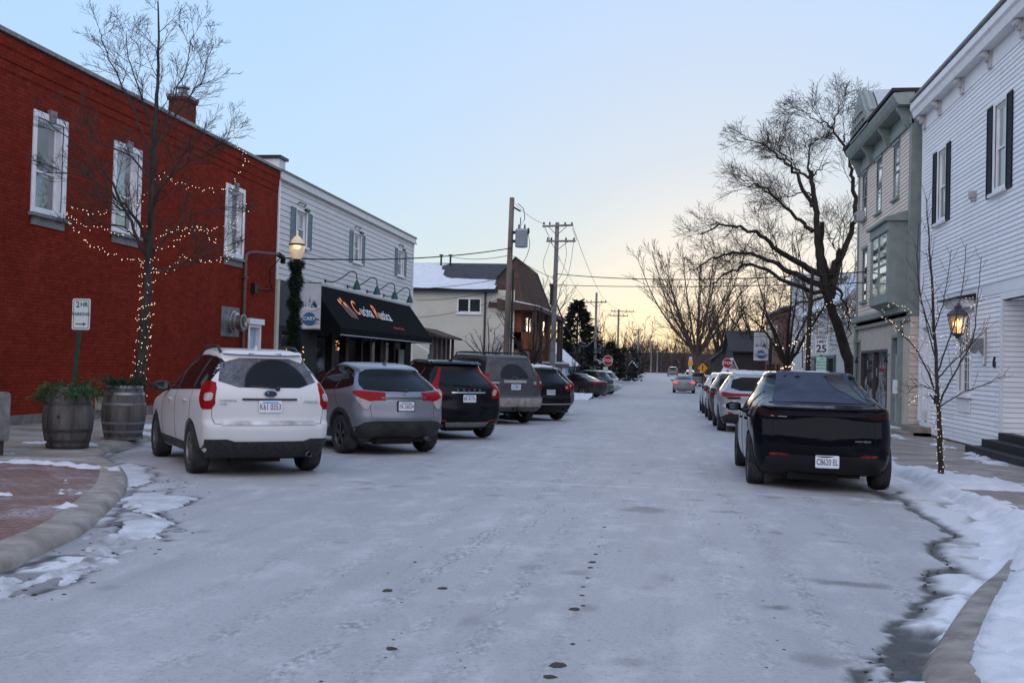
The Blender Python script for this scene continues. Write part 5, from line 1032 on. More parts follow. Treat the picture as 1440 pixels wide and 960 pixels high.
# ---- the black hatchback on the right
def car_right():
    sp = dict(SUV); sp.update(H=1.62, W=.96, wb=2.89, R=.37, z0=.22, gap=.04, clad=.0, roofdrop=.10, apex=1.35, crown=.08, inset=.10, fin=False, rim=M_DRIM, spokes=(5, False),
        w=[(.22, .88), (.36, .93), (.55, .955), (.8, .96), (.95, .95), (1.08, .915), (1.19, .865), (1.26, .815), (1.40, .745), (1.54, .66), (1.62, .63)],
        rear=[(.22, -.60), (.32, -.74), (.45, -.84), (.6, -.88), (.75, -.87), (.95, -.80), (1.05, -.79), (1.15, -.84), (1.19, -.83), (1.205, -.72), (1.25, -.46), (1.33, -.08), (1.42, .24), (1.50, .46), (1.54, .54)],
        front=[(.22, 3.5), (.35, 3.65), (.5, 3.7), (.65, 3.64), (.78, 3.4), (.9, 2.9), (.98, 2.6), (1.06, 2.4), (1.3, 2.0), (1.55, 1.65)],
        bulge=[(.22, .10), (.6, .17), (.95, .17), (1.12, .13), (1.5, .08)], rc=[(.22, .25), (.6, .30), (.9, .26), (1.1, .22), (1.5, .2)], taper=(.10, .1),
        side=[(-.38, 1.10), (.3, 1.06), (2.2, .98), (1.75, 1.28), (1.35, 1.44), (.8, 1.47), (.35, 1.40), (-.15, 1.22)], sround=True, pillars=[.25, 1.15], handles=[(.5, .92), (1.6, .9)], mirror=(1.95, 1.0), hlz=.68,
        rwin=[(-.66, -.56), (-.3, -.60), (.3, -.60), (.66, -.56), (.64, -.2), (.58, .2), (.50, .7), (.46, 1.3), (-.46, 1.3), (-.50, .7), (-.58, .2), (-.64, -.2)], rview='top', fwin=[(-.66, 2.4), (.66, 2.4), (.5, 1.6), (-.5, 1.6)],
        lamps=[('dark', 45, [(-.08, 1.0), (.12, .99), (.34, 1.06), (.36, 1.12), (.1, 1.11), (-.1, 1.06)])], redmat=M_DRED, refl=[(.46, .48), (.70, .485), (.70, .515), (.46, .51)],
        rseams=[[(-.66, .96), (-.67, .62), (.67, .62), (.66, .96)]], seams=[[(1.1, .35), (1.15, 1.0)], [(.0, .75), (.2, .9), (.28, 1.05)], [(2.2, .35), (2.2, .98)]], rails=None,
        rglass=M('frosted roof glass', (.05, .062, .09), .7, var=.25, vscale=3, spec=.05))
    pm = mat_paint('gloss black paint', (.003, .0035, .007), .03, (.06, .06, .07), .08, coat=.04)
    t, c = make_car('parked_car', 'glossy black hatchback with frosted sloping glass roof parked at the right kerb', sp, pm, group='cars parked along the right kerb')
    patch('light_bar', c, [(-.72, 1.02), (.72, 1.02), (.74, 1.09), (-.74, 1.09)], 'rear', M('dark light bar', (.012, .012, .014), .15, var=0), t, 1, .006, .03, 0)
    patch('chrome_strip', c, [(-.72, 1.0), (-.48, .995), (-.48, 1.006), (-.72, 1.012)], 'rear', M_CHROME, t, 1, .01, .02, 0)
    patch('diffuser', c, [(-.80, .235), (.80, .235), (.74, .46), (.6, .50), (-.6, .50), (-.74, .46)], 'rear', M('satin black bumper', (.012, .012, .013), .4, var=.2), t, 1, .008, .03, 0)
    patch('roof_frost', c, [(.10, .78), (.42, .75), (.52, .3), (.60, -.2), (.63, -.48), (.52, -.3), (.45, .0), (.38, .15), (.25, .3), (.2, .55)], 'top', M('melted glass edge', (.035, .03, .028), .25, var=.5, vscale=9, spec=.12), t, 1, .010, .02, 1)
    sp_ = patch('roof_snow', c, [(-.30, 1.25), (.34, 1.2), (.28, .98), (.05, .88), (-.2, 1.05)], 'top', M_SNOW, t, 1, .014, .02, 2)
    mb = MB(); P = [c.hit((x / 10, 1.185), 'rear')[0] + Vector((0, -.02, 0)) for x in range(-7, 8)]; mb.tube(P, [.008 + .016 * (1 - abs(i - 7) / 7) for i in range(15)], 6); mb.build('tail_spoiler', pm, t, smooth=60)
    y = c.hit((0, .45), 'rear')[0].y; plate(t, (.03, y - .022, .425), 'C8620 EL', blue=False, h_=.165)
    y = c.hit((.45, .70), 'rear')[0].y; text('LAUNCH SERIES', .030, M_CHROME, t, (.47, y - .012, .70), (1, .12, 0), (0, 0, 1), name='badge', world=False, spacing=1.2)
    return t
def car_lexus():
    sp = spec_dark(); sp.update(roofdrop=.07, side=[(-.3, 1.17), (.4, 1.12), (2.05, 1.06), (1.65, 1.36), (1.25, 1.53), (.4, 1.56), (.0, 1.45), (-.3, 1.25)], lamps=[('red', 30, [(-.45, 1.02), (.05, 1.0), (.3, .98), (.55, 1.08), (.5, 1.12), (.1, 1.08), (-.45, 1.07)]), ('dark', 30, [(-.1, .93), (.2, .92), (.3, .97), (-.1, .99)])], lround=0, refl=[(.52, .5), (.7, .5), (.72, .58), (.6, .56)])
    t, c = make_car('parked_car', 'silver crossover with snow on its roof parked directly ahead of the glossy black hatchback', sp, mat_paint('pale silver paint', (.30, .32, .34), .45, metal=.35), group='cars parked along the right kerb')
    patch('roof_snow', c, [(-.52, -.4), (.52, -.4), (.55, .3), (.48, 1.3), (-.48, 1.3), (-.55, .3)], 'top', M_SNOW, t, 1, .022, .04, 2)
    patch('rear_bumper', c, [(-.9, .27), (.9, .27), (.92, .42), (.7, .52), (-.7, .52), (-.92, .42)], 'rear', M_PLAS, t, 1, .012, .03, 0); y = c.hit((0, .78), 'rear')[0].y; plate(t, (0, y - .02, .8), 'EN 73309', ink=M_PINK); return t
if not globals().get('CAR_TEST'):
    place(car_white(), -5.62, 13.55, 37); place(car_silver(), -4.86, 17.55, 41); place(car_black(), -4.62, 21.9, 40); place(car_dusty(), -4.75, 28.9, 40); place(car_dark(), -4.05, 31.6, 40)
    place(car_right(), 2.09, 15.0, -.5); place(car_lexus(), 2.35, 29.4, 0)
    sd = spec_dark(); t, c = make_car('parked_car', 'charcoal crossover half hidden behind the black one with the snowy roof', sd, mat_paint('charcoal paint', (.035, .037, .042), .3), True, group='cars parked at an angle along the left kerb'); place(t, -4.35, 36.0, 40)
    ss = spec_sedan(); t, c = make_car('parked_car', 'dark maroon sedan parked beyond the snow bed left of the street', ss, mat_paint('dark maroon paint', (.018, .010, .011), .2, (.15, .14, .14)), True, group='cars parked at an angle past the snow bed'); place(t, -4.7, 63.5, 66)
    sp = spec_dark(); t, c = make_car('parked_car', 'pale silver crossover parked behind the dark maroon sedan', sp, mat_paint('pale grey paint', (.45, .47, .49), .3), True, group='cars parked at an angle past the snow bed'); place(t, -4.45, 73.5, 62)
    t, c = make_car('parked_car', 'dark small crossover squeezed between the maroon sedan and the pale silver crossover', sp, mat_paint('slate paint', (.03, .034, .04), .3), True, group='cars parked at an angle past the snow bed'); place(t, -4.6, 68.5, 64)
    ss = spec_sedan(); ss.update(redmat=M_REDLIT); t, c = make_car('moving_car', 'grey sedan driving away down the street with its red lamps lit', ss, mat_paint('grey sedan paint', (.16, .165, .17), .6), True); place(t, 1.35, 86, 0)
    t, c = make_car('parked_car', 'dark crossover with a red tail lamp parked ahead of the snowy silver one', spec_dark(), mat_paint('deep brown paint', (.03, .02, .02), .3), True, group='cars parked along the right kerb'); place(t, 2.35, 36, 0)
    t, c = make_car('parked_car', 'pale bluish white car furthest ahead in the line at the right kerb', spec_dark(), mat_paint('bluish white paint', (.5, .54, .58), .3), True, group='cars parked along the right kerb'); place(t, 2.35, 42.5, 0)
    t, c = make_car('parked_car', 'dark grey wagon parked far down the street beneath the tall spreading tree', spec_dark(), mat_paint('dim grey paint', (.06, .06, .065), .5), True, group='cars far down the street'); place(t, 3.4, 118, 0)
    t, c = make_car('parked_car', 'white wagon parked just beyond the dark grey wagon far down the street', spec_dark(), mat_paint('plain white paint', (.5, .5, .52), .4), True, group='cars far down the street'); place(t, 2.9, 132, 0)
    t, c = make_car('moving_car', 'tiny dark car furthest away where the street meets the woods', spec_dark(), mat_paint('far dark paint', (.05, .05, .055), .4), True, group='cars far down the street'); place(t, .9, 190, 0)

# ================================================================== BUILDINGS
M_RBRICK = mat_brick('red painted brick', (.245, .031, .017), (.165, .020, .011), (.068, .013, .009), (1, 2))
M_RBRICKX = mat_brick('red painted brick side', (.215, .030, .017), (.175, .024, .014), (.115, .018, .012), (0, 2))
M_WHITE = M('white trim paint', (.78, .78, .79), .55, var=.08, vscale=3)
M_STONE = M('limestone', (.22, .21, .20), .85, var=.3, vscale=8, bmp=.4)
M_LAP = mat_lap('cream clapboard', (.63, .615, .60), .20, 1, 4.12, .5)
M_LAPP = M('cream boards', (.60, .59, .575), .6, var=.1)
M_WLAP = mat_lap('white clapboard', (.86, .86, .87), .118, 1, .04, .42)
M_WPNT = M('white boards', (.78, .78, .79), .55, var=.07, vscale=.7)
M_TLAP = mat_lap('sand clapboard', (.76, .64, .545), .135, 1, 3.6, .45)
M_TRIM = M('sage grey trim', (.235, .27, .25), .6, var=.15, vscale=3)
M_CREAM = M('cream panel', (.50, .46, .38), .65, var=.12, vscale=2)
M_PANE = mat_glass('window pane', (.05, .055, .055), refl=.22)
M_DPANE = mat_glass('dark window pane', (.012, .013, .015), refl=.04)
M_SHUT = M('blue grey shutter', (.16, .21, .24), .6, var=.15)
M_BSHUT = M('black shutter', (.008, .009, .016), .6, var=.2)
M_ROOF = M('dark roofing', (.05, .05, .055), .9, var=.3, vscale=3)
M_BLACKC = M('black canvas', (.007, .0075, .009), .95, spec=.08, var=.3, vscale=3, bmp=.15, bscale=30)
M_DARKW = M('black shopfront', (.012, .012, .014), .5, var=.3)
M_SLATE = M('slate grey panel', (.05, .052, .058), .7, var=.2)
M_METAL = M('weathered steel', (.22, .23, .23), .45, .6, var=.4, vscale=5)
M_DMETAL = M('dark metal', (.025, .025, .028), .5, .4, var=.2)
M_CURT = M('pale curtain', (.40, .39, .36), .9, var=.2, vscale=3, stretch=(1, 3, .3))
M_CMU = M('painted block wall', (.56, .54, .46), .75, var=.10, vscale=.6, bmp=.2)
M_SHING = mat_brick('brown shingles', (.075, .044, .035), (.05, .032, .027), (.022, .015, .013), (1, 2), .3, .16)
M_SHINGX = mat_brick('brown shingles end', (.105, .07, .055), (.075, .05, .042), (.035, .025, .02), (0, 2), .3, .16)
M_BROWN = M('brown boards', (.075, .05, .04), .8, var=.35, vscale=4, stretch=(1, 1, .3))
M_DOOR = M('pale blue door', (.38, .50, .58), .5, var=.06)

def siding(mb, F, u0, u1, z0, z1, holes=(), pitch=.115, dep=.016):
    n = int((z1 - z0) / pitch + .999)
    for k in range(n):
        za, zb = z0 + k * pitch, min(z1, z0 + (k + 1) * pitch); segs = [(u0, u1)]
        for (a, b, c, d) in holes:
            if za < d - .02 and zb > c + .02:
                ns = []
                for s0, s1 in segs:
                    if b <= s0 or a >= s1: ns.append((s0, s1))
                    else:
                        if a > s0: ns.append((s0, a))
                        if b < s1: ns.append((b, s1))
                segs = ns
        for s0, s1 in segs:
            mb.quad(F.P(s0, za, dep), F.P(s1, za, dep), F.P(s1, zb, .001), F.P(s0, zb, .001)); mb.quad(F.P(s0, za, dep), F.P(s1, za, dep), F.P(s1, za, 0), F.P(s0, za, 0))
def wall(mb, F, u0, u1, z0, z1, holes=(), depth=.25):
    us = sorted({u0, u1, *[h[0] for h in holes], *[h[1] for h in holes]}); zs = sorted({z0, z1, *[h[2] for h in holes], *[h[3] for h in holes]})
    for a, b in zip(us, us[1:]):
        for c, d in zip(zs, zs[1:]):
            if any(h[0] <= a and b <= h[1] and h[2] <= c and d <= h[3] for h in holes): continue
            mb.quad(F.P(a, c), F.P(b, c), F.P(b, d), F.P(a, d))
    for a, b, c, d in holes:
        for p, q in (((a, c), (a, d)), ((a, d), (b, d)), ((b, d), (b, c)), ((b, c), (a, c))): mb.quad(F.P(*p), F.P(*q), F.P(*q, -depth), F.P(*p, -depth))
def frame(mb, F, u0, u1, z0, z1, w_, d0, d1):
    mb.fbox(F, u0, u0 + w_, z0, z1, d0, d1); mb.fbox(F, u1 - w_, u1, z0, z1, d0, d1); mb.fbox(F, u0 + w_, u1 - w_, z0, z0 + w_, d0, d1); mb.fbox(F, u0 + w_, u1 - w_, z1 - w_, z1, d0, d1)
def B(name, mb, mat, parent, **k): return mb.build(name, mat, parent, world=True, **k)
def window(F, parent, u0, u1, z0, z1, rec=.12, case=.09, proud=.03, trim=None, sash=None, sill=True, split=.5, keystone=False, blind=0., shutters=None, grid=None, hood=False, label=None, pane=None):
    """double hung window filling the hole u0..u1, z0..z1"""
    trim = trim or M_WHITE; sash = sash or trim; mb = MB()
    if case: frame(mb, F, u0 - case, u1 + case, z0 - (case if not sill else 0), z1 + case, case, -.02, proud)
    frame(mb, F, u0, u1, z0, z1, .05, -rec - .02, -.01 if not case else -.021)
    w = B('window', mb, trim, parent)
    if label: w['label'] = label
    zm = z0 + (z1 - z0) * split; mb = MB(); a, b = u0 + .05, u1 - .05
    frame(mb, F, a, b, z0 + .05, zm + .02, .045, -rec - .015, -rec + .02); frame(mb, F, a, b, zm - .02, z1 - .05, .045, -rec - .04, -rec - .016)
    if grid:
        for i in range(1, grid[0]): u = a + (b - a) * i / grid[0]; mb.fbox(F, u - .01, u + .01, z0 + .1, z1 - .1, -rec - .045, -rec + .01)
        for i in range(1, grid[1]): z = z0 + (z1 - z0) * i / grid[1]; mb.fbox(F, a + .045, b - .045, z - .01, z + .01, -rec - .044, -rec + .009)
    B('sash', mb, sash, w)
    mb = MB(); mb.fbox(F, a + .045, b - .045, z0 + .09, zm - .02, -rec - .02, -rec - .012); mb.fbox(F, a + .045, b - .045, zm + .02, z1 - .09, -rec - .036, -rec - .03); B('pane', mb, pane or M_PANE, w)
    if blind: mb = MB(); mb.fbox(F, a + .05, b - .05, z1 - .09 - (z1 - z0) * blind, z1 - .09, -rec - .029, -rec - .027); B('window_blind', mb, mat_glass('blind behind glass', (.30, .30, .28), refl=.10) if 'blind behind glass' not in MATS else MATS['blind behind glass'], w)
    if sill: mb = MB(); mb.fbox(F, u0 - case - .06, u1 + case + .06, z0 - .07, z0, -.02, .12); B('sill', mb, M_STONE if keystone else trim, w)
    if keystone:
        m = (u0 + u1) / 2; zt = z1 + case; mb = MB(); mb.hexa([F.P(m - .09, zt - .16, -.02), F.P(m + .09, zt - .16, -.02), F.P(m + .09, zt - .16, .07), F.P(m - .09, zt - .16, .07), F.P(m - .13, zt + .10, -.02), F.P(m + .13, zt + .10, -.02), F.P(m + .13, zt + .10, .07), F.P(m - .13, zt + .10, .07)]); B('keystone', mb, M_STONE, w)
        mb = MB(); mb.fbox(F, u0 - .1, u1 + .1, z0 - .25, z0 - .07, .002, .03); B('apron', mb, M_STONE, w)
    if hood: mb = MB(); mb.fbox(F, u0 - case - .05, u1 + case + .05, z1 + case, z1 + case + .1, -.01, .07); B('window_hood', mb, trim, w)
    if shutters:
        sw, smat = shutters
        for s0 in (u0 - case - sw, u1 + case):
            mb = MB(); frame(mb, F, s0 + .01, s0 + sw - .01, z0 - .05, z1 + .05, .04, .018, .05); n = int((z1 - z0) / .06)
            for i in range(n): z = z0 - .01 + (z1 - z0 + .02) * i / n; mb.hexa([F.P(s0 + .05, z, .045), F.P(s0 + sw - .05, z, .045), F.P(s0 + sw - .05, z, .02), F.P(s0 + .05, z, .02), F.P(s0 + .05, z + .05, .03), F.P(s0 + sw - .05, z + .05, .03), F.P(s0 + sw - .05, z + .05, .02), F.P(s0 + .05, z + .05, .02)])
            B('shutter', mb, smat, w)
    return w

# ---------------------------------------------------------------- red brick building
def red_building():
    X = -13.2; F = Fr((X, 0, 0), (0, 1, 0), (1, 0, 0)); t = thing('brick_building', 'two storey red painted brick building with three tall white framed windows', 'building', (X, 25, G(25)))
    wins = [(19.78, 20.76, 4.36, 6.38), (22.94, 24.0, 4.36, 6.42), (29.24, 30.4, 4.46, 6.52)]; dr = (31.1, 32.1, -.2, 2.5)
    mb = MB(); wall(mb, F, 9.0, 33.25, -.4, 7.75, wins + [dr], .22); mb.fbox(F, 9, 33.25, -.4, 7.6, -9, -.5); w_ = B('wall', mb, M_RBRICK, t)
    mb = MB()                                                       # corbelled frieze under the coping
    for k, (z, d) in enumerate(((7.05, .02), (7.25, .04), (7.5, .06))): mb.fbox(F, 9, 33.25, z, 7.72, .002, d)
    B('brick_frieze', mb, M_RBRICK, t)
    mb = MB(); mb.fbox(F, 8.95, 33.28, 7.75, 7.83, -.35, .12); B('coping', mb, M_STONE, t); mb = MB(); mb.fbox(F, 8.95, 33.2, 7.831, 7.86, -.3, .08); B('coping_snow', mb, M_SNOW, t)
    mb = MB(); mb.fbox(F, 9.1, 33.2, 7.2, 7.4, -9, -.4); B('roof', mb, M_ROOF, t)
    mb = MB(); mb.fbox(F, 9, 33.24, -.4, .14, .002, .05); B('foundation', mb, M('grey foundation', (.16, .15, .14), .9, var=.3), t)
    for i, (a, b, c, d) in enumerate(wins): window(F, t, a, b, c, d, rec=.14, case=.13, proud=.025, keystone=True, split=.46, blind=(.38, .2, .0)[i], pane=mat_glass('sky lit pane', (.05, .05, .045), refl=.30) if 'sky lit pane' not in MATS else MATS['sky lit pane'])
    mb = MB(); frame(mb, F, 31.1, 32.1, -.2, 2.5, .1, -.2, .03); mb.fbox(F, 31.0, 32.2, 2.5, 2.68, -.02, .1); d_ = B('door', mb, M_WHITE, t); mb = MB(); mb.fbox(F, 31.2, 32.0, -.15, 2.4, -.2, -.12); frame(mb, F, 31.3, 31.9, .3, 2.2, .04, -.119, -.10); B('door_leaf', mb, M_DOOR, d_)
    mb = MB(); mb.fbox(F, 29.05, 30.35, 2.05, 2.95, .003, .03); v = B('vent_plate', mb, M_METAL, t, bevel=.01); mb = MB(); c0 = F.P(29.7, 2.5, .03); mb.lathe([(.34, 0), (.34, .12), (.30, .14), (.30, .2), (.22, .22), (.22, .36), (.25, .38), (.25, .42), (.18, .42), (.16, .3)], 24, c0, (1, 0, 0)); mb.lathe([(.17, 0), (.17, .2)], 12, F.P(29.75, 2.42, .3), (0, .9, -.2)); B('exhaust_hood', mb, M('spun aluminium', (.34, .35, .35), .3, .8, var=.25), v, smooth=35)
    mb = MB(); pts = [F.P(30.5, -.1, .1), F.P(30.5, 4.4, .1), F.P(30.55, 4.62, .1), F.P(30.72, 4.72, .12), F.P(31.0, 4.76, .2), F.P(31.9, 4.80, .45), F.P(32.2, 4.82, .5)]; mb.tube(pts, .055, 10); [mb.fbox(F, 30.4, 30.6, z, z + .04, .0, .17) for z in (1.2, 2.6, 3.9)]; c = B('service_mast', mb, M('painted conduit', (.13, .08, .07), .5, .3), t, smooth=50)
    mb = MB(); mb.tube([F.P(32.2, 4.82, .5), F.P(32.5, 4.75, .55), F.P(32.6, 4.6, .5)], .09, 8); mb.tube([F.P(32.3, 4.7, .5), F.P(32.0, 4.3, .3), F.P(32.3, 3.9, .2), F.P(32.8, 3.7, .1)], .02, 5); mb.fbox(F, 31.2, 31.45, 3.5, 3.8, .0, .15); mb.tube([F.P(31.45, 3.65, .08), F.P(32.6, 3.7, .08), F.P(33.1, 3.75, .08)], .02, 5); B('weatherhead', mb, M_DMETAL, c, smooth=50)
    mb = MB(); mb.fbox(F, 22.35, 22.75, .12, .42, .003, .1); B('utility_box', mb, M('beige box', (.34, .31, .26), .6), t, bevel=.008)
    mb = MB(); mb.box(X - 1.05, X - .55, 27.45, 28.15, 7.3, 8.72); mb.box(X - 1.09, X - .51, 27.41, 28.19, 8.72, 8.8); ch = B('chimney', mb, mat_brick('chimney brick', (.16, .035, .022), (.12, .03, .02), (.10, .06, .05), (1, 2)), t); mb = MB(); mb.box(X - 1.11, X - .49, 27.39, 28.21, 8.8, 8.88); B('chimney_cap', mb, M_STONE, ch); mb = MB(); mb.lathe([(.13, 0), (.13, .22), (.20, .24), (.20, .28), (.05, .34)], 14, (X - .8, 27.8, 8.88)); B('flue', mb, M_METAL, ch, smooth=40)
    return t
red_building()
# ---------------------------------------------------------------- cream clapboard building with the restaurant
def cream_building():
    X = -13.2; F = Fr((X, 0, 0), (0, 1, 0), (1, 0, 0)); t = thing('restaurant_building', 'cream clapboard building with blue grey shutters over a restaurant under a black awning', 'building', (X, 43, G(43)))
    wins = [(35.0, 36.05, 5.48, 6.72), (41.75, 42.8, 5.56, 6.78), (48.95, 50.0, 5.62, 6.86)]
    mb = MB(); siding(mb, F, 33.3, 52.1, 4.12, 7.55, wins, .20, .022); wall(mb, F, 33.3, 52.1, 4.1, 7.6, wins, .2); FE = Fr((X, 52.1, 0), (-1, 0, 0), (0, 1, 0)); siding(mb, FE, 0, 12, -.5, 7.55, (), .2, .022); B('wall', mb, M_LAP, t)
    mb = MB(); mb.box(X - 12, X - .25, 33.4, 52.05, -.5, 7.5); B('wall_core', mb, M_LAPP, t)
    mb = MB(); mb.fbox(F, 33.25, 52.2, 7.55, 7.78, -.3, .10); mb.fbox(F, 33.25, 52.2, 7.50, 7.56, -.02, .16); B('cornice', mb, M_LAPP, t); mb = MB(); mb.fbox(F, 33.2, 52.25, 7.782, 7.85, -.35, .14); B('coping', mb, M_STONE, t)
    for u in (33.3, 51.98): mb = MB(); mb.fbox(F, u, u + .12, 4.1, 7.55, -.01, .035); B('corner_board', mb, M_WHITE, t)
    for i, (a, b, c, d) in enumerate(wins):
        w = window(F, t, a, b, c, d, rec=.07, case=.06, proud=.045, shutters=(.5, M_SHUT), sash=M_SHUT if False else M_WHITE, blind=.45 if i == 0 else .2)
        mb = MB(); mb.tube([F.P(a + .1, d + .22, .02), F.P(a + .1, d + .28, .1), F.P(a + .75, d + .28, .1), F.P(a + .75, d + .22, .02)], .02, 5); mb.fbox(F, a + .8, a + 1.15, d + .06, d + .14, .02, .12); B('flag_bracket', mb, M_DMETAL, w)
    mb = MB(); mb.box(X - 1.3, X - .02, 33.32, 33.9, 7.3, 8.22); pp = B('parapet', mb, M_LAPP, t); mb = MB(); mb.box(X - 1.4, X + .06, 33.24, 34.0, 8.22, 8.32); B('parapet_cap', mb, M_DMETAL, pp)
    # ground floor
    mb = MB(); mb.fbox(F, 33.55, 36.6, 2.55, 4.1, -.02, .05); B('sign_band', mb, M_SLATE, t); mb = MB(); mb.fbox(F, 33.32, 33.55, -.4, 4.09, -.02, .06); B('shop_post', mb, M_CREAM, t)
    glass = [(37.6, 39.4), (39.75, 41.2), (41.6, 43.4), (45.0, 46.4), (46.8, 48.8), (49.1, 51.0)]; holes = [(a, b, .45, 2.4) for a, b in glass] + [(34.0, 35.6, -.2, 2.4), (43.6, 44.7, -.2, 2.3)]
    mb = MB(); wall(mb, F, 33.55, 52.1, -.4, 4.1, holes, .25); sf = B('shopfront', mb, M_DARKW, t)
    mb = MB(); mb.fbox(F, 33.6, 51.2, -.3, 2.5, -2.2, -2.1); mb.fbox(F, 33.6, 51.2, -.35, -.3, -2.2, -.25); B('interior', mb, M('dim interior', (.10, .07, .05), .9, var=.6, vscale=1.4), t)
    for a, b in glass: mb = MB(); frame(mb, F, a, b, .45, 2.4, .06, -.16, -.1); w = B('window', mb, M_DARKW, t); mb = MB(); mb.fbox(F, a + .06, b - .06, .51, 2.34, -.15, -.14); B('pane', mb, M_DPANE, w)
    for a, b, z in ((34.0, 35.6, 2.4), (43.6, 44.7, 2.3)): mb = MB(); frame(mb, F, a, b, -.2, z, .08, -.2, -.12); mb.fbox(F, a + .08, b - .08, -.15, .2, -.19, -.13); d_ = B('door', mb, M_DARKW, t); mb = MB(); mb.fbox(F, a + .08, b - .08, .2, z - .08, -.17, -.16); B('pane', mb, M_DPANE, d_)
    rng = random.Random(2); mb = MB()                                # warm bulbs in the dark doorway and window wreaths
    for k in range(26): u = rng.uniform(33.9, 35.9); mb.lathe([(.001, -.018), (.018, 0), (.001, .018)], 5, F.P(u, rng.uniform(.9, 1.9), rng.uniform(-.1, .25)))
    for k in range(10): mb.lathe([(.001, -.015), (.015, 0), (.001, .015)], 5, F.P(40.4 + rng.uniform(-.25, .25), 2.0 + rng.uniform(-.2, .2), -.1))
    o = B('window_lights', mb, M('amber bulb', (.8, .5, .2), .4, var=0, emit=((1, .42, .12), .8)), t); o['kind'] = 'stuff'
    mb = MB(); mb.fbox(F, 49.6, 50.6, 1.0, 2.0, .01, .05); B('menu_board', mb, M('menu board', (.3, .3, .3), .6), t, bevel=.005)
    # awning
    a, b, z1, z0, d = 36.6, 51.4, 4.24, 2.62, 1.25; FA = lambda u, s_: F.P(u, z1 + (z0 - z1) * s_, .06 + (d - .06) * s_)
    mb = MB(); n = 14
    for i in range(n):
        u0, u1 = a + (b - a) * i / n, a + (b - a) * (i + 1) / n
        for j in range(6):
            sg = lambda s_: -.03 * math.sin(PI * s_)
            q = [FA(u0, j / 6), FA(u1, j / 6), FA(u1, (j + 1) / 6), FA(u0, (j + 1) / 6)]; mb.quad(*[p + Vector((sg(j / 6 if k_ < 2 else (j + 1) / 6), 0, 0)) for k_, p in enumerate(q)])
        mb.quad(F.P(u0, z0, d), F.P(u1, z0, d), F.P(u1, z0 - .28, d), F.P(u0, z0 - .28, d))
    for u in (a, b): mb.add([F.P(u, z1, .06), F.P(u, z0, d), F.P(u, z0 - .28, d), F.P(u, z0 - .28, .06)], ((0, 1, 2, 3),))
    aw = B('awning', mb, M_BLACKC, t, smooth=30); mb = MB(); mb.fbox(F, a, b, z1 - .02, z1 + .07, .02, .1); mb.tube([F.P(a, z0 - .27, d + .012), F.P(b, z0 - .27, d + .012)], .02, 6); B('awning_rail', mb, M('pale awning rail', (.42, .42, .42), .5), aw)
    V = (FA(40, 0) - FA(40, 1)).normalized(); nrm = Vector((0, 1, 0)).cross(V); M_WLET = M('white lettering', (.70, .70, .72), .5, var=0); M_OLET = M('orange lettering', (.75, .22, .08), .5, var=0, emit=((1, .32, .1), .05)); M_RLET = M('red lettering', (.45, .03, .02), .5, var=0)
    def onaw(s_, u, f, size, mat, name='lettering', **k): return text(s_, size, mat, aw, FA(u, f) + nrm * .02, (0, 1, 0), V, name=name, depth=.004, **k)
    u = 39.95
    for s_, f, sz, m_ in (('C', .45, 1.02, M_OLET), ('ucina', .50, .80, M_WLET), (None, 0, 0, 0), ('R', .47, 1.02, M_OLET), ('ustica', .52, .80, M_WLET)):
        if s_ is None: u += .35; continue
        o = onaw(s_, u, f, sz, m_, shear=.3, spacing=1.04, align='LEFT', bold=.006); ys = [v.co.y for v in o.data.vertices]; u += max(ys) - (u - worldoff(aw).y) - .04
    onaw('RISTORANTE ITALIANO', 45.6, .84, .17, M_RLET)
    mb = MB(); mbr = MB()                                            # little tomato, garlic and fork device left of the name
    for i, (u, f, r) in enumerate(((38.6, .36, .13), (38.95, .30, .11), (39.2, .40, .14))): mbr.lathe([(.001, 0), (r, .012), (r * .7, .03), (.001, .035)], 12, FA(u, f) + nrm * .018, nrm)
    for u0, f0_, u1, f1_ in ((38.65, .42, 39.0, .72), (38.95, .38, 39.3, .74), (39.25, .46, 39.65, .74), (39.4, .40, 39.75, .66)): mb.tube([FA(u0, f0_) + nrm * .03, FA((u0 + u1) / 2 - .05, (f0_ + f1_) / 2) + nrm * .03, FA(u1, f1_) + nrm * .03], .022, 5)
    B('device', mbr, M_OLET, aw, smooth=50); B('device_stems', mb, M('grey pink lettering', (.4, .25, .25), .6), aw)
    for i, u in enumerate((38.3, 41.1, 43.9, 46.6)):
        mb = MB(); P = [F.P(u, 4.45, .03), F.P(u + .1, 4.42, .3), F.P(u + .2, 4.62, .65), F.P(u + .25, 4.85, .95), F.P(u + .3, 4.8, 1.15), F.P(u + .3, 4.5, 1.2)]; mb.tube(cat3(P, 4), .022, 6); mb.lathe([(.08, 0), (.08, .03)], 10, F.P(u, 4.45, .01), (1, 0, 0)); g_ = B('gooseneck_lamp', mb, M_DMETAL, t, smooth=60)
        mb = MB(); mb.lathe([(.03, .16), (.05, .1), (.09, .03), (.17, -.22), (.15, -.22), (.07, .02)], 14, F.P(u + .3, 4.38, 1.2), (0, 0, 1), cap=False); B('lamp_shade', mb, M('green enamel', (.02, .07, .06), .35), g_, smooth=40)
    # lean-to porch at the far end
    FP = Fr((X, 52.15, 0), (0, 1, 0), (1, 0, 0)); mb = MB(); mb.prism([F.P(51.9, 3.25, -1), F.P(51.9, 3.25, .2), F.P(51.9, 2.75, 1.7), F.P(51.9, 2.65, 1.7), F.P(51.9, 3.05, -1)], (0, 5.2, 0)); po = B('porch_roof', mb, M_BROWN, t)
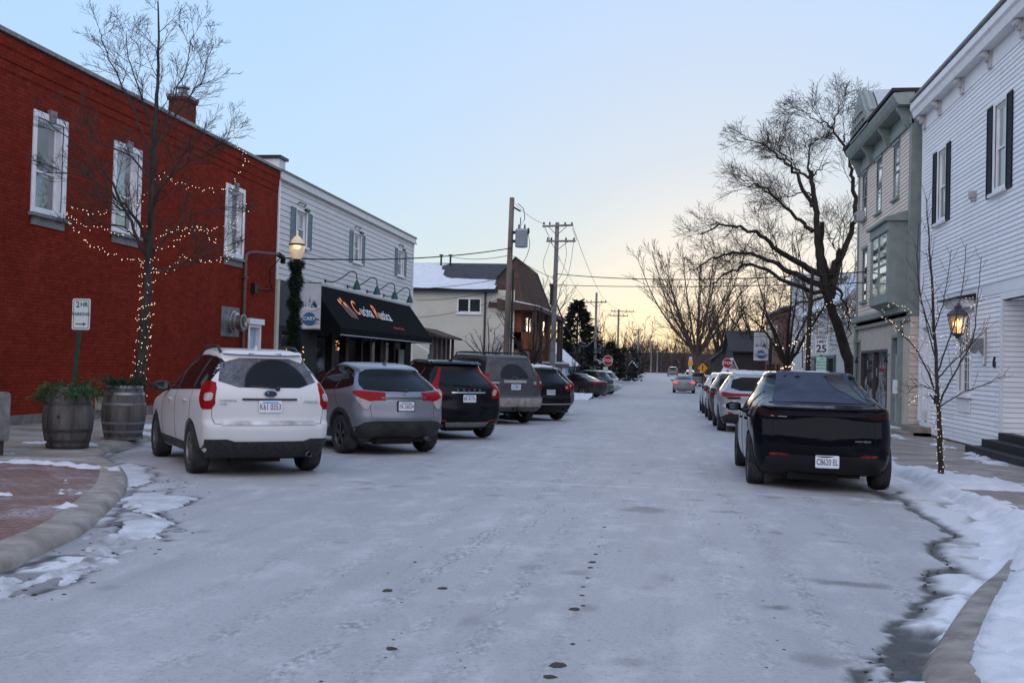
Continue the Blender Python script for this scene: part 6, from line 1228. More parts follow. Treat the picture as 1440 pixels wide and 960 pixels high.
    mb = MB(); [mb.fbox(F, u, u + .14, -.4, 2.9, 1.15, 1.29) for u in (52.3, 53.4, 54.5, 55.6, 56.7)]; mb.fbox(F, 52.3, 56.8, 1.0, 1.1, 1.17, 1.27); B('porch_post', mb, M_BROWN, t); mb = MB(); mb.fbox(F, 52.45, 56.8, -.4, 2.8, .9, .95); B('porch_screen', mb, M('porch screen', (.18, .17, .17), .4, var=.6, vscale=2), t)
    return t
cream_building()
# ---------------------------------------------------------------- pale block building with brown mansard
def mansard_building():
    t = thing('mansard_building', 'pale block building with snowy low roof and brown shingled mansard front', 'building', (-12, 60, G(60))); Y = 60
    F = Fr((0, Y, 0), (1, 0, 0), (0, -1, 0)); win = (-12.45, -11.0, 4.38, 5.25)
    mb = MB(); wall(mb, F, -24, -9.0, -.8, 5.75, [win], .15); mb.box(-24, -9.05, Y + .16, Y + 16, -.8, 5.7); B('wall', mb, M_CMU, t)
    mb = MB(); frame(mb, F, *win, .07, -.12, .05); mb.fbox(F, -11.77, -11.68, 4.45, 5.18, -.1, .04); mb.fbox(F, -12.5, -10.95, 4.27, 4.37, -.02, .09); w = B('window', mb, M_WHITE, t); mb = MB(); mb.fbox(F, -12.38, -11.07, 4.45, 5.18, -.1, -.09); B('pane', mb, M_DPANE, w)
    mb = MB(); mb.prism([(-24, Y - .35, 5.72), (-24, Y + 4.5, 7.75), (-24, Y + 9, 5.9), (-24, Y + 9, 5.72)], (13.9, 0, 0)); r_ = B('roof', mb, M_ROOF, t); mb = MB(); sl = lambda y: 5.72 + (y - Y + .35) / 4.85 * 2.03 + .05
    xs = np.linspace(-23.9, -10.15, 60); ys = np.linspace(Y - .38, Y + 4.3, 24); GX, GY_ = np.meshgrid(xs, ys); th = .06 + (fbm(GX * .6, GY_ * .8) - .48) * .18 - .16 * smooth01((GX + 14.6) / 2.2) * smooth01((GY_ - Y - .7) / 1.6); o = worldoff(r_)
    grid_mesh('roof_snow', GX - o.x, GY_ - o.y, 5.72 + (GY_ - Y + .35) / 4.85 * 2.03 + np.clip(th, -.02, .09) - o.z, M_SNOW, r_, keep=th > -.01)
    mb = MB(); mb.fbox(F, -24, -10.0, 5.60, 5.72, .1, .40); B('gutter', mb, M_DMETAL, t); mb = MB(); mb.tube([(-10.75, Y - .08, 5.62), (-10.75, Y - .08, -.4)], .06, 8); B('downspout', mb, M('brown downspout', (.06, .045, .04), .6), t, smooth=50)
    mb = MB(); [mb.tube([(x, Y + 4, 7.5), (x, Y + 4, 8.2)], .06, 8) for x in (-14.4, -13.8)]; [mb.tube([(x - .12, Y + 4, 8.2), (x + .12, Y + 4, 8.2)], .05, 6) for x in (-14.4, -13.8)]; B('vent_pipe', mb, M_DMETAL, t)
    # mansard: eave ring to a smaller upper ring, then a hipped top
    x0, x1, y0, y1 = -11.0, -8.4, Y - .1, Y + 16; lo = 4.72; mid = 7.55
    def ring(xa, xb, ya, yb, z): return [(xa, ya, z), (xb, ya, z), (xb, yb, z), (xa, yb, z)]
    L0 = ring(-10.6, x1, y0, y1, lo); L1 = ring(-9.9, x1 - .75, y0 + .9, y1 - .5, mid)
    # the near end and street faces, the ridge dropping to the far end as in a gambrel seen endwise
    mb = MB(); mb.quad(L0[0], L0[1], (-9.15, y0 + 1.0, 7.75), (-10.15, y0 + .4, 6.5)); mb.mi = 0; B('mansard_end', mb, M_SHINGX, t)
    mb = MB(); mb.quad(L0[1], L0[2], (-9.7, y1 - .6, 8.05), (-9.15, y0 + 1.0, 7.75)); mb.quad((-10.15, y0 + .4, 6.5), (-9.15, y0 + 1.0, 7.75), (-9.7, y1 - .6, 8.05), (-14, y1 - .6, 6.2)); mb.quad(L0[2], (-9.7, y1 - .6, 8.05), (-14, y1 - .6, 6.2), (-14, y1, lo)); ms = B('mansard_roof', mb, M_SHING, t)
    mb = MB(); mb.tube([(-9.15, y0 + 1.0, 7.77), (-9.7, y1 - .6, 8.07)], .07, 6); mb.tube([(-10.15, y0 + .4, 6.52), (-9.15, y0 + 1.0, 7.77)], .07, 6); mb.tube([(-9.7, y1 - .6, 8.07), L0[2]], .07, 6); B('ridge_cap', mb, M_DMETAL, ms)
    # porch roof with a line of snow, posts and brick bays under it
    mb = MB(); mb.prism([(-10.0, Y - .4, 5.25), (-7.5, Y - .4, 4.75), (-7.5, Y - .4, 4.58), (-10.0, Y - .4, 4.58)], (0, 16, 0)); pr_ = B('porch_roof', mb, M_BROWN, t); mb = MB(); mb.prism([(-8.9, Y - .42, 5.05), (-7.46, Y - .42, 4.78), (-7.46, Y - .42, 4.84), (-8.9, Y - .42, 5.13)], (0, 16, 0)); B('porch_snow', mb, M_SNOW, pr_)
    mb = MB(); mb.box(-9.0, -8.2, Y + .2, Y + 15.5, 2.3, 3.3); mb.box(-9.0, -8.6, Y + .2, Y + 15.5, -.6, 4.6); B('brick_bay', mb, mat_brick('rust brick', (.26, .09, .05), (.2, .07, .04), (.12, .08, .06), (1, 2)), t)
    mb = MB(); [mb.box(-7.9, -7.68, y, y + .22, -.7, 4.6) for y in (Y - .2, Y + 3, Y + 6.5, Y + 10, Y + 13.5, Y + 15.3)]; mb.box(-7.95, -7.7, Y - .2, Y + 15.5, -.6, 1.5); B('porch_post', mb, M_BROWN, t)
    for y in (61.3, 63.3, 65.3, 67.5, 69.7, 72): mb = MB(); mb.box(-8.62, -8.56, y, y + 1.3, 3.35, 4.45); w = B('window', mb, M_DARKW, t); mb = MB(); mb.box(-8.559, -8.54, y + .1, y + 1.2, 3.42, 4.38); B('pane', mb, mat_glass('lit porch pane', (.2, .17, .14), refl=.35) if 'lit porch pane' not in MATS else MATS['lit porch pane'], w)
    mb = MB(); mb.box(-8.3, -7.2, Y + 5, Y + 15.5, 1.5, 1.62); B('canopy_snow', mb, M_SNOW, t); mb = MB(); mb.box(-8.3, -7.15, Y + 5, Y + 15.5, 1.2, 1.5); B('canopy', mb, M_BROWN, t)
    mb = MB(); mb.fbox(F, -10.1, -9.7, 2.3, 3.0, .01, .14); B('meter_box', mb, M('pale meter box', (.42, .42, .4), .6), t, bevel=.01)
    mb = MB(); mb.tube([(-15, Y - .5, 2.6), (-11.0, Y - .5, .3)], .05, 6); [mb.tube([(-15 + 4 * f, Y - .5, 2.6 - 2.3 * f), (-15 + 4 * f, Y - .5, 1.5 - 2.3 * f)], .03, 5) for f in (0, .25, .5, .75, 1)]; B('stair_rail', mb, M_WHITE, t)
    return t
mansard_building()
# ---------------------------------------------------------------- white clapboard house on the right
def white_house():
    X = 7.7; F = Fr((X, 0, 0), (0, -1, 0), (-1, 0, 0)); t = thing('clapboard_house', 'large white clapboard house with black shutters and a lit carriage lantern', 'house', (X, 29, G(29)))
    U = lambda y: -y; wins = [(-31.55, -30.72, 5.85, 7.95), (-26.28, -25.45, 5.85, 7.98)]; low = (-29.0, -28.0, .95, 2.95); side = (-33.0, -32.1, -.1, 3.0); alc = (-25.4, -21.0, -.3, 3.25); holes = wins + [low, side, alc]
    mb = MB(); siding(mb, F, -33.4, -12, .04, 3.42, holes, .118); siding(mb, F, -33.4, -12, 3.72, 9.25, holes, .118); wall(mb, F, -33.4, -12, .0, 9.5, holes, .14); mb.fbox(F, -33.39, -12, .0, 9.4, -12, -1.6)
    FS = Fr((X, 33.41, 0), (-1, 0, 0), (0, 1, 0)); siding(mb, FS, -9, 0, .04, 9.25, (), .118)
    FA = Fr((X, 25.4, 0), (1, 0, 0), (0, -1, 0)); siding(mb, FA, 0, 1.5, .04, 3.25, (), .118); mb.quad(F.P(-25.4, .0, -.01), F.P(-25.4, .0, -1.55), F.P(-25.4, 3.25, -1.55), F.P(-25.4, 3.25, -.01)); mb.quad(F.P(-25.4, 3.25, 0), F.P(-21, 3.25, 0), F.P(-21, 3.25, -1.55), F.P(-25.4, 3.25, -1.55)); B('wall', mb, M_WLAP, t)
    mb = MB(); mb.fbox(F, -33.4, -12, 3.42, 3.70, .0, .022); mb.fbox(F, -33.4, -12, 3.70, 3.74, .0, .045); mb.fbox(F, -33.4, -12, 9.0, 9.45, .002, .03); B('band_board', mb, M_WPNT, t)
    for q in ((-33.41, -33.27, .04, 9.3), (-25.54, -25.4, .04, 3.4), (-25.4, -20.9, 3.25, 3.4)): mb = MB(); mb.fbox(F, *q, -.01, .045); B('corner_board', mb, M_WHITE, t)
    mb = MB(); mb.prism([F.P(-33.55, 9.42, -.1), F.P(-33.55, 9.42, .30), F.P(-33.55, 9.60, .34), F.P(-33.55, 9.66, .40), F.P(-33.55, 9.84, .40), F.P(-33.55, 9.92, .34), F.P(-33.55, 9.98, -.1)], (0, 22, 0) if False else F.u * 22); B('cornice', mb, M_WHITE, t); mb = MB(); mb.fbox(F, -33.6, -12, 9.93, 10.0, -12, .43); B('roof', mb, M('grey metal roof edge', (.25, .24, .23), .6), t)
    for i, y in enumerate((33.15, 31.35, 29.0, 26.6, 24.2, 21.8)):
        mb = MB(); mb.fbox(F, -y - .11, -y + .11, 9.0, 9.42, .03, .10); mb.lathe([(.11, 0), (.11, .10), (.085, .13), (.04, .13), (.04, .16), (.001, .16)], 14, F.P(-y, 9.26, .06), (-1, 0, 0)); mb.lathe([(.04, -.10), (.085, -.08), (.085, .08), (.04, .10)], 12, F.P(-y, 9.33, .19), (0, 1, 0)); B('cornice_bracket', mb, M('weathered white', (.50, .49, .47), .7, var=.25, vscale=9), t, smooth=40)
    for a, b, c, d in wins: window(F, t, a, b, c, d, rec=.05, case=.12, proud=.022, shutters=(.42, M_BSHUT), blind=.97)
    w = window(F, t, *low, rec=.1, case=.10, proud=.04, grid=(3, 6), pane=M_DPANE); mb = MB(); mb.prism([F.P(-29.3, 3.22, .02), F.P(-29.3, 3.22, .28), F.P(-29.3, 3.42, .40), F.P(-29.3, 3.42, .02)], F.u * 1.6); B('window_hood', mb, M_WHITE, w); mb = MB(); mb.hexa([F.P(-29.45, 3.42, .0), F.P(-27.55, 3.42, 0), F.P(-27.55, 3.42, .5), F.P(-29.45, 3.42, .5), F.P(-29.45, 3.56, .0), F.P(-27.55, 3.56, 0), F.P(-27.55, 3.46, .5), F.P(-29.45, 3.46, .5)]); B('hood_roof', mb, M_DMETAL, w); mb = MB(); mb.fbox(F, -29.1, -27.9, .50, .86, .018, .04); B('panel_below', mb, M_WHITE, w)
    mb = MB(); frame(mb, F, side[0], side[1], -.1, 3.0, .12, -.13, .05); mb.fbox(F, side[0] + .12, side[1] - .12, .35, 2.88, -.13, -.09); d_ = B('door', mb, M_WHITE, t); mb = MB(); mb.fbox(F, side[0] + .25, side[1] - .25, 2.3, 2.8, -.089, -.08); B('pane', mb, M_DPANE, d_)
    mb = MB(); mb.fbox(F, -33.42, -12, -.6, .04, -.3, -.02); B('foundation', mb, M('rubble stone foundation', (.12, .105, .09), .95, var=.6, vscale=5, bmp=1., bscale=7, col2=(.26, .22, .17)), t)
    mb = MB(); mb.fbox(F, -27.9, -27.7, 6.0, 6.18, .02, .16); mb.fbox(F, -27.88, -27.72, 5.92, 6.0, .02, .12); B('vent_hood', mb, M('beige vent', (.42, .40, .37), .6), t, bevel=.01)
    mb = MB(); [mb.fbox(F, -33.5 - .0, -31.9, -.9 - .01 * k, -.1 - .17 * k, .003 * k, .5 + .35 * k) for k in range(2)]; B('door_step', mb, M('concrete step', (.25, .22, .19), .9, var=.3), t)
    text('6', .34, M_INK, t, F.P(-25.98, 1.78, .03), F.u, (0, 0, 1), name='house_number', depth=.015, bold=.012)
    # alcove door, and dark wooden steps
    mb = MB(); mb.fbox(F, -25.3, -21.2, .1, 3.2, -1.58, -1.52); mb.fbox(F, -25.3, -21.2, -.3, .08, -1.55, -.02); B('alcove_floor', mb, M_WPNT, t)
    mb = MB(); [mb.fbox(F, -24.9 + .12 * k, -20, -.5, -.12 + .16 * k, .05 if k else .02, .95 - .32 * k) for k in range(3)]; B('porch_step', mb, M('black painted steps', (.014, .014, .018), .5, var=.3), t, bevel=.01)
    # carriage lantern on its scrolled arm
    y, z = 26.9, 2.55; L = thing('wall_lantern', 'lit carriage lantern on a scrolled white bracket on the white house', 'lantern', F.P(-26.75, 2.15, .02)); mb = MB(); mb.fbox(F, -26.84, -26.66, 1.72, 2.6, .02, .06); br = B('back_plate', mb, M_WHITE, L, bevel=.02)
    mb = MB(); mb.prism([F.P(-26.79, a, b) for a, b in ((2.38, .06), (2.38, .62), (2.33, .66), (2.26, .60), (2.2, .42), (2.06, .36), (2.0, .25), (2.1, .16), (1.95, .06))], F.u * .08); B('bracket', mb, M('grey bracket', (.22, .22, .23), .6), L)
    c = F.P(-26.75, 0, .66); mb = MB(); mb.lathe([(.05, 2.36), (.06, 2.42), (.14, 2.46), (.15, 2.50)], 8, (c.x, c.y, 0)); mb.lathe([(.26, 2.92), (.27, 2.95), (.19, 3.03), (.12, 3.08), (.08, 3.11), (.09, 3.15), (.03, 3.22), (.001, 3.26)], 8, (c.x, c.y, 0))
    for k in range(8): a = 2 * PI * (k + .5) / 8; mb.tube([(c.x + .145 * math.cos(a), c.y + .145 * math.sin(a), 2.5), (c.x + .24 * math.cos(a), c.y + .24 * math.sin(a), 2.93)], .012, 4)
    B('lantern_frame', mb, M('pewter lantern', (.08, .08, .085), .45, .4), L, smooth=30)
    lampm, tt, bb = nodes_mat('lantern glass'); bb.inputs['Transmission Weight'].default_value = .9; bb.inputs['Roughness'].default_value = .15; bb.inputs['Base Color'].default_value = (.95, .85, .7, 1); bb.inputs['Emission Color'].default_value = (1, .42, .12, 1); bb.inputs['Emission Strength'].default_value = .02
    mb = MB(); mb.lathe([(.138, 2.5), (.228, 2.92)], 8, (c.x, c.y, 0), cap=False); B('lantern_glass', mb, lampm, L)
    mb = MB(); mb.lathe([(.02, 2.5), (.022, 2.66), (.05, 2.70), (.055, 2.76), (.03, 2.83), (.001, 2.86)], 10, (c.x, c.y, 0)); B('bulb', mb, M('lantern bulb', (1, .8, .5), .4, var=0, emit=((1, .50, .15), 1.0)), L, smooth=60)
    pl = bpy.data.lights.new('lantern_light', 'POINT'); pl.energy = .7; pl.color = (1, .5, .2); pl.shadow_soft_size = .05; po = bpy.data.objects.new('lantern_light', pl); COL.objects.link(po); po.parent = L; po.location = Vector((c.x, c.y, 2.76)) - Vector(L.location)
    return t
white_house()
# ---------------------------------------------------------------- sand coloured three storey house with a cornice
def sand_house():
    X = 7.5; F = Fr((X, 0, 0), (0, -1, 0), (-1, 0, 0)); t = thing('corniced_house', 'narrow three storey sand coloured house with bracketed cornice and bay window over a shop', 'house', (X, 39, G(39)))
    wins = [(-36.7, -35.8, 7.35, 9.15), (-39.6, -38.7, 7.3, 9.2), (-42.4, -41.5, 7.45, 9.2), (-42.1, -41.2, 4.2, 6.2)]; mb = MB()
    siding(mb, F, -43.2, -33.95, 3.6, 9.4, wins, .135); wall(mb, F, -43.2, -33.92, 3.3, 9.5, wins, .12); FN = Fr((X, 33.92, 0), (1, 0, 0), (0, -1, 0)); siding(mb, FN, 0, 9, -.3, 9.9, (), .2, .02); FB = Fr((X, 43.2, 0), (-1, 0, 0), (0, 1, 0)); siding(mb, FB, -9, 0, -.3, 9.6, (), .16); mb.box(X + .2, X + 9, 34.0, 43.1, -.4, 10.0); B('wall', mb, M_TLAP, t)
    for q in ((F, -34.2, -33.88, 3.3, 9.9, -.01, .06), (F, -43.22, -43.0, 3.3, 9.6, -.01, .05), (FN, 0, .4, 3.3, 10.1, .0, .05)): mb = MB(); mb.fbox(*q); B('corner_board', mb, M_TRIM, t)
    mb = MB(); mb.fbox(F, -43.25, -33.88, 9.36, 9.62, .0, .10); mb.fbox(F, -43.22, -33.88, 9.62, 9.95, .0, .05); mb.prism([F.P(-42.75, 9.95, .0), F.P(-42.75, 9.95, .48), F.P(-42.75, 10.05, .56), F.P(-42.75, 10.22, .64), F.P(-42.75, 10.32, .64), F.P(-42.75, 10.36, .0)], F.u * 8.92); mb.fbox(FN, 0, 1.6, 9.7, 10.3, .0, .07); B('cornice', mb, M_TRIM, t)
    mb = MB(); mb.fbox(F, -42.8, -33.8, 10.36, 10.47, -9, .70); B('roof', mb, M('dark red roof edge', (.03, .018, .02), .7), t)
    for u in (-42.7, -40.2, -37.2, -34.3):
        mb = MB(); prof = [(9.95, .02), (9.95, .46), (9.85, .47), (9.72, .36), (9.5, .26), (9.38, .22), (9.3, .12), (9.3, .02)]; mb.prism([F.P(u, z, d) for z, d in prof], F.u * .16); B('cornice_bracket', mb, M_TRIM, t)
    pd = [(-41.4, 10.3), (-41.35, 10.75), (-40.9, 11.0), (-40.4, 11.45), (-39.7, 11.95), (-39.0, 11.45), (-38.5, 11.0), (-38.05, 10.75), (-38.0, 10.3)]; mb = MB(); mb.prism([F.P(u, z, .25) for u, z in pd], F.n * .45); pe = B('pediment', mb, M_TRIM, t); mb = MB()
    for z, a, b in ((10.62, -41.0, -38.4), (10.95, -40.6, -38.8)): mb.fbox(F, a, b, z, z + .1, .70, .78)
    [mb.fbox(F, u - .04, u + .04, 10.45, 11.4 - abs(u + 39.7) * .6, .70, .76) for u in (-40.6, -40.15, -39.7, -39.25, -38.8)]; mb.tube([F.P(u, z + .04, .5) for u, z in pd[1:-1]], .09, 6); B('pediment_trim', mb, M('light sage trim', (.28, .30, .28), .6), pe)
    mb = MB(); mb.prism([F.P(u, z + .03, .2) for u, z in pd[2:7]], F.n * -2.2); B('dormer_roof', mb, M('pale metal roof', (.42, .44, .46), .5), t)
    for i, h in enumerate(wins): window(F, t, *h, rec=.0, case=.05, proud=.015, trim=M_TRIM, hood=True, pane=mat_glass('sky pane', (.10, .12, .14), refl=.75) if 'sky pane' not in MATS else MATS['sky pane'], sash=M_TRIM)
    A = thing('air_conditioner', 'small window air conditioner jutting from the third storey of the sand coloured house', 'air conditioner', F.P(-42.0, 7.45, .2)); mb = MB(); mb.fbox(F, -42.2, -41.6, 7.36, 7.74, .052, .36); B('casing', mb, M('pale casing', (.42, .42, .43), .6), A, bevel=.02); mb = MB(); [mb.fbox(F, -42.25, -41.65, 7.42 + .05 * k, 7.44 + .05 * k, .361, .372) for k in range(5)]; B('grille', mb, M_DMETAL, A)
    # bay window
    mb = MB(); mb.fbox(F, -37.35, -34.4, 3.75, 4.05, .0, .62); mb.prism([F.P(-37.35, 3.75, .0), F.P(-37.35, 3.75, .62), F.P(-37.35, 3.5, .0)], F.u * 2.95); mb.fbox(F, -37.35, -34.4, 6.05, 6.35, .0, .64); mb.prism([F.P(-37.45, 6.35, .0), F.P(-37.45, 6.35, .75), F.P(-37.45, 6.45, .75), F.P(-37.45, 6.7, .0)], F.u * 3.15); [mb.fbox(F, a, a + .28, 4.05, 6.05, .0, .6) for a in (-37.35, -34.68)]; mb.fbox(F, -36.05, -35.9, 4.05, 6.05, .4, .6); mb.fbox(F, -37.05, -34.68, 4.95, 5.05, .45, .59); ba = B('bay_window', mb, M_TRIM, t); mb = MB(); mb.fbox(F, -37.07, -34.68, 4.05, 4.95, .57, .58); mb.fbox(F, -37.07, -34.68, 5.05, 6.05, .57, .58); B('pane', mb, MATS['sky pane'], ba)
    # shopfront
    mb = MB(); mb.fbox(F, -43.25, -33.9, 3.42, 3.62, .0, .22); mb.fbox(F, -43.25, -33.9, 3.15, 3.2, .0, .12); B('shop_cornice', mb, M_TRIM, t); holes = [(-42.0, -37.2, .1, 2.3), (-36.5, -35.5, -.25, 2.75), (-43.0, -42.2, -.25, 2.75)]; mb = MB(); wall(mb, F, -43.2, -33.92, -.5, 3.45, holes, .2); B('shopfront', mb, M_CREAM, t)
    mb = MB(); frame(mb, F, -42.0, -37.2, .1, 2.3, .09, -.12, .03); mb.fbox(F, -39.65, -39.55, .19, 2.21, -.1, .02); sw = B('shop_window', mb, M('dusky frame', (.07, .06, .06), .6), t); mb = MB(); mb.fbox(F, -41.91, -37.29, .19, 2.21, -.09, -.08); B('pane', mb, mat_glass('shop pane', (.03, .035, .04), refl=.12), sw)
    rng = random.Random(6)
    for k in range(26):
        mb = MB(); u = rng.uniform(-41.7, -37.5); z = rng.uniform(.3, 1.9); r = rng.uniform(.06, .2); mb.lathe([(.001, -r), (r * .8, -r * .6), (r, 0), (r * .7, r * .6), (.001, r)], 7, F.P(u, z, -.075 + .0) , (-1, .02, 0)) if False else mb.fbox(F, u, u + r * 1.4, z, z + r * 2, -.079 + k * .0002, -.074 + k * .0002)
        B('window_display', mb, M('shop display', (.20, .21, .22), .6, var=.8, vscale=5, col2=(.4, .42, .44)), sw)
    for a in (-36.5, -43.0): mb = MB(); frame(mb, F, a, a + 1.0 if a > -40 else a + .8, -.25, 2.75, .1, -.15, .03); d_ = B('door', mb, M_TRIM, t); mb = MB(); b = a + (1.0 if a > -40 else .8); mb.fbox(F, a + .1, b - .1, -.2, 2.1, -.15, -.1); B('door_leaf', mb, M('pale door', (.40, .43, .46), .5), d_); mb = MB(); mb.fbox(F, a + .1, b - .1, 2.15, 2.65, -.13, -.12); B('pane', mb, M_DPANE, d_)
    
    for u in (-35.2, -43.22): mb = MB(); mb.fbox(F, u, u + .32, -.3, 3.15, .0, .10); mb.fbox(F, u - .03, u + .35, 2.65, 2.8, .0, .13); B('pilaster', mb, M_TRIM, t)
    mb = MB(); mb.fbox(F, -35.35, -35.05, .8, 1.25, .101, .2); B('mailbox', mb, M_WHITE, t, bevel=.01); 
    for u in (-36.75, -42.3): mb = MB(); mb.lathe([(.09, -.12), (.03, .02), (.02, .1)], 8, F.P(u, 1.95, .15)); mb.tube([F.P(u, 2.03, .15), F.P(u, 2.1, .02)], .012, 4); B('door_lamp', mb, M_DMETAL, t, smooth=50)
    mb = MB(); mb.fbox(F, -36.7, -33.95, -.9, -.28, .0, 1.0); B('door_step', mb, M('concrete step', (.25, .22, .19), .9), t); mb = MB(); mb.fbox(F, -36.6, -34.0, -.279, -.25, .15, .95); B('step_snow', mb, M_SNOW, t)
    return t
sand_house()

# ================================================================== STREET FURNITURE
M_POLEW = M('weathered pole wood', (.16, .125, .10), .9, var=.4, vscale=3, bmp=.5, bscale=40, stretch=(1, 1, .12), col2=(.24, .20, .17))
M_GPOLE = M('grey pole wood', (.17, .165, .16), .9, var=.35, vscale=3, bmp=.4, bscale=40, stretch=(1, 1, .12))
M_GREENP = M('green sign post', (.02, .06, .045), .5, .2, var=.2)
M_SIGNW = M('white sign face', (.62, .65, .66), .45, var=.05)
M_SGREEN = M('sign green', (.015, .16, .09), .5, var=0)
M_STOPR = M('stop sign red', (.30, .012, .02), .45, var=.06)
M_ORANGE = M('orange yellow sign', (.62, .24, .012), .45, var=.06)
def sign_face(parent, c, w_, h_, mat, r=.03, border=None, name='sign_face'):
    mb = MB(); mb.prism([(c[0] + a, c[1], c[2] + b) for a, b in rrect(w_, h_, r)], (0, .008, 0)); o = B(name, mb, mat, parent)
    if border:
        P = rrect(w_ - .04, h_ - .04, r * .8); Q = rrect(w_ - .06, h_ - .06, r * .7); n = len(P); mb = MB(); mb.add([(c[0] + a, c[1] - .002, c[2] + b) for a, b in P] + [(c[0] + a, c[1] - .002, c[2] + b) for a, b in Q], [(i, (i + 1) % n, (i + 1) % n + n, i + n) for i in range(n)]); B('sign_border', mb, border, o)
    return o
XA, ZA = (1, 0, 0), (0, 0, 1)
def parking_sign():
    x, y = -9.35, 15.35; t = thing('parking_sign', 'white two hour parking sign on a green post behind the dark wine barrel', 'sign', (x, y, G(y) + .13)); lean = .045
    mb = MB(); mb.hexa([(x - .16 - .03, y + .01, 0), (x - .16 + .03, y + .01, 0), (x - .16 + .03, y + .04, 0), (x - .16 - .03, y + .04, 0), (x - .03, y + .01, 2.36), (x + .03, y + .01, 2.36), (x + .03, y + .04, 2.36), (x - .03, y + .04, 2.36)]); B('post', mb, M_GREENP, t)
    f = sign_face(t, (x, y, 2.08), .31, .50, M_SIGNW, border=M_SGREEN); 
    text('2', .13, M_SGREEN, f, (x - .06, y - .003, 2.23), XA, ZA, depth=.001, bold=.003); text('HR', .10, M_SGREEN, f, (x + .05, y - .003, 2.235), XA, ZA, depth=.001, bold=.003); text('PARKING', .072, M_SGREEN, f, (x, y - .003, 2.08), XA, ZA, depth=.001, bold=.002)
    mb = MB(); mb.box(x - .09, x + .05, y - .003, y, 1.912, 1.930); mb.prism([(x + .04, y - .003, 1.95), (x + .10, y - .003, 1.921), (x + .04, y - .003, 1.892)], (0, .003, 0)); B('arrow', mb, M_SGREEN, f)
    f.rotation_euler = (0, 0, 0); return t
parking_sign()
def barrel(x, y, label, dark):
    z = G(y) + .099; t = thing('wine_barrel', label, 'barrel', (x, y, z), group='wine barrels planted with greenery'); n = 26; prof = [(.30, 0), (.335, .15), (.365, .32), (.375, .46), (.365, .62), (.335, .80), (.30, .95), (.275, .95), (.27, .90)]
    mb = MB(); vs = []
    for r, h in prof:
        for j in range(n * 3): a = 2 * PI * j / (n * 3); q = r - (.004 if j % 3 == 0 else 0); vs.append((q * math.cos(a), q * math.sin(a), h))
    k = n * 3; mb.add(vs, [(i * k + j, i * k + (j + 1) % k, (i + 1) * k + (j + 1) % k, (i + 1) * k + j) for i in range(len(prof) - 1) for j in range(k)]); b = mb.build('staves', M('wet barrel oak', (.055, .05, .05), .75, var=.6, vscale=7, bmp=.4, bscale=30, stretch=(1, 1, .1), col2=(.15, .135, .13)), t, smooth=20)
    hm = M('dull hoop', (.06, .062, .07), .5, .5, var=.4, vscale=6) if dark else M('zinc hoop', (.20, .215, .24), .4, .6, var=.35, vscale=6)
    for h in ((.0, .10, .26, .68, .88) if dark else (.0, .12, .27, .60, .78, .90)):
        r = pchip([(p[1], p[0]) for p in prof[:7]], h) + .004; r2 = pchip([(p[1], p[0]) for p in prof[:7]], h + .045) + .004; mb = MB(); mb.lathe([(r - .01, h), (r, h + .001), (r2, h + .045), (r2 - .01, h + .046)], 40, cap=False); mb.build('hoop', hm, t, smooth=40)
    mb = MB(); mb.lathe([(.27, .885), (.001, .90)], 24, cap=False); mb.build('soil', M('dark soil', (.02, .017, .014), .95), t)
    if dark: mb = MB(); mb.lathe([(.025, 0), (.022, .008), (.001, .008)], 10, (.06, -.368, .50), (0, -1, 0)); mb.build('bung', M_INK, t); mb = MB(); mb.box(-.235, -.17, -.285, -.275, .09, .115); mb.build('tag', M_WHITE, t)
    # greenery that sits in it
    rng = random.Random(int(x * 100)); g = MB(); P_ = thing('evergreen_planting', 'drooping green juniper and cedar sprays in the dark barrel' if dark else 'short dark evergreen sprigs in the hooped barrel by the tree', 'plant', (x, y, z + .88))
    for k in range(120 if dark else 90):
        a = rng.uniform(0, 2 * PI); r = rng.uniform(0, .22); L = rng.uniform(.18, .5) * (1.0 if dark else .75); d = Vector((math.cos(a) * rng.uniform(.3, 1.2), math.sin(a) * rng.uniform(.3, 1.2), rng.uniform(.3, 1.1))).normalized(); p = Vector((r * math.cos(a), r * math.sin(a), 0)); pts = [p.copy()]
        for i in range(6): d = (d + Vector((0, 0, -.28 if dark else -.14))).normalized(); p = p + d * L / 6; pts.append(p.copy())
        g.tube(pts, .003, 3, cap=False)
        for i in range(1, 7):
            dd = (pts[i] - pts[i - 1]).normalized(); e = dd.orthogonal().normalized()
            for q in range(5):
                b_ = rot_about(dd, math.radians(rng.uniform(30, 65)), rng.uniform(0, 6.3)); l_ = rng.uniform(.035, .075); s_ = b_.cross(Vector((rng.gauss(0, 1), rng.gauss(0, 1), rng.gauss(0, 1)))).normalized() * .007; c = pts[i - 1].lerp(pts[i], rng.random()); g.quad(c - s_ * .5, c + s_ * .5, c + b_ * l_ + s_ * .8, c + b_ * l_ - s_ * .8)
    g.build('foliage', M('cedar green', (.022, .06, .022), .7, var=.5, vscale=5, col2=(.06, .13, .045)) if dark else M('pine green', (.012, .032, .018), .7, var=.5, vscale=5, col2=(.03, .07, .035)), P_)
barrel(-9.2, 14.85, 'dark weathered wine barrel with a bung hole standing nearest the brick plaza', True); barrel(-9.45, 16.95, 'wine barrel with bright zinc hoops standing before the lit bare tree', False)
# pale stone pillar at the left edge
t = thing('stone_pillar', 'pale concrete planter block cut off at the left edge of the pavement', 'planter', (-9.7, 13.0, G(13) + .13)); mb = MB(); mb.box(-9.95, -9.18, 12.75, 13.4, G(13) + .3, .88); B('block', mb, M_STONE, t, bevel=.02); mb = MB(); mb.box(-9.9, -9.24, 12.8, 13.35, -.1, G(13) + .3); B('base', mb, M('dark plinth', (.08, .06, .055), .9, var=.3), t)
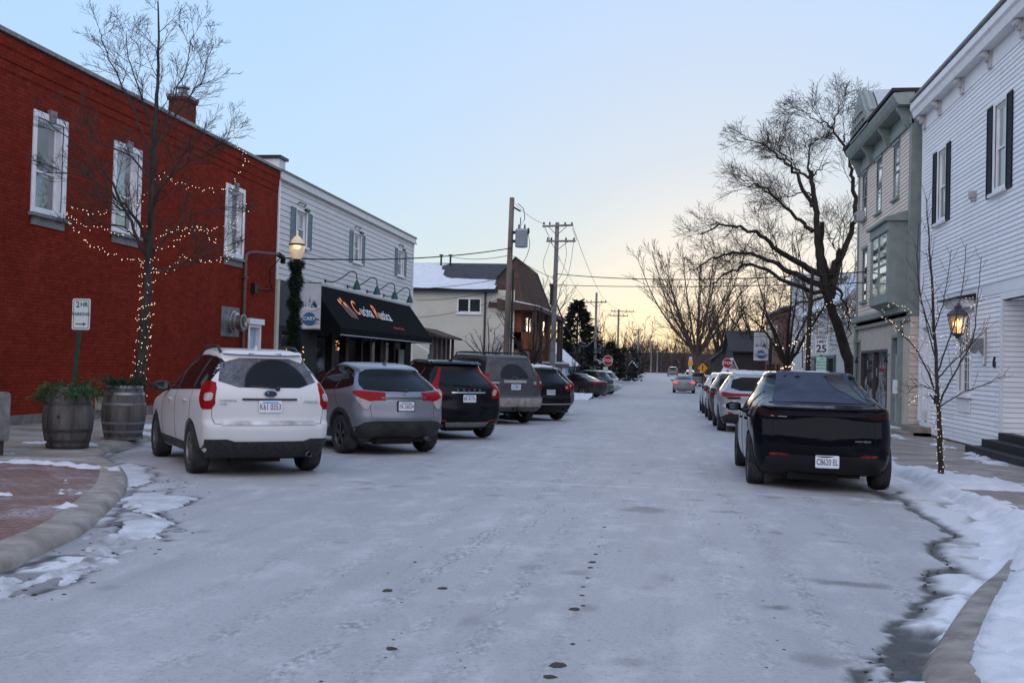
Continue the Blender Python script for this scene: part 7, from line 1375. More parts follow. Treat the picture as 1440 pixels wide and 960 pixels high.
# lamp post with garland and banner
def lamp_post(x, y, h, label, banner_label, lit, flip=1, zb=None, bz=None):
    z = G(y) + .13; t = thing('street_lamp', label, 'street lamp', (x, y, z)); mb = MB(); mb.lathe([(.2, -.05), (.2, .3), (.14, .4), (.12, .8), (.07, .9), (.06, h - .62), (.09, h - .6), (.10, h - .55)], 14, (x, y, z)); pl = B('pole', mb, M_DMETAL, t, smooth=40); top = z + h
    mb = MB(); mb.lathe([(.10, -.56), (.15, -.5), (.195, -.36), (.205, -.24), (.19, -.17)], 18, (x, y, top), cap=False); gm, tt, bb = nodes_mat('lamp globe' + ('' if lit else ' unlit')); bb.inputs['Base Color'].default_value = (.72, .66, .50, 1); bb.inputs['Roughness'].default_value = .3; bb.inputs['Emission Color'].default_value = (1, .74, .40, 1); bb.inputs['Emission Strength'].default_value = .03 if lit else 0; bb.inputs['Transmission Weight'].default_value = .35
    gl = B('globe', mb, gm, t, smooth=60); mb = MB(); mb.lathe([(.205, -.20), (.215, -.19), (.215, -.165), (.19, -.15)], 18, (x, y, top), cap=False); B('globe_band', mb, M('brass band', (.06, .045, .025), .4, .6), gl)
    mb = MB(); mb.lathe([(.185, -.155), (.15, -.06), (.08, .03), (.03, .06), (.02, .12), (.035, .15), (.001, .22)], 18, (x, y, top)); B('lamp_cap', mb, gm, gl, smooth=50)
    if lit: mb = MB(); mb.lathe([(.001, -.3), (.06, -.27), (.07, -.22), (.04, -.17), (.001, -.16)], 12, (x, y, top)); B('bulb', mb, M('street bulb', (1, .9, .7), .4, var=0, emit=((1, .74, .42), .7)), gl, smooth=60)
    mb = MB(); [mb.tube([(x, y, zz), (x + flip * .72, y, zz)], .012, 6) for zz in (bz + .62, bz - .62)]; B('banner_arm', mb, M_DMETAL, t)
    # banner
    bw, bh = .60, 1.2; cx = x + flip * .40; b = thing('banner', banner_label, 'banner', (cx, y, bz)); mb = MB(); n = 8
    for i in range(n): u0, u1 = -bw / 2 + bw * i / n, -bw / 2 + bw * (i + 1) / n; wv = lambda u: .012 * math.sin(u * 9); mb.quad((cx + u0, y + wv(u0), bz - bh / 2), (cx + u1, y + wv(u1), bz - bh / 2), (cx + u1, y + wv(u1), bz + bh / 2), (cx + u0, y + wv(u0), bz + bh / 2)); mb.quad((cx + u0, y + .004 + wv(u0), bz - bh / 2), (cx + u1, y + .004 + wv(u1), bz - bh / 2), (cx + u1, y + .004 + wv(u1), bz + bh / 2), (cx + u0, y + .004 + wv(u0), bz + bh / 2))
    cl = B('banner_cloth', mb, M('winter banner', (.50, .52, .56), .7, var=.2, vscale=3, col2=(.50, .53, .57)), b); yy = y - .016
    mb = MB(); mb.lathe([(.18, 0), (.18, .003)], 28, (cx, yy, bz - .34), (0, -1, 0)); B('roundel', mb, M('banner blue', (.03, .12, .24), .6, var=.1), cl); text('CARY', .13, M_SIGNW, cl, (cx, yy - .005, bz - .33), XA, ZA, depth=.001, bold=.003)
    mb = MB(); mb.box(cx - .25, cx + .25, yy - .006, yy - .004, bz - .45, bz - .435); mb.box(cx - .25, cx - .18, yy - .002, yy, bz - .36, bz - .32); mb.box(cx + .18, cx + .27, yy - .002, yy, bz - .36, bz - .32); rng = random.Random(9)
    for k in range(12): u = cx + rng.uniform(-.24, .24); v = bz + rng.uniform(-.05, .12); hh = rng.uniform(.06, .18); mb.prism([(u - hh * .18, yy, v), (u + hh * .18, yy, v), (u, yy, v + hh)], (0, .003, 0))
    B('banner_trees', mb, M('banner navy', (.08, .09, .14), .7), cl); mb = MB(); mb.prism([(cx + u, yy + .002, bz + v) for u, v in ((-.29, -.1), (-.1, -.02), (.1, -.06), (.29, .02), (.29, -.02), (.1, -.12), (-.1, -.08), (-.29, -.16))], (0, .002, 0)); B('banner_drift', mb, M('banner snow', (.6, .62, .64), .7), cl); mb = MB(); mb.prism([(cx + u, yy + .002, bz + v) for u, v in ((-.29, -.52), (-.1, -.47), (.12, -.53), (.29, -.48), (.29, -.57), (-.29, -.57))], (0, .002, 0)); B('banner_snow', mb, M('banner snow', (.6, .62, .64), .7), cl)
    return t
lamp_post(-9.75, 26.0, 4.72 - G(26) - .13 - .1, 'lit street lamp with glowing acorn globe and evergreen garland by the restaurant', 'winter banner with a blue roundel on the garlanded lit lamp post', True, 1, bz=2.83)
lamp_post(4.3, 45, 3.6, 'dark street lamp hung with a banner down the right side of the street', 'winter banner hung towards the street on the dark right hand lamp post', False, -1, bz=2.45)
def garland(x, y, z0, z1, label):
    rng = random.Random(5); t = thing('garland', label, 'garland', (x, y, z0)); g = MB(); k = 2600
    for i in range(k):
        f = i / k; z = z0 + (z1 - z0) * f; a = f * 260; r = .09 + .05 * math.sin(f * 46); c = Vector((x + r * math.cos(a), y + r * math.sin(a), z))
        for q in range(4): d = Vector((math.cos(a) + rng.gauss(0, .8), math.sin(a) + rng.gauss(0, .8), rng.gauss(0, .8))).normalized(); s_ = d.orthogonal().normalized() * .012; L = rng.uniform(.06, .15); g.quad(c - s_, c + s_, c + d * L + s_ * .4, c + d * L - s_ * .4)
    B('needles', g, M('garland green', (.012, .028, .014), .8, var=.5, vscale=6), t); return t
garland(-9.75, 26, G(26) + .3, 4.0, 'thick dark evergreen garland wound round the lit lamp post')
# speed limit sign
def speed_sign():
    x, y = 4.83, 34.0; t = thing('speed_sign', 'white speed limit sign beside the leaning old tree trunk', 'sign', (x, y, G(y))); mb = MB(); mb.box(x - .03, x + .03, y + .009, y + .04, -.6, 2.6); B('post', mb, M_GREENP, t)
    f = sign_face(t, (x, y, 2.32), .47, .66, M_SIGNW, border=M_INK); text('SPEED', .125, M_INK, f, (x, y - .003, 2.545), XA, ZA, depth=.001, bold=.003); text('LIMIT', .125, M_INK, f, (x, y - .003, 2.41), XA, ZA, depth=.001, bold=.003); text('25', .33, M_INK, f, (x, y - .003, 2.18), XA, ZA, depth=.001, bold=.008)
    f2 = sign_face(t, (x, y, 1.70), .31, .46, M('pale mint sign', (.42, .62, .54), .5), name='sign_plate'); [text(s_, .07, M_SGREEN, f2, (x, y - .003, z), XA, ZA, depth=.001) for s_, z in (('2 HR', 1.86), ('PARKING', 1.76), ('8AM-6PM', 1.66), ('MON-SAT', 1.56))]; return t
speed_sign()
def stop_sign(x, y, z, r, label, plate_=None):
    t = thing('stop_sign', label, 'sign', (x, y, G(y))); mb = MB(); mb.box(x - .03, x + .03, y + .01, y + .05, G(y) - .2, z + r); B('post', mb, M('galvanised post', (.22, .22, .22), .5, .4), t); oc = lambda q: [(x + q * math.cos(math.radians(22.5 + 45 * k)), y, z + q * math.sin(math.radians(22.5 + 45 * k))) for k in range(8)]
    mb = MB(); mb.prism(oc(r), (0, .008, 0)); f = B('sign_face', mb, M_STOPR, t); a, b = oc(r * .97), oc(r * .89); mb = MB(); mb.add([(p[0], p[1] - .002, p[2]) for p in a + b], [(i, (i + 1) % 8, (i + 1) % 8 + 8, i + 8) for i in range(8)]); B('sign_border', mb, M_SIGNW, f); text('STOP', r * .72, M_SIGNW, f, (x, y - .003, z), XA, ZA, depth=.001, bold=.004)
    if plate_: p = sign_face(t, (x + plate_[0], y - .01, z + plate_[1]), plate_[2], plate_[3], plate_[4], name='sign_plate')
    if plate_ and plate_[5]:
        mb = MB()
        for s_ in (-1, 1): cx, cz = x + plate_[0] + s_ * .18, z + plate_[1] - .03; mb.box(cx - .03, cx + .03, y - .014, y - .011, cz - .1, cz + .02); mb.prism([(cx + a_, y - .014, cz + b_) for a_, b_ in ((-.09, 0), (.09, 0), (0, .13))], (0, .003, 0))
        B('arrow', mb, M_INK, p)
    return t
stop_sign(-4.32, 75, 1.82, .40, 'red stop sign with a pale mint plate below it left of the street', (-.15, -.66, .34, .4, M('pale mint sign', (.42, .62, .54), .5), False))
stop_sign(3.35, 60, 1.78, .31, 'red stop sign with a white arrow plate below it right of the street', (.22, -.47, .62, .30, M_SIGNW, True))
x, y = 3.45, 105; t = thing('warning_sign', 'orange diamond warning sign beside the far parked cars', 'sign', (x, y, G(y))); mb = MB(); mb.box(x - .04, x + .04, y + .01, y + .05, G(y), 1.4); B('post', mb, M_DMETAL, t); mb = MB(); mb.prism([(x + a, y, 1.45 + b) for a, b in ((-.52, 0), (0, -.52), (.52, 0), (0, .52))], (0, .01, 0)); f = B('sign_face', mb, M_ORANGE, t); mb = MB(); mb.box(x - .05, x + .05, y - .004, y, 1.2, 1.6); mb.prism([(x + a, y - .004, 1.6 + b) for a, b in ((-.12, 0), (.12, 0), (0, .16))], (0, .004, 0)); B('symbol', mb, M_INK, f)
x, y = 2.3, 108; t = thing('marker_post', 'white post with a small yellow plate at the foot of the tall spreading tree', 'post', (x, y, G(y))); mb = MB(); mb.box(x - .16, x + .16, y, y + .2, G(y), 2.6); B('post', mb, M('white far post', (.4, .4, .42), .7), t); mb = MB(); mb.box(x - .25, x + .25, y - .03, y - .005, 1.7, 2.2); B('sign_face', mb, M_ORANGE, t)
t = thing('parking_sign', 'pair of small brown backed signs on one post before the brown porch', 'sign', (-8.35, 56, G(56))); mb = MB(); mb.box(-8.0, -7.94, 56.01, 56.05, -.5, 2.1); B('post', mb, M_GREENP, t); [B('sign_face', (lambda m_: (m_.box(a, a + .42, 55.99, 56.0, 1.25, 2.15), m_)[1])(MB()), M('tan sign back', (.22, .19, .16), .6), t) for a in (-8.42, -7.94)]
# ------------------------------------------------------------------ poles and wires
def pole(x, y, h, label, mat, r=.15, arms=(), lean=0, cap=None):
    z = G(y); t = thing('utility_pole', label, 'utility pole', (x, y, z), group='utility poles along the left side'); mb = MB(); mb.tube([(x - lean, y, z - .3), (x - lean * .5, y, z + h / 2), (x, y, z + h)], [r, r * .88, r * .74], 12); B('pole', mb, mat, t, smooth=50)
    for za, w0, w1, tilt in arms:
        mb = MB(); mb.hexa([(x - w0, y - .20, za - .05 - tilt), (x + w1, y - .20, za - .05 + tilt), (x + w1, y - .1, za - .05 + tilt), (x - w0, y - .1, za - .05 - tilt), (x - w0, y - .20, za + .06 - tilt), (x + w1, y - .20, za + .06 + tilt), (x + w1, y - .1, za + .06 + tilt), (x - w0, y - .1, za + .06 - tilt)]); mb.tube([(x, y - .15, za - .55), (x + w1 * .6, y - .15, za - .03)], .02, 4); mb.tube([(x, y - .15, za - .55), (x - w0 * .6, y - .15, za - .03)], .02, 4); a = B('crossarm', mb, mat, t)
        for u in (-w0 + .08, -w0 * .5, w1 * .5, w1 - .08): mb = MB(); mb.lathe([(.03, 0), (.06, .03), (.035, .07), (.06, .10), (.03, .16)], 8, (x + u, y - .15, za + .06)); B('insulator', mb, M_DMETAL, a)
    return t
p1 = pole(-8.08, 52.0, 9.92 - G(52), 'weathered brown utility pole with a transformer in front of the brown mansard', M_POLEW, .17, lean=.12)
mb = MB(); c = (-7.52, 51.9, 7.35); mb.lathe([(.001, .0), (.30, .02), (.32, .06), (.32, .82), (.34, .85), (.30, .95), (.001, .98)], 20, c); tr = B('transformer', mb, M('grey transformer', (.30, .34, .36), .5, .2), p1, smooth=40); mb = MB(); [mb.lathe([(.04, 0), (.06, .05), (.03, .09), (.05, .14), (.02, .25)], 8, (c[0] + a, c[1], c[2] + .96)) for a in (-.15, .15)]; mb.box(-8.0, -7.8, 51.85, 51.95, 7.6, 7.75); mb.box(-8.0, -7.8, 51.85, 51.95, 8.05, 8.2); mb.lathe([(.04, 0), (.07, .1), (.05, .3)], 8, (-7.18, 51.9, 8.05)); B('bushing', mb, M_DMETAL, tr)
mb = MB(); mb.tube([(-7.75, 51.9, 9.6), (-7.45, 51.9, 9.35), (-7.38, 51.9, 8.8), (-7.55, 51.9, 8.5), (-7.6, 51.9, 8.9), (-7.6, 51.9, 8.35)], .018, 4); mb.tube(cat3([(-7.2, 51.9, 8.1), (-7.1, 51.9, 7.4), (-7.4, 51.9, 6.6), (-7.95, 51.9, 6.2)], 4), .015, 4); mb.tube([(-7.95, 51.85, 9.4), (-7.6, 51.85, 9.2)], .05, 6); mb.tube([(-7.88, 51.8, 6.2), (-7.92, 51.8, .8)], .06, 6); B('drop_lead', mb, M_WIRE, p1)
p2 = pole(-6.6, 60, 9.76 - G(60), 'grey utility pole with two crossarms standing next past the transformer pole', M_GPOLE, .16, arms=((9.55, .85, .95, .04), (8.65, .6, 1.1, .01)), lean=.1)
mb = MB(); [mb.tube(cat3(P, 4), .012, 4) for P in ([(-7.3, 59.8, 9.4), (-7.0, 59.8, 8.6), (-7.35, 59.8, 7.2), (-6.7, 59.8, 5.9)], [(-5.6, 59.8, 8.6), (-5.75, 59.8, 7.3), (-6.0, 59.8, 6.4), (-6.7, 59.8, 5.8)], [(-5.7, 59.8, 9.4), (-5.45, 59.8, 8.8), (-5.5, 59.8, 8.6)], [(-6.1, 59.8, 8.6), (-6.0, 59.8, 7.8), (-6.3, 59.8, 6.6), (-6.75, 59.8, 6.2)])]; mb.box(-6.95, -6.72, 59.75, 59.85, 6.0, 6.15); mb.box(-6.9, -6.75, 59.7, 59.85, 4.9, 6.1); B('drop_lead', mb, M_WIRE, p2)
pole(-7.35, 105, 8.85 - G(105), 'slim utility pole with one crossarm behind the left stop sign', M_GPOLE, .15, arms=((7.85, 1.05, 1.05, .03),)); pole(-6.75, 140, 9.1 - G(140), 'distant utility pole with a pair of crossarms before the dark evergreen', M_GPOLE, .16, arms=((8.8, 1.0, 2.1, 0), (8.2, 1.2, 1.3, 0)))
pole(-5.5, 190, 8.4, 'far utility pole just left of where the street bends', M_GPOLE, .16, arms=((8.1, .9, .9, 0),)); pole(-3.75, 232, 7.2, 'furthest utility pole against the dark woods', M_GPOLE, .16, arms=((6.9, .9, .9, 0),)); pole(-2.4, 236, 5.2, 'short pale pole at the end of the street against the woods', M_GPOLE, .16)
def wire(label, a, b, sag, r=.012, n=14, group='overhead wires'):
    a, b = Vector(a), Vector(b); mb = MB(); mb.tube([a.lerp(b, i / n) - Vector((0, 0, sag * 4 * i / n * (1 - i / n))) for i in range(n + 1)], r, 4); tag(mb.build('overhead_wire', M_WIRE), label, 'wire', group)
A1 = (-8.0, 52, 6.9)
wire('thick twisted wire from the red building mast to the transformer pole', (-12.6, 32.6, 4.75), (-8.0, 52, 7.35), .25, .024)
wire('upper wire crossing the street from the poles to the corniced house', (-6.6, 60, 6.75), (6.9, 38.2, 5.05), .30, .022); wire('lower wire crossing the street from the poles to the corniced house', (-6.6, 60, 6.1), (6.9, 38.0, 4.65), .12, .018)
wire('service wire from the transformer pole over the snowy low roof', (-8.0, 52, 7.0), (-13.8, 63.8, 8.1), .2, .016); wire('wire from the transformer pole top to the next pole crossarm', (-7.9, 52, 9.6), (-7.3, 60, 9.65), .15, .012)
wire('wire running from the transformer pole to the twin crossarm pole at mid height', (-8, 52, 6.95), (-6.7, 60, 6.5), .1, .016); wire('low wire from the cream building corner to the transformer pole', (-13.0, 52.2, 5.2), (-8.0, 52, 5.9), .12, .014); wire('lowest wire from the cream building to the transformer pole', (-13.0, 52.2, 4.6), (-8.0, 52, 5.4), .2, .012); wire('middle wire from the cream building to the transformer pole', (-13.0, 52.2, 3.7), (-8.0, 52, 5.0), .25, .012)
wire('top wire from the twin crossarm pole to the slim pole', (-5.7, 60, 9.6), (-6.4, 105, 7.95), .5, .014); wire('outer top wire from the twin crossarm pole to the slim pole', (-7.4, 60, 9.6), (-8.3, 105, 7.95), .5, .014); wire('heavy slack cable sagging from the twin crossarm pole to the slim pole', (-6.6, 60, 5.2), (-7.3, 105, 4.6), 1.9, .05); wire('heavy slack cable sagging between the slim pole and the distant pole', (-7.3, 105, 4.6), (-6.75, 140, 4.6), 1.4, .05)
for i, s_ in enumerate(('left', 'right')): wire('%s high wire from the slim pole to the distant paired crossarm pole' % s_, (-8.3 + 2 * i, 105, 7.95), (-7.6 + 2.4 * i, 140, 8.9), .4, .014); wire('%s high wire from the distant pole on towards the bend' % s_, (-7.6 + 2.4 * i, 140, 8.9), (-6.3 + 1.7 * i, 190, 8.2), .5, .016)
# ------------------------------------------------------------------ houses and planting further off
def gable_house(name, label, x0, x1, y0, y1, eave, ridge, mat, roofm, axis='y', snow=True, wins=(), group=None, cat='house', roofo=.35, doors=()):
    z = G((y0 + y1) / 2) - .2; t = thing(name, label, cat, ((x0 + x1) / 2, (y0 + y1) / 2, z), group=group); mb = MB(); xm, ym = (x0 + x1) / 2, (y0 + y1) / 2
    if axis == 'y': prof = [(x0, y0, z), (x1, y0, z), (x1, y0, eave), (xm, y0, ridge), (x0, y0, eave)]; mb.prism(prof, (0, y1 - y0, 0))
    else: prof = [(x0, y0, z), (x0, y1, z), (x0, y1, eave), (x0, ym, ridge), (x0, y0, eave)]; mb.prism(prof, (x1 - x0, 0, 0))
    B('wall', mb, mat, t); mb = MB(); o = roofo; th = .14
    if axis == 'y':
        k = (ridge - eave) / (xm - x0)
        for s_, xa in ((1, x0), (-1, x1)): e0 = (xa - s_ * o, eave - k * o); mb.prism([(e0[0], y0 - o, e0[1] + .03), (xm, y0 - o, ridge + .03), (xm, y0 - o, ridge + th), (e0[0], y0 - o, e0[1] + th)], (0, y1 - y0 + 2 * o, 0))
    else:
        k = (ridge - eave) / (ym - y0)
        for s_, ya in ((1, y0), (-1, y1)): e0 = (ya - s_ * o, eave - k * o); mb.prism([(x0 - o, e0[0], e0[1] + .03), (x0 - o, ym, ridge + .03), (x0 - o, ym, ridge + th), (x0 - o, e0[0], e0[1] + th)], (x1 - x0 + 2 * o, 0, 0))
    B('roof', mb, roofm, t)
    for (F, a, b, c, d) in wins:
        mb = MB(); frame(mb, F, a, b, c, d, .08, .0, .06); mb.fbox(F, a + .08, b - .08, (c + d) / 2 - .03, (c + d) / 2 + .03, .0, .04); w = B('window', mb, M_WHITE, t); mb = MB(); mb.fbox(F, a + .08, b - .08, c + .08, d - .08, .005, .02); B('pane', mb, M_DPANE, w)
    for (F, a, b, c, d) in doors: mb = MB(); mb.fbox(F, a, b, c, d, .005, .05); B('door', mb, M_DARKW, t)
    return t
Fy = lambda y: Fr((0, y, 0), (1, 0, 0), (0, -1, 0)); Fx = lambda x, s_: Fr((x, 0, 0), (0, s_, 0), (s_, 0, 0))
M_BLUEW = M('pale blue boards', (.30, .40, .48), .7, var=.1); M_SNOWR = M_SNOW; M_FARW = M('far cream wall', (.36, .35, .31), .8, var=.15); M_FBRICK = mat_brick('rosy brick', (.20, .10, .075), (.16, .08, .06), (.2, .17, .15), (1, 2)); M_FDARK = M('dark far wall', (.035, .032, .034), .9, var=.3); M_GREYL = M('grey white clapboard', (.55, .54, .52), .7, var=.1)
gable_house('blue_house', 'pale blue gabled cottage with snowy roof beyond the brown mansard', -12.6, -8.3, 84, 94, 1.6, 3.55, M_BLUEW, M_SNOWR, 'y', wins=[(Fy(84), -9.6, -8.8, .5, 1.6)])
gable_house('cream_house', 'small cream house with dark door beyond the pale blue cottage', -13, -7.5, 108, 118, 2.5, 3.6, M_FARW, M_ROOF, 'x', doors=[(Fy(108), -9.2, -8.8, .0, 1.9)])
gable_house('far_house', 'small far white house half hidden by a dark evergreen', -13, -7.4, 128, 138, 2.6, 4.6, M_FARW, M_ROOF, 'y')
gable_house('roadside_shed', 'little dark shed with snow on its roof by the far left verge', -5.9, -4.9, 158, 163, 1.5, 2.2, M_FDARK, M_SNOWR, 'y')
def side_house():
    t = gable_house('white_house', 'grey white clapboard house with snowy roof behind the gnarled old tree', 8.4, 18, 51.0, 66, 5.0, 9.0, M_GREYL, M_SNOWR, 'y', wins=[(Fx(8.4, -1), -64.5, -63.5, 3.4, 4.8), (Fx(8.4, -1), -61, -60, 3.4, 4.8), (Fx(8.4, -1), -57, -56, 3.4, 4.8)], cat='house')
    F = Fx(8.4, -1); mb = MB(); siding(mb, F, -66, -51, -.4, 4.9, (), .16); siding(mb, Fy(51.0), 8.4, 18, -.4, 4.95, (), .16); B('clapboards', mb, M_GREYL, t)
    mb = MB(); frame(mb, F, -63.5, -54, -.4, 2.3, .15, .02, .12); [mb.fbox(F, a, a + .14, -.3, 2.2, .02, .12) for a in (-61, -58.6, -56.4)]; sf = B('shopfront', mb, M('dull teal trim', (.10, .15, .16), .6), t); mb = MB(); mb.fbox(F, -63.3, -54.2, -.3, 2.2, .02, .06); B('pane', mb, M_DPANE, sf); mb = MB(); mb.fbox(F, -60.9, -59.9, -.35, 2.0, .065, .1); B('door', mb, M('maroon door', (.10, .018, .022), .5), t)
side_house()
t = thing('tall_house', 'tall narrow pale clapboard house end rising between the brick block and gnarled tree', 'house', (9, 70, G(70))); F = Fx(8.3, -1); mb = MB(); mb.box(8.35, 17, 66.6, 73, -.8, 7.3); siding(mb, F, -73, -66.6, -.6, 7.3, (), .17); B('wall', mb, M_GREYL, t); mb = MB(); mb.box(8.0, 17.3, 66.4, 73.3, 7.3, 7.55); B('roof', mb, M_SNOW, t)
for a in (-71.8, -69.0): window(Fx(8.31, -1), t, a, a + 1.1, 3.5, 5.3, rec=.0, case=.08, proud=.06, pane=M_DPANE)
t = thing('brick_block', 'rosy brick shop block past the string lit tree on the right', 'building', (8, 80, G(80))); mb = MB(); mb.box(8.0, 20, 73.6, 88, -.8, 5.8); mb.box(7.9, 8.0, 73.6, 88, 5.3, 5.5); B('wall', mb, M_FBRICK, t); mb = MB(); mb.box(7.85, 20, 73.5, 88.1, 5.8, 5.95); B('coping', mb, M_STONE, t); F = Fx(8.0, -1)
for a in (-86, -82, -78.5): mb = MB(); frame(mb, F, a, a + 2.2, -.3, 2.0, .12, .0, .08); w = B('shop_window', mb, M('rust frame', (.14, .05, .03), .7), t); mb = MB(); mb.fbox(F, a + .12, a + 2.08, -.2, 1.9, .005, .03); B('pane', mb, M_DPANE, w)
for a in (-85.5, -80): window(Fr((7.995, 0, 0), (0, -1, 0), (-1, 0, 0)), t, a, a + 1, 3.2, 4.7, rec=.0, case=.07, proud=.05, pane=M_DPANE)
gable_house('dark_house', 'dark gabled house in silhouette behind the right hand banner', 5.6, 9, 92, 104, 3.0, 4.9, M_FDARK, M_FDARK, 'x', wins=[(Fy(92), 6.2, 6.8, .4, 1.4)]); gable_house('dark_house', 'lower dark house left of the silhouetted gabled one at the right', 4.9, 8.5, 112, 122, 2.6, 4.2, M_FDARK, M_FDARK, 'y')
gable_house('porch_house', 'small white porch showing between the dark houses and right stop sign', 4.6, 5.6, 84, 90, 1.2, 2.2, M('dim white boards', (.25, .26, .28), .8), M_SNOWR, 'y')
def shrub(x, y, h, w_, label, n=900, mat=None, cone=True, group=None, name='arborvitae'):
    rng = random.Random(int(x * 31 + y)); z = G(y); t = thing(name, label, 'shrub' if name != 'evergreen_tree' else 'tree', (x, y, z), group=group); mb = MB(); mb.tube([(x, y, z - .1), (x, y, z + h * .9)], [h * .025, h * .006], 6); B('trunk', mb, M_DBARK, t); g = MB()
    for k in range(n):
        f = rng.random() ** (1.25 if name == 'evergreen_tree' else .7 if cone else 1); a = rng.uniform(0, 2 * PI); rr = (w_ / 2) * ((1 - f) ** .8 if cone else math.sin(PI * min(1, f * .85 + .12)) ** .6) * (1 + (.42 if name == 'evergreen_tree' else .2) * math.sin(f * 41 + 1.5 * math.sin(a * 2))) * rng.uniform(.55, 1.05); c = Vector((x + rr * math.cos(a), y + rr * math.sin(a), z + h * (.05 + .95 * f))); d = Vector((math.cos(a), math.sin(a), rng.uniform(-.5, .5) if name == 'evergreen_tree' else rng.uniform(.2, 1.2))).normalized(); L = rng.uniform(.05, .10) * h * (.9 if name == 'evergreen_tree' else .8) + .04; s_ = d.cross(Vector((rng.gauss(0, 1), rng.gauss(0, 1), rng.gauss(0, 1)))).normalized() * L * .32
        g.quad(c - s_ * .6, c + s_ * .6, c + d * L + s_ * .2, c + d * L - s_ * .2)
    B('crown', g, mat or M('arborvitae green', (.010, .017, .012), .9, var=.5, vscale=3), t); return t
shrub(-12.6, 57.5, 2.5, .9, 'taller cone of dark arborvitae against the pale block wall'); shrub(-13.3, 57.2, 2.2, .8, 'shorter dark arborvitae nearest the restaurant porch'); shrub(-11.4, 58.4, 1.7, .7, 'smallest lone arborvitae against the pale block wall')
shrub(-9.3, 108 - 2, 8.6, 5.6, 'tall ragged dark evergreen behind the cream house', 2300, M('spruce dark', (.010, .014, .012), .95, var=.5, vscale=1.2), True, name='evergreen_tree'); shrub(-6.9, 128 - 3, 4.8, 5.2, 'broad low dark evergreen before the far house', 2400, M('spruce dark', (.010, .014, .012), .95), True, name='evergreen_tree'); shrub(-5.7, 150, 4.5, 4.6, 'dark evergreen hummock near the far left verge', 2000, M('spruce dark', (.010, .014, .012), .95), False, name='evergreen_tree')
shrub(-7.7, 88.5, 1.6, 2.4, 'round dark yew bush beside the pale blue cottage', 900, None, False, name='yew_bush')
# bare street trees
def small_tree(x, y, h, label, seed, spread=1.4, lights=False, lean=0, kids=(0, 5, 7, 8), group=None):
    rng = random.Random(seed); z = G(y) + .03; t, mbs, done = tree_obj(label, base=(x, y, z), bark=M_DBARK, twig=M_DBARK, group=group); sp = dict(kids=list(kids), ang=40, ratio=.5, wob=.12, up=.03, tip=.008, seg=6, split=.045)
    limb(mbs, [(x, y, z - .2), (x + .03, y, z + h * .18), (x + lean, y, z + h * .32)], h * .028, h * .022, 1, rng, sp, 0)
    for k in range(8): a = 2 * PI * k / 8 + rng.uniform(-.3, .3); s_ = h * .30 * spread * rng.uniform(.6, 1.1) * (.2 if k == 0 else 1); limb(mbs, [(x + lean, y, z + h * .28), (x + lean + math.cos(a) * s_ * .4, y + math.sin(a) * s_ * .4, z + h * .48), (x + lean + math.cos(a) * s_, y + math.sin(a) * s_, z + h * rng.uniform(.6, .95))], h * .014, .012, 2, rng, sp, 8, L=h * .3, t0=.15)
    done()
    if lights: string_lights([helix([(x, y, z + .1), (x + .03, y, z + h * .18), (x + lean, y, z + h * .3)], h * .03, 14), [(x - .7, y - .3, z + h * .42), (x - .3, y - .3, z + h * .40), (x + .2, y - .3, z + h * .44), (x + .6, y - .2, z + h * .40)]], 'warm lights spiralled round the trunk of the rosy brick street tree', .11, rng, r=.022, jit=.05)
small_tree(4.75, 42, 6.6, 'bare street tree with lit trunk before the rosy brick block', 41, 1.3, True, -.1)
small_tree(-7.25, 55.2, 5.8, 'bare twisty tree in front of the brown mansard porch', 42, 1.5); small_tree(-9.6, 55.6, 4.6, 'thin dead looking bare tree against the pale block wall', 47, 1.1, kids=(0, 3, 4, 5)); small_tree(-7.9, 87, 3.9, 'small spreading bare tree over the yew bush', 43, 1.7)
x, y = 4.55, 33.2
t = thing('wrapped_pole', 'tall slim dark pole wrapped with lights beside the speed limit sign', 'pole', (4.72, 36.5, G(36))); mb = MB(); mb.tube([(4.72, 36.5, -.5), (4.76, 36.5, 3.2), (4.85, 36.5, 5.0)], [.09, .075, .05], 8); B('trunk', mb, M_DBARK, t, smooth=60)
string_lights([helix([(4.72, 36.5, .6), (4.76, 36.5, 3.2)], .1, 12)], 'sparse warm lights on the tall slim dark pole by the speed sign', .16, random.Random(3), r=.012, jit=.03)
far_tree(-13.5, 112, 13, 'pale fine twigged bare tree behind the ragged dark evergreen', 51, .9, kids=(0, 4, 7, 8)); far_tree(-10.5, 150, 10, 'rounded bare tree beyond the broad low evergreen', 52, .9, kids=(0, 4, 6, 8)); far_tree(-5.6, 205, 11, 'fan shaped bare tree by the far poles left of the bend', 53, 1.1, kids=(0, 4, 6, 8), tip=.03)
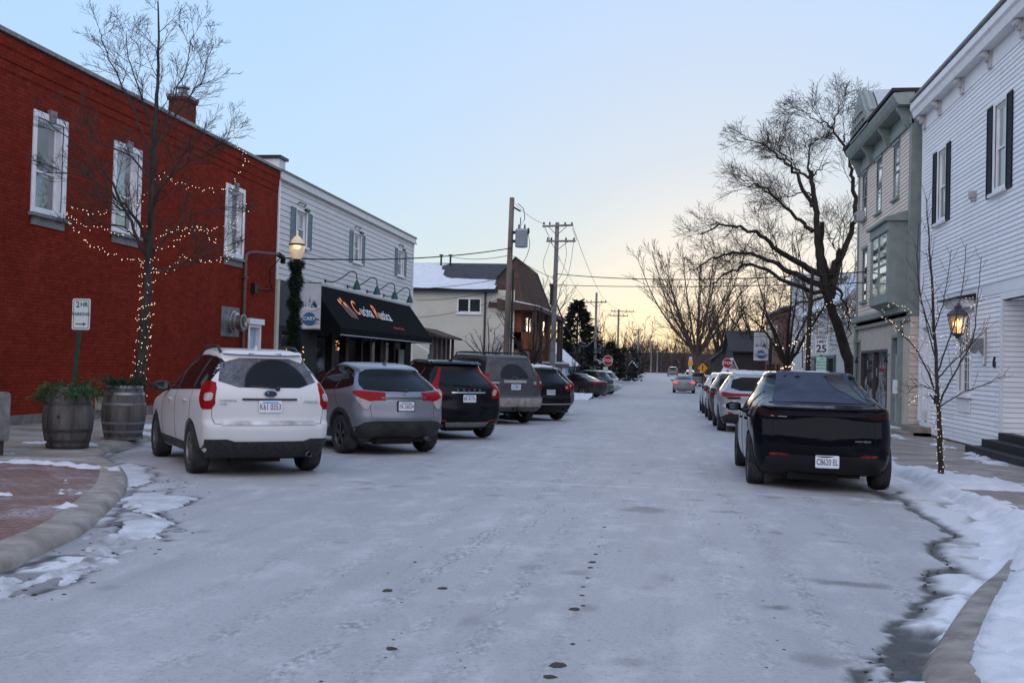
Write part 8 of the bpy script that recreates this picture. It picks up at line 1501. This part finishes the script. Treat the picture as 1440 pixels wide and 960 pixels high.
far_tree(5.6, 118, 12, 'dark bare tree crowding the right of the tall spreading one', 54, .9, kids=(0, 4, 6, 8), bark=M_DBARK); far_tree(8.0, 96, 11.5, 'dark bare tree over the silhouetted houses on the right', 55, 1.0, kids=(0, 4, 6, 8), bark=M_DBARK); far_tree(7.2, 134, 14, 'bare tree with ruddy twigs behind the tall spreading tree', 56, .9, kids=(0, 4, 6, 8), bark=M('ruddy twigs', (.10, .055, .035), .95, var=.3)); far_tree(10, 66, 11, 'fine bare tree rising behind the grey white clapboard house', 57, 1.0, kids=(0, 4, 6, 7))
# the woods that close the view
def woods():
    rng = random.Random(77); mb = MB()
    for k in range(2600):
        x = rng.uniform(-75, 75); y = rng.uniform(246, 300); h = rng.uniform(3.5, 9) * (1 if rng.random() < .8 else 1.5); p = Vector((x, y, -.2)); d = Vector((rng.gauss(0, .1), 0, 1)).normalized(); pts = [p.copy()]
        for i in range(4): d = (d + Vector((rng.gauss(0, .12), rng.gauss(0, .12), .03))).normalized(); p = p + d * h / 4; pts.append(p.copy())
        mb.tube(pts, [.13, .10, .08, .05, .02], 3, cap=False)
        for q in range(7): i = rng.randrange(1, 4); b = rot_about(Vector((0, 0, 1)), math.radians(rng.uniform(20, 60)), rng.uniform(0, 6.3)); L = rng.uniform(.15, .4) * h; e = pts[i] + b * L; mb.tube([pts[i], pts[i].lerp(e, .5) + Vector((0, 0, -.1)), e + Vector((0, 0, .3))], [.05, .04, .02], 3, cap=False)
    for k in range(2600):                                            # brushwood at their feet
        x = rng.uniform(-75, 75); y = rng.uniform(241, 292); c = Vector((x, y, rng.uniform(0, 3.6))); d = Vector((rng.gauss(0, 1), rng.gauss(0, .4), rng.gauss(.4, 1))).normalized(); s_ = d.cross(Vector((rng.gauss(0, 1), rng.gauss(0, 1), rng.gauss(0, 1)))).normalized() * rng.uniform(.1, .28); L = rng.uniform(.6, 1.6); mb.quad(c - s_, c + s_, c + d * L + s_ * .3, c + d * L - s_ * .3)
    o = mb.build('woods', M('brown brush', (.065, .048, .042), .95, var=.4, vscale=.2)); tag(o, 'brown leafless woods closing off the far end of the street', 'woods', kind='stuff')
    xs = np.linspace(-200, 200, 120); ys = np.linspace(262, 330, 8); GX, GY_ = np.meshgrid(xs, ys); o = grid_mesh('backdrop_rise', GX, GY_, 5.4 * smooth01((GY_ - 258) / 40) * (.8 + .5 * fbm(GX * .03, GY_ * .02)) - .3, M('wooded rise', (.05, .038, .034), .95, var=.3, vscale=.3)); o['kind'] = 'structure'
woods()
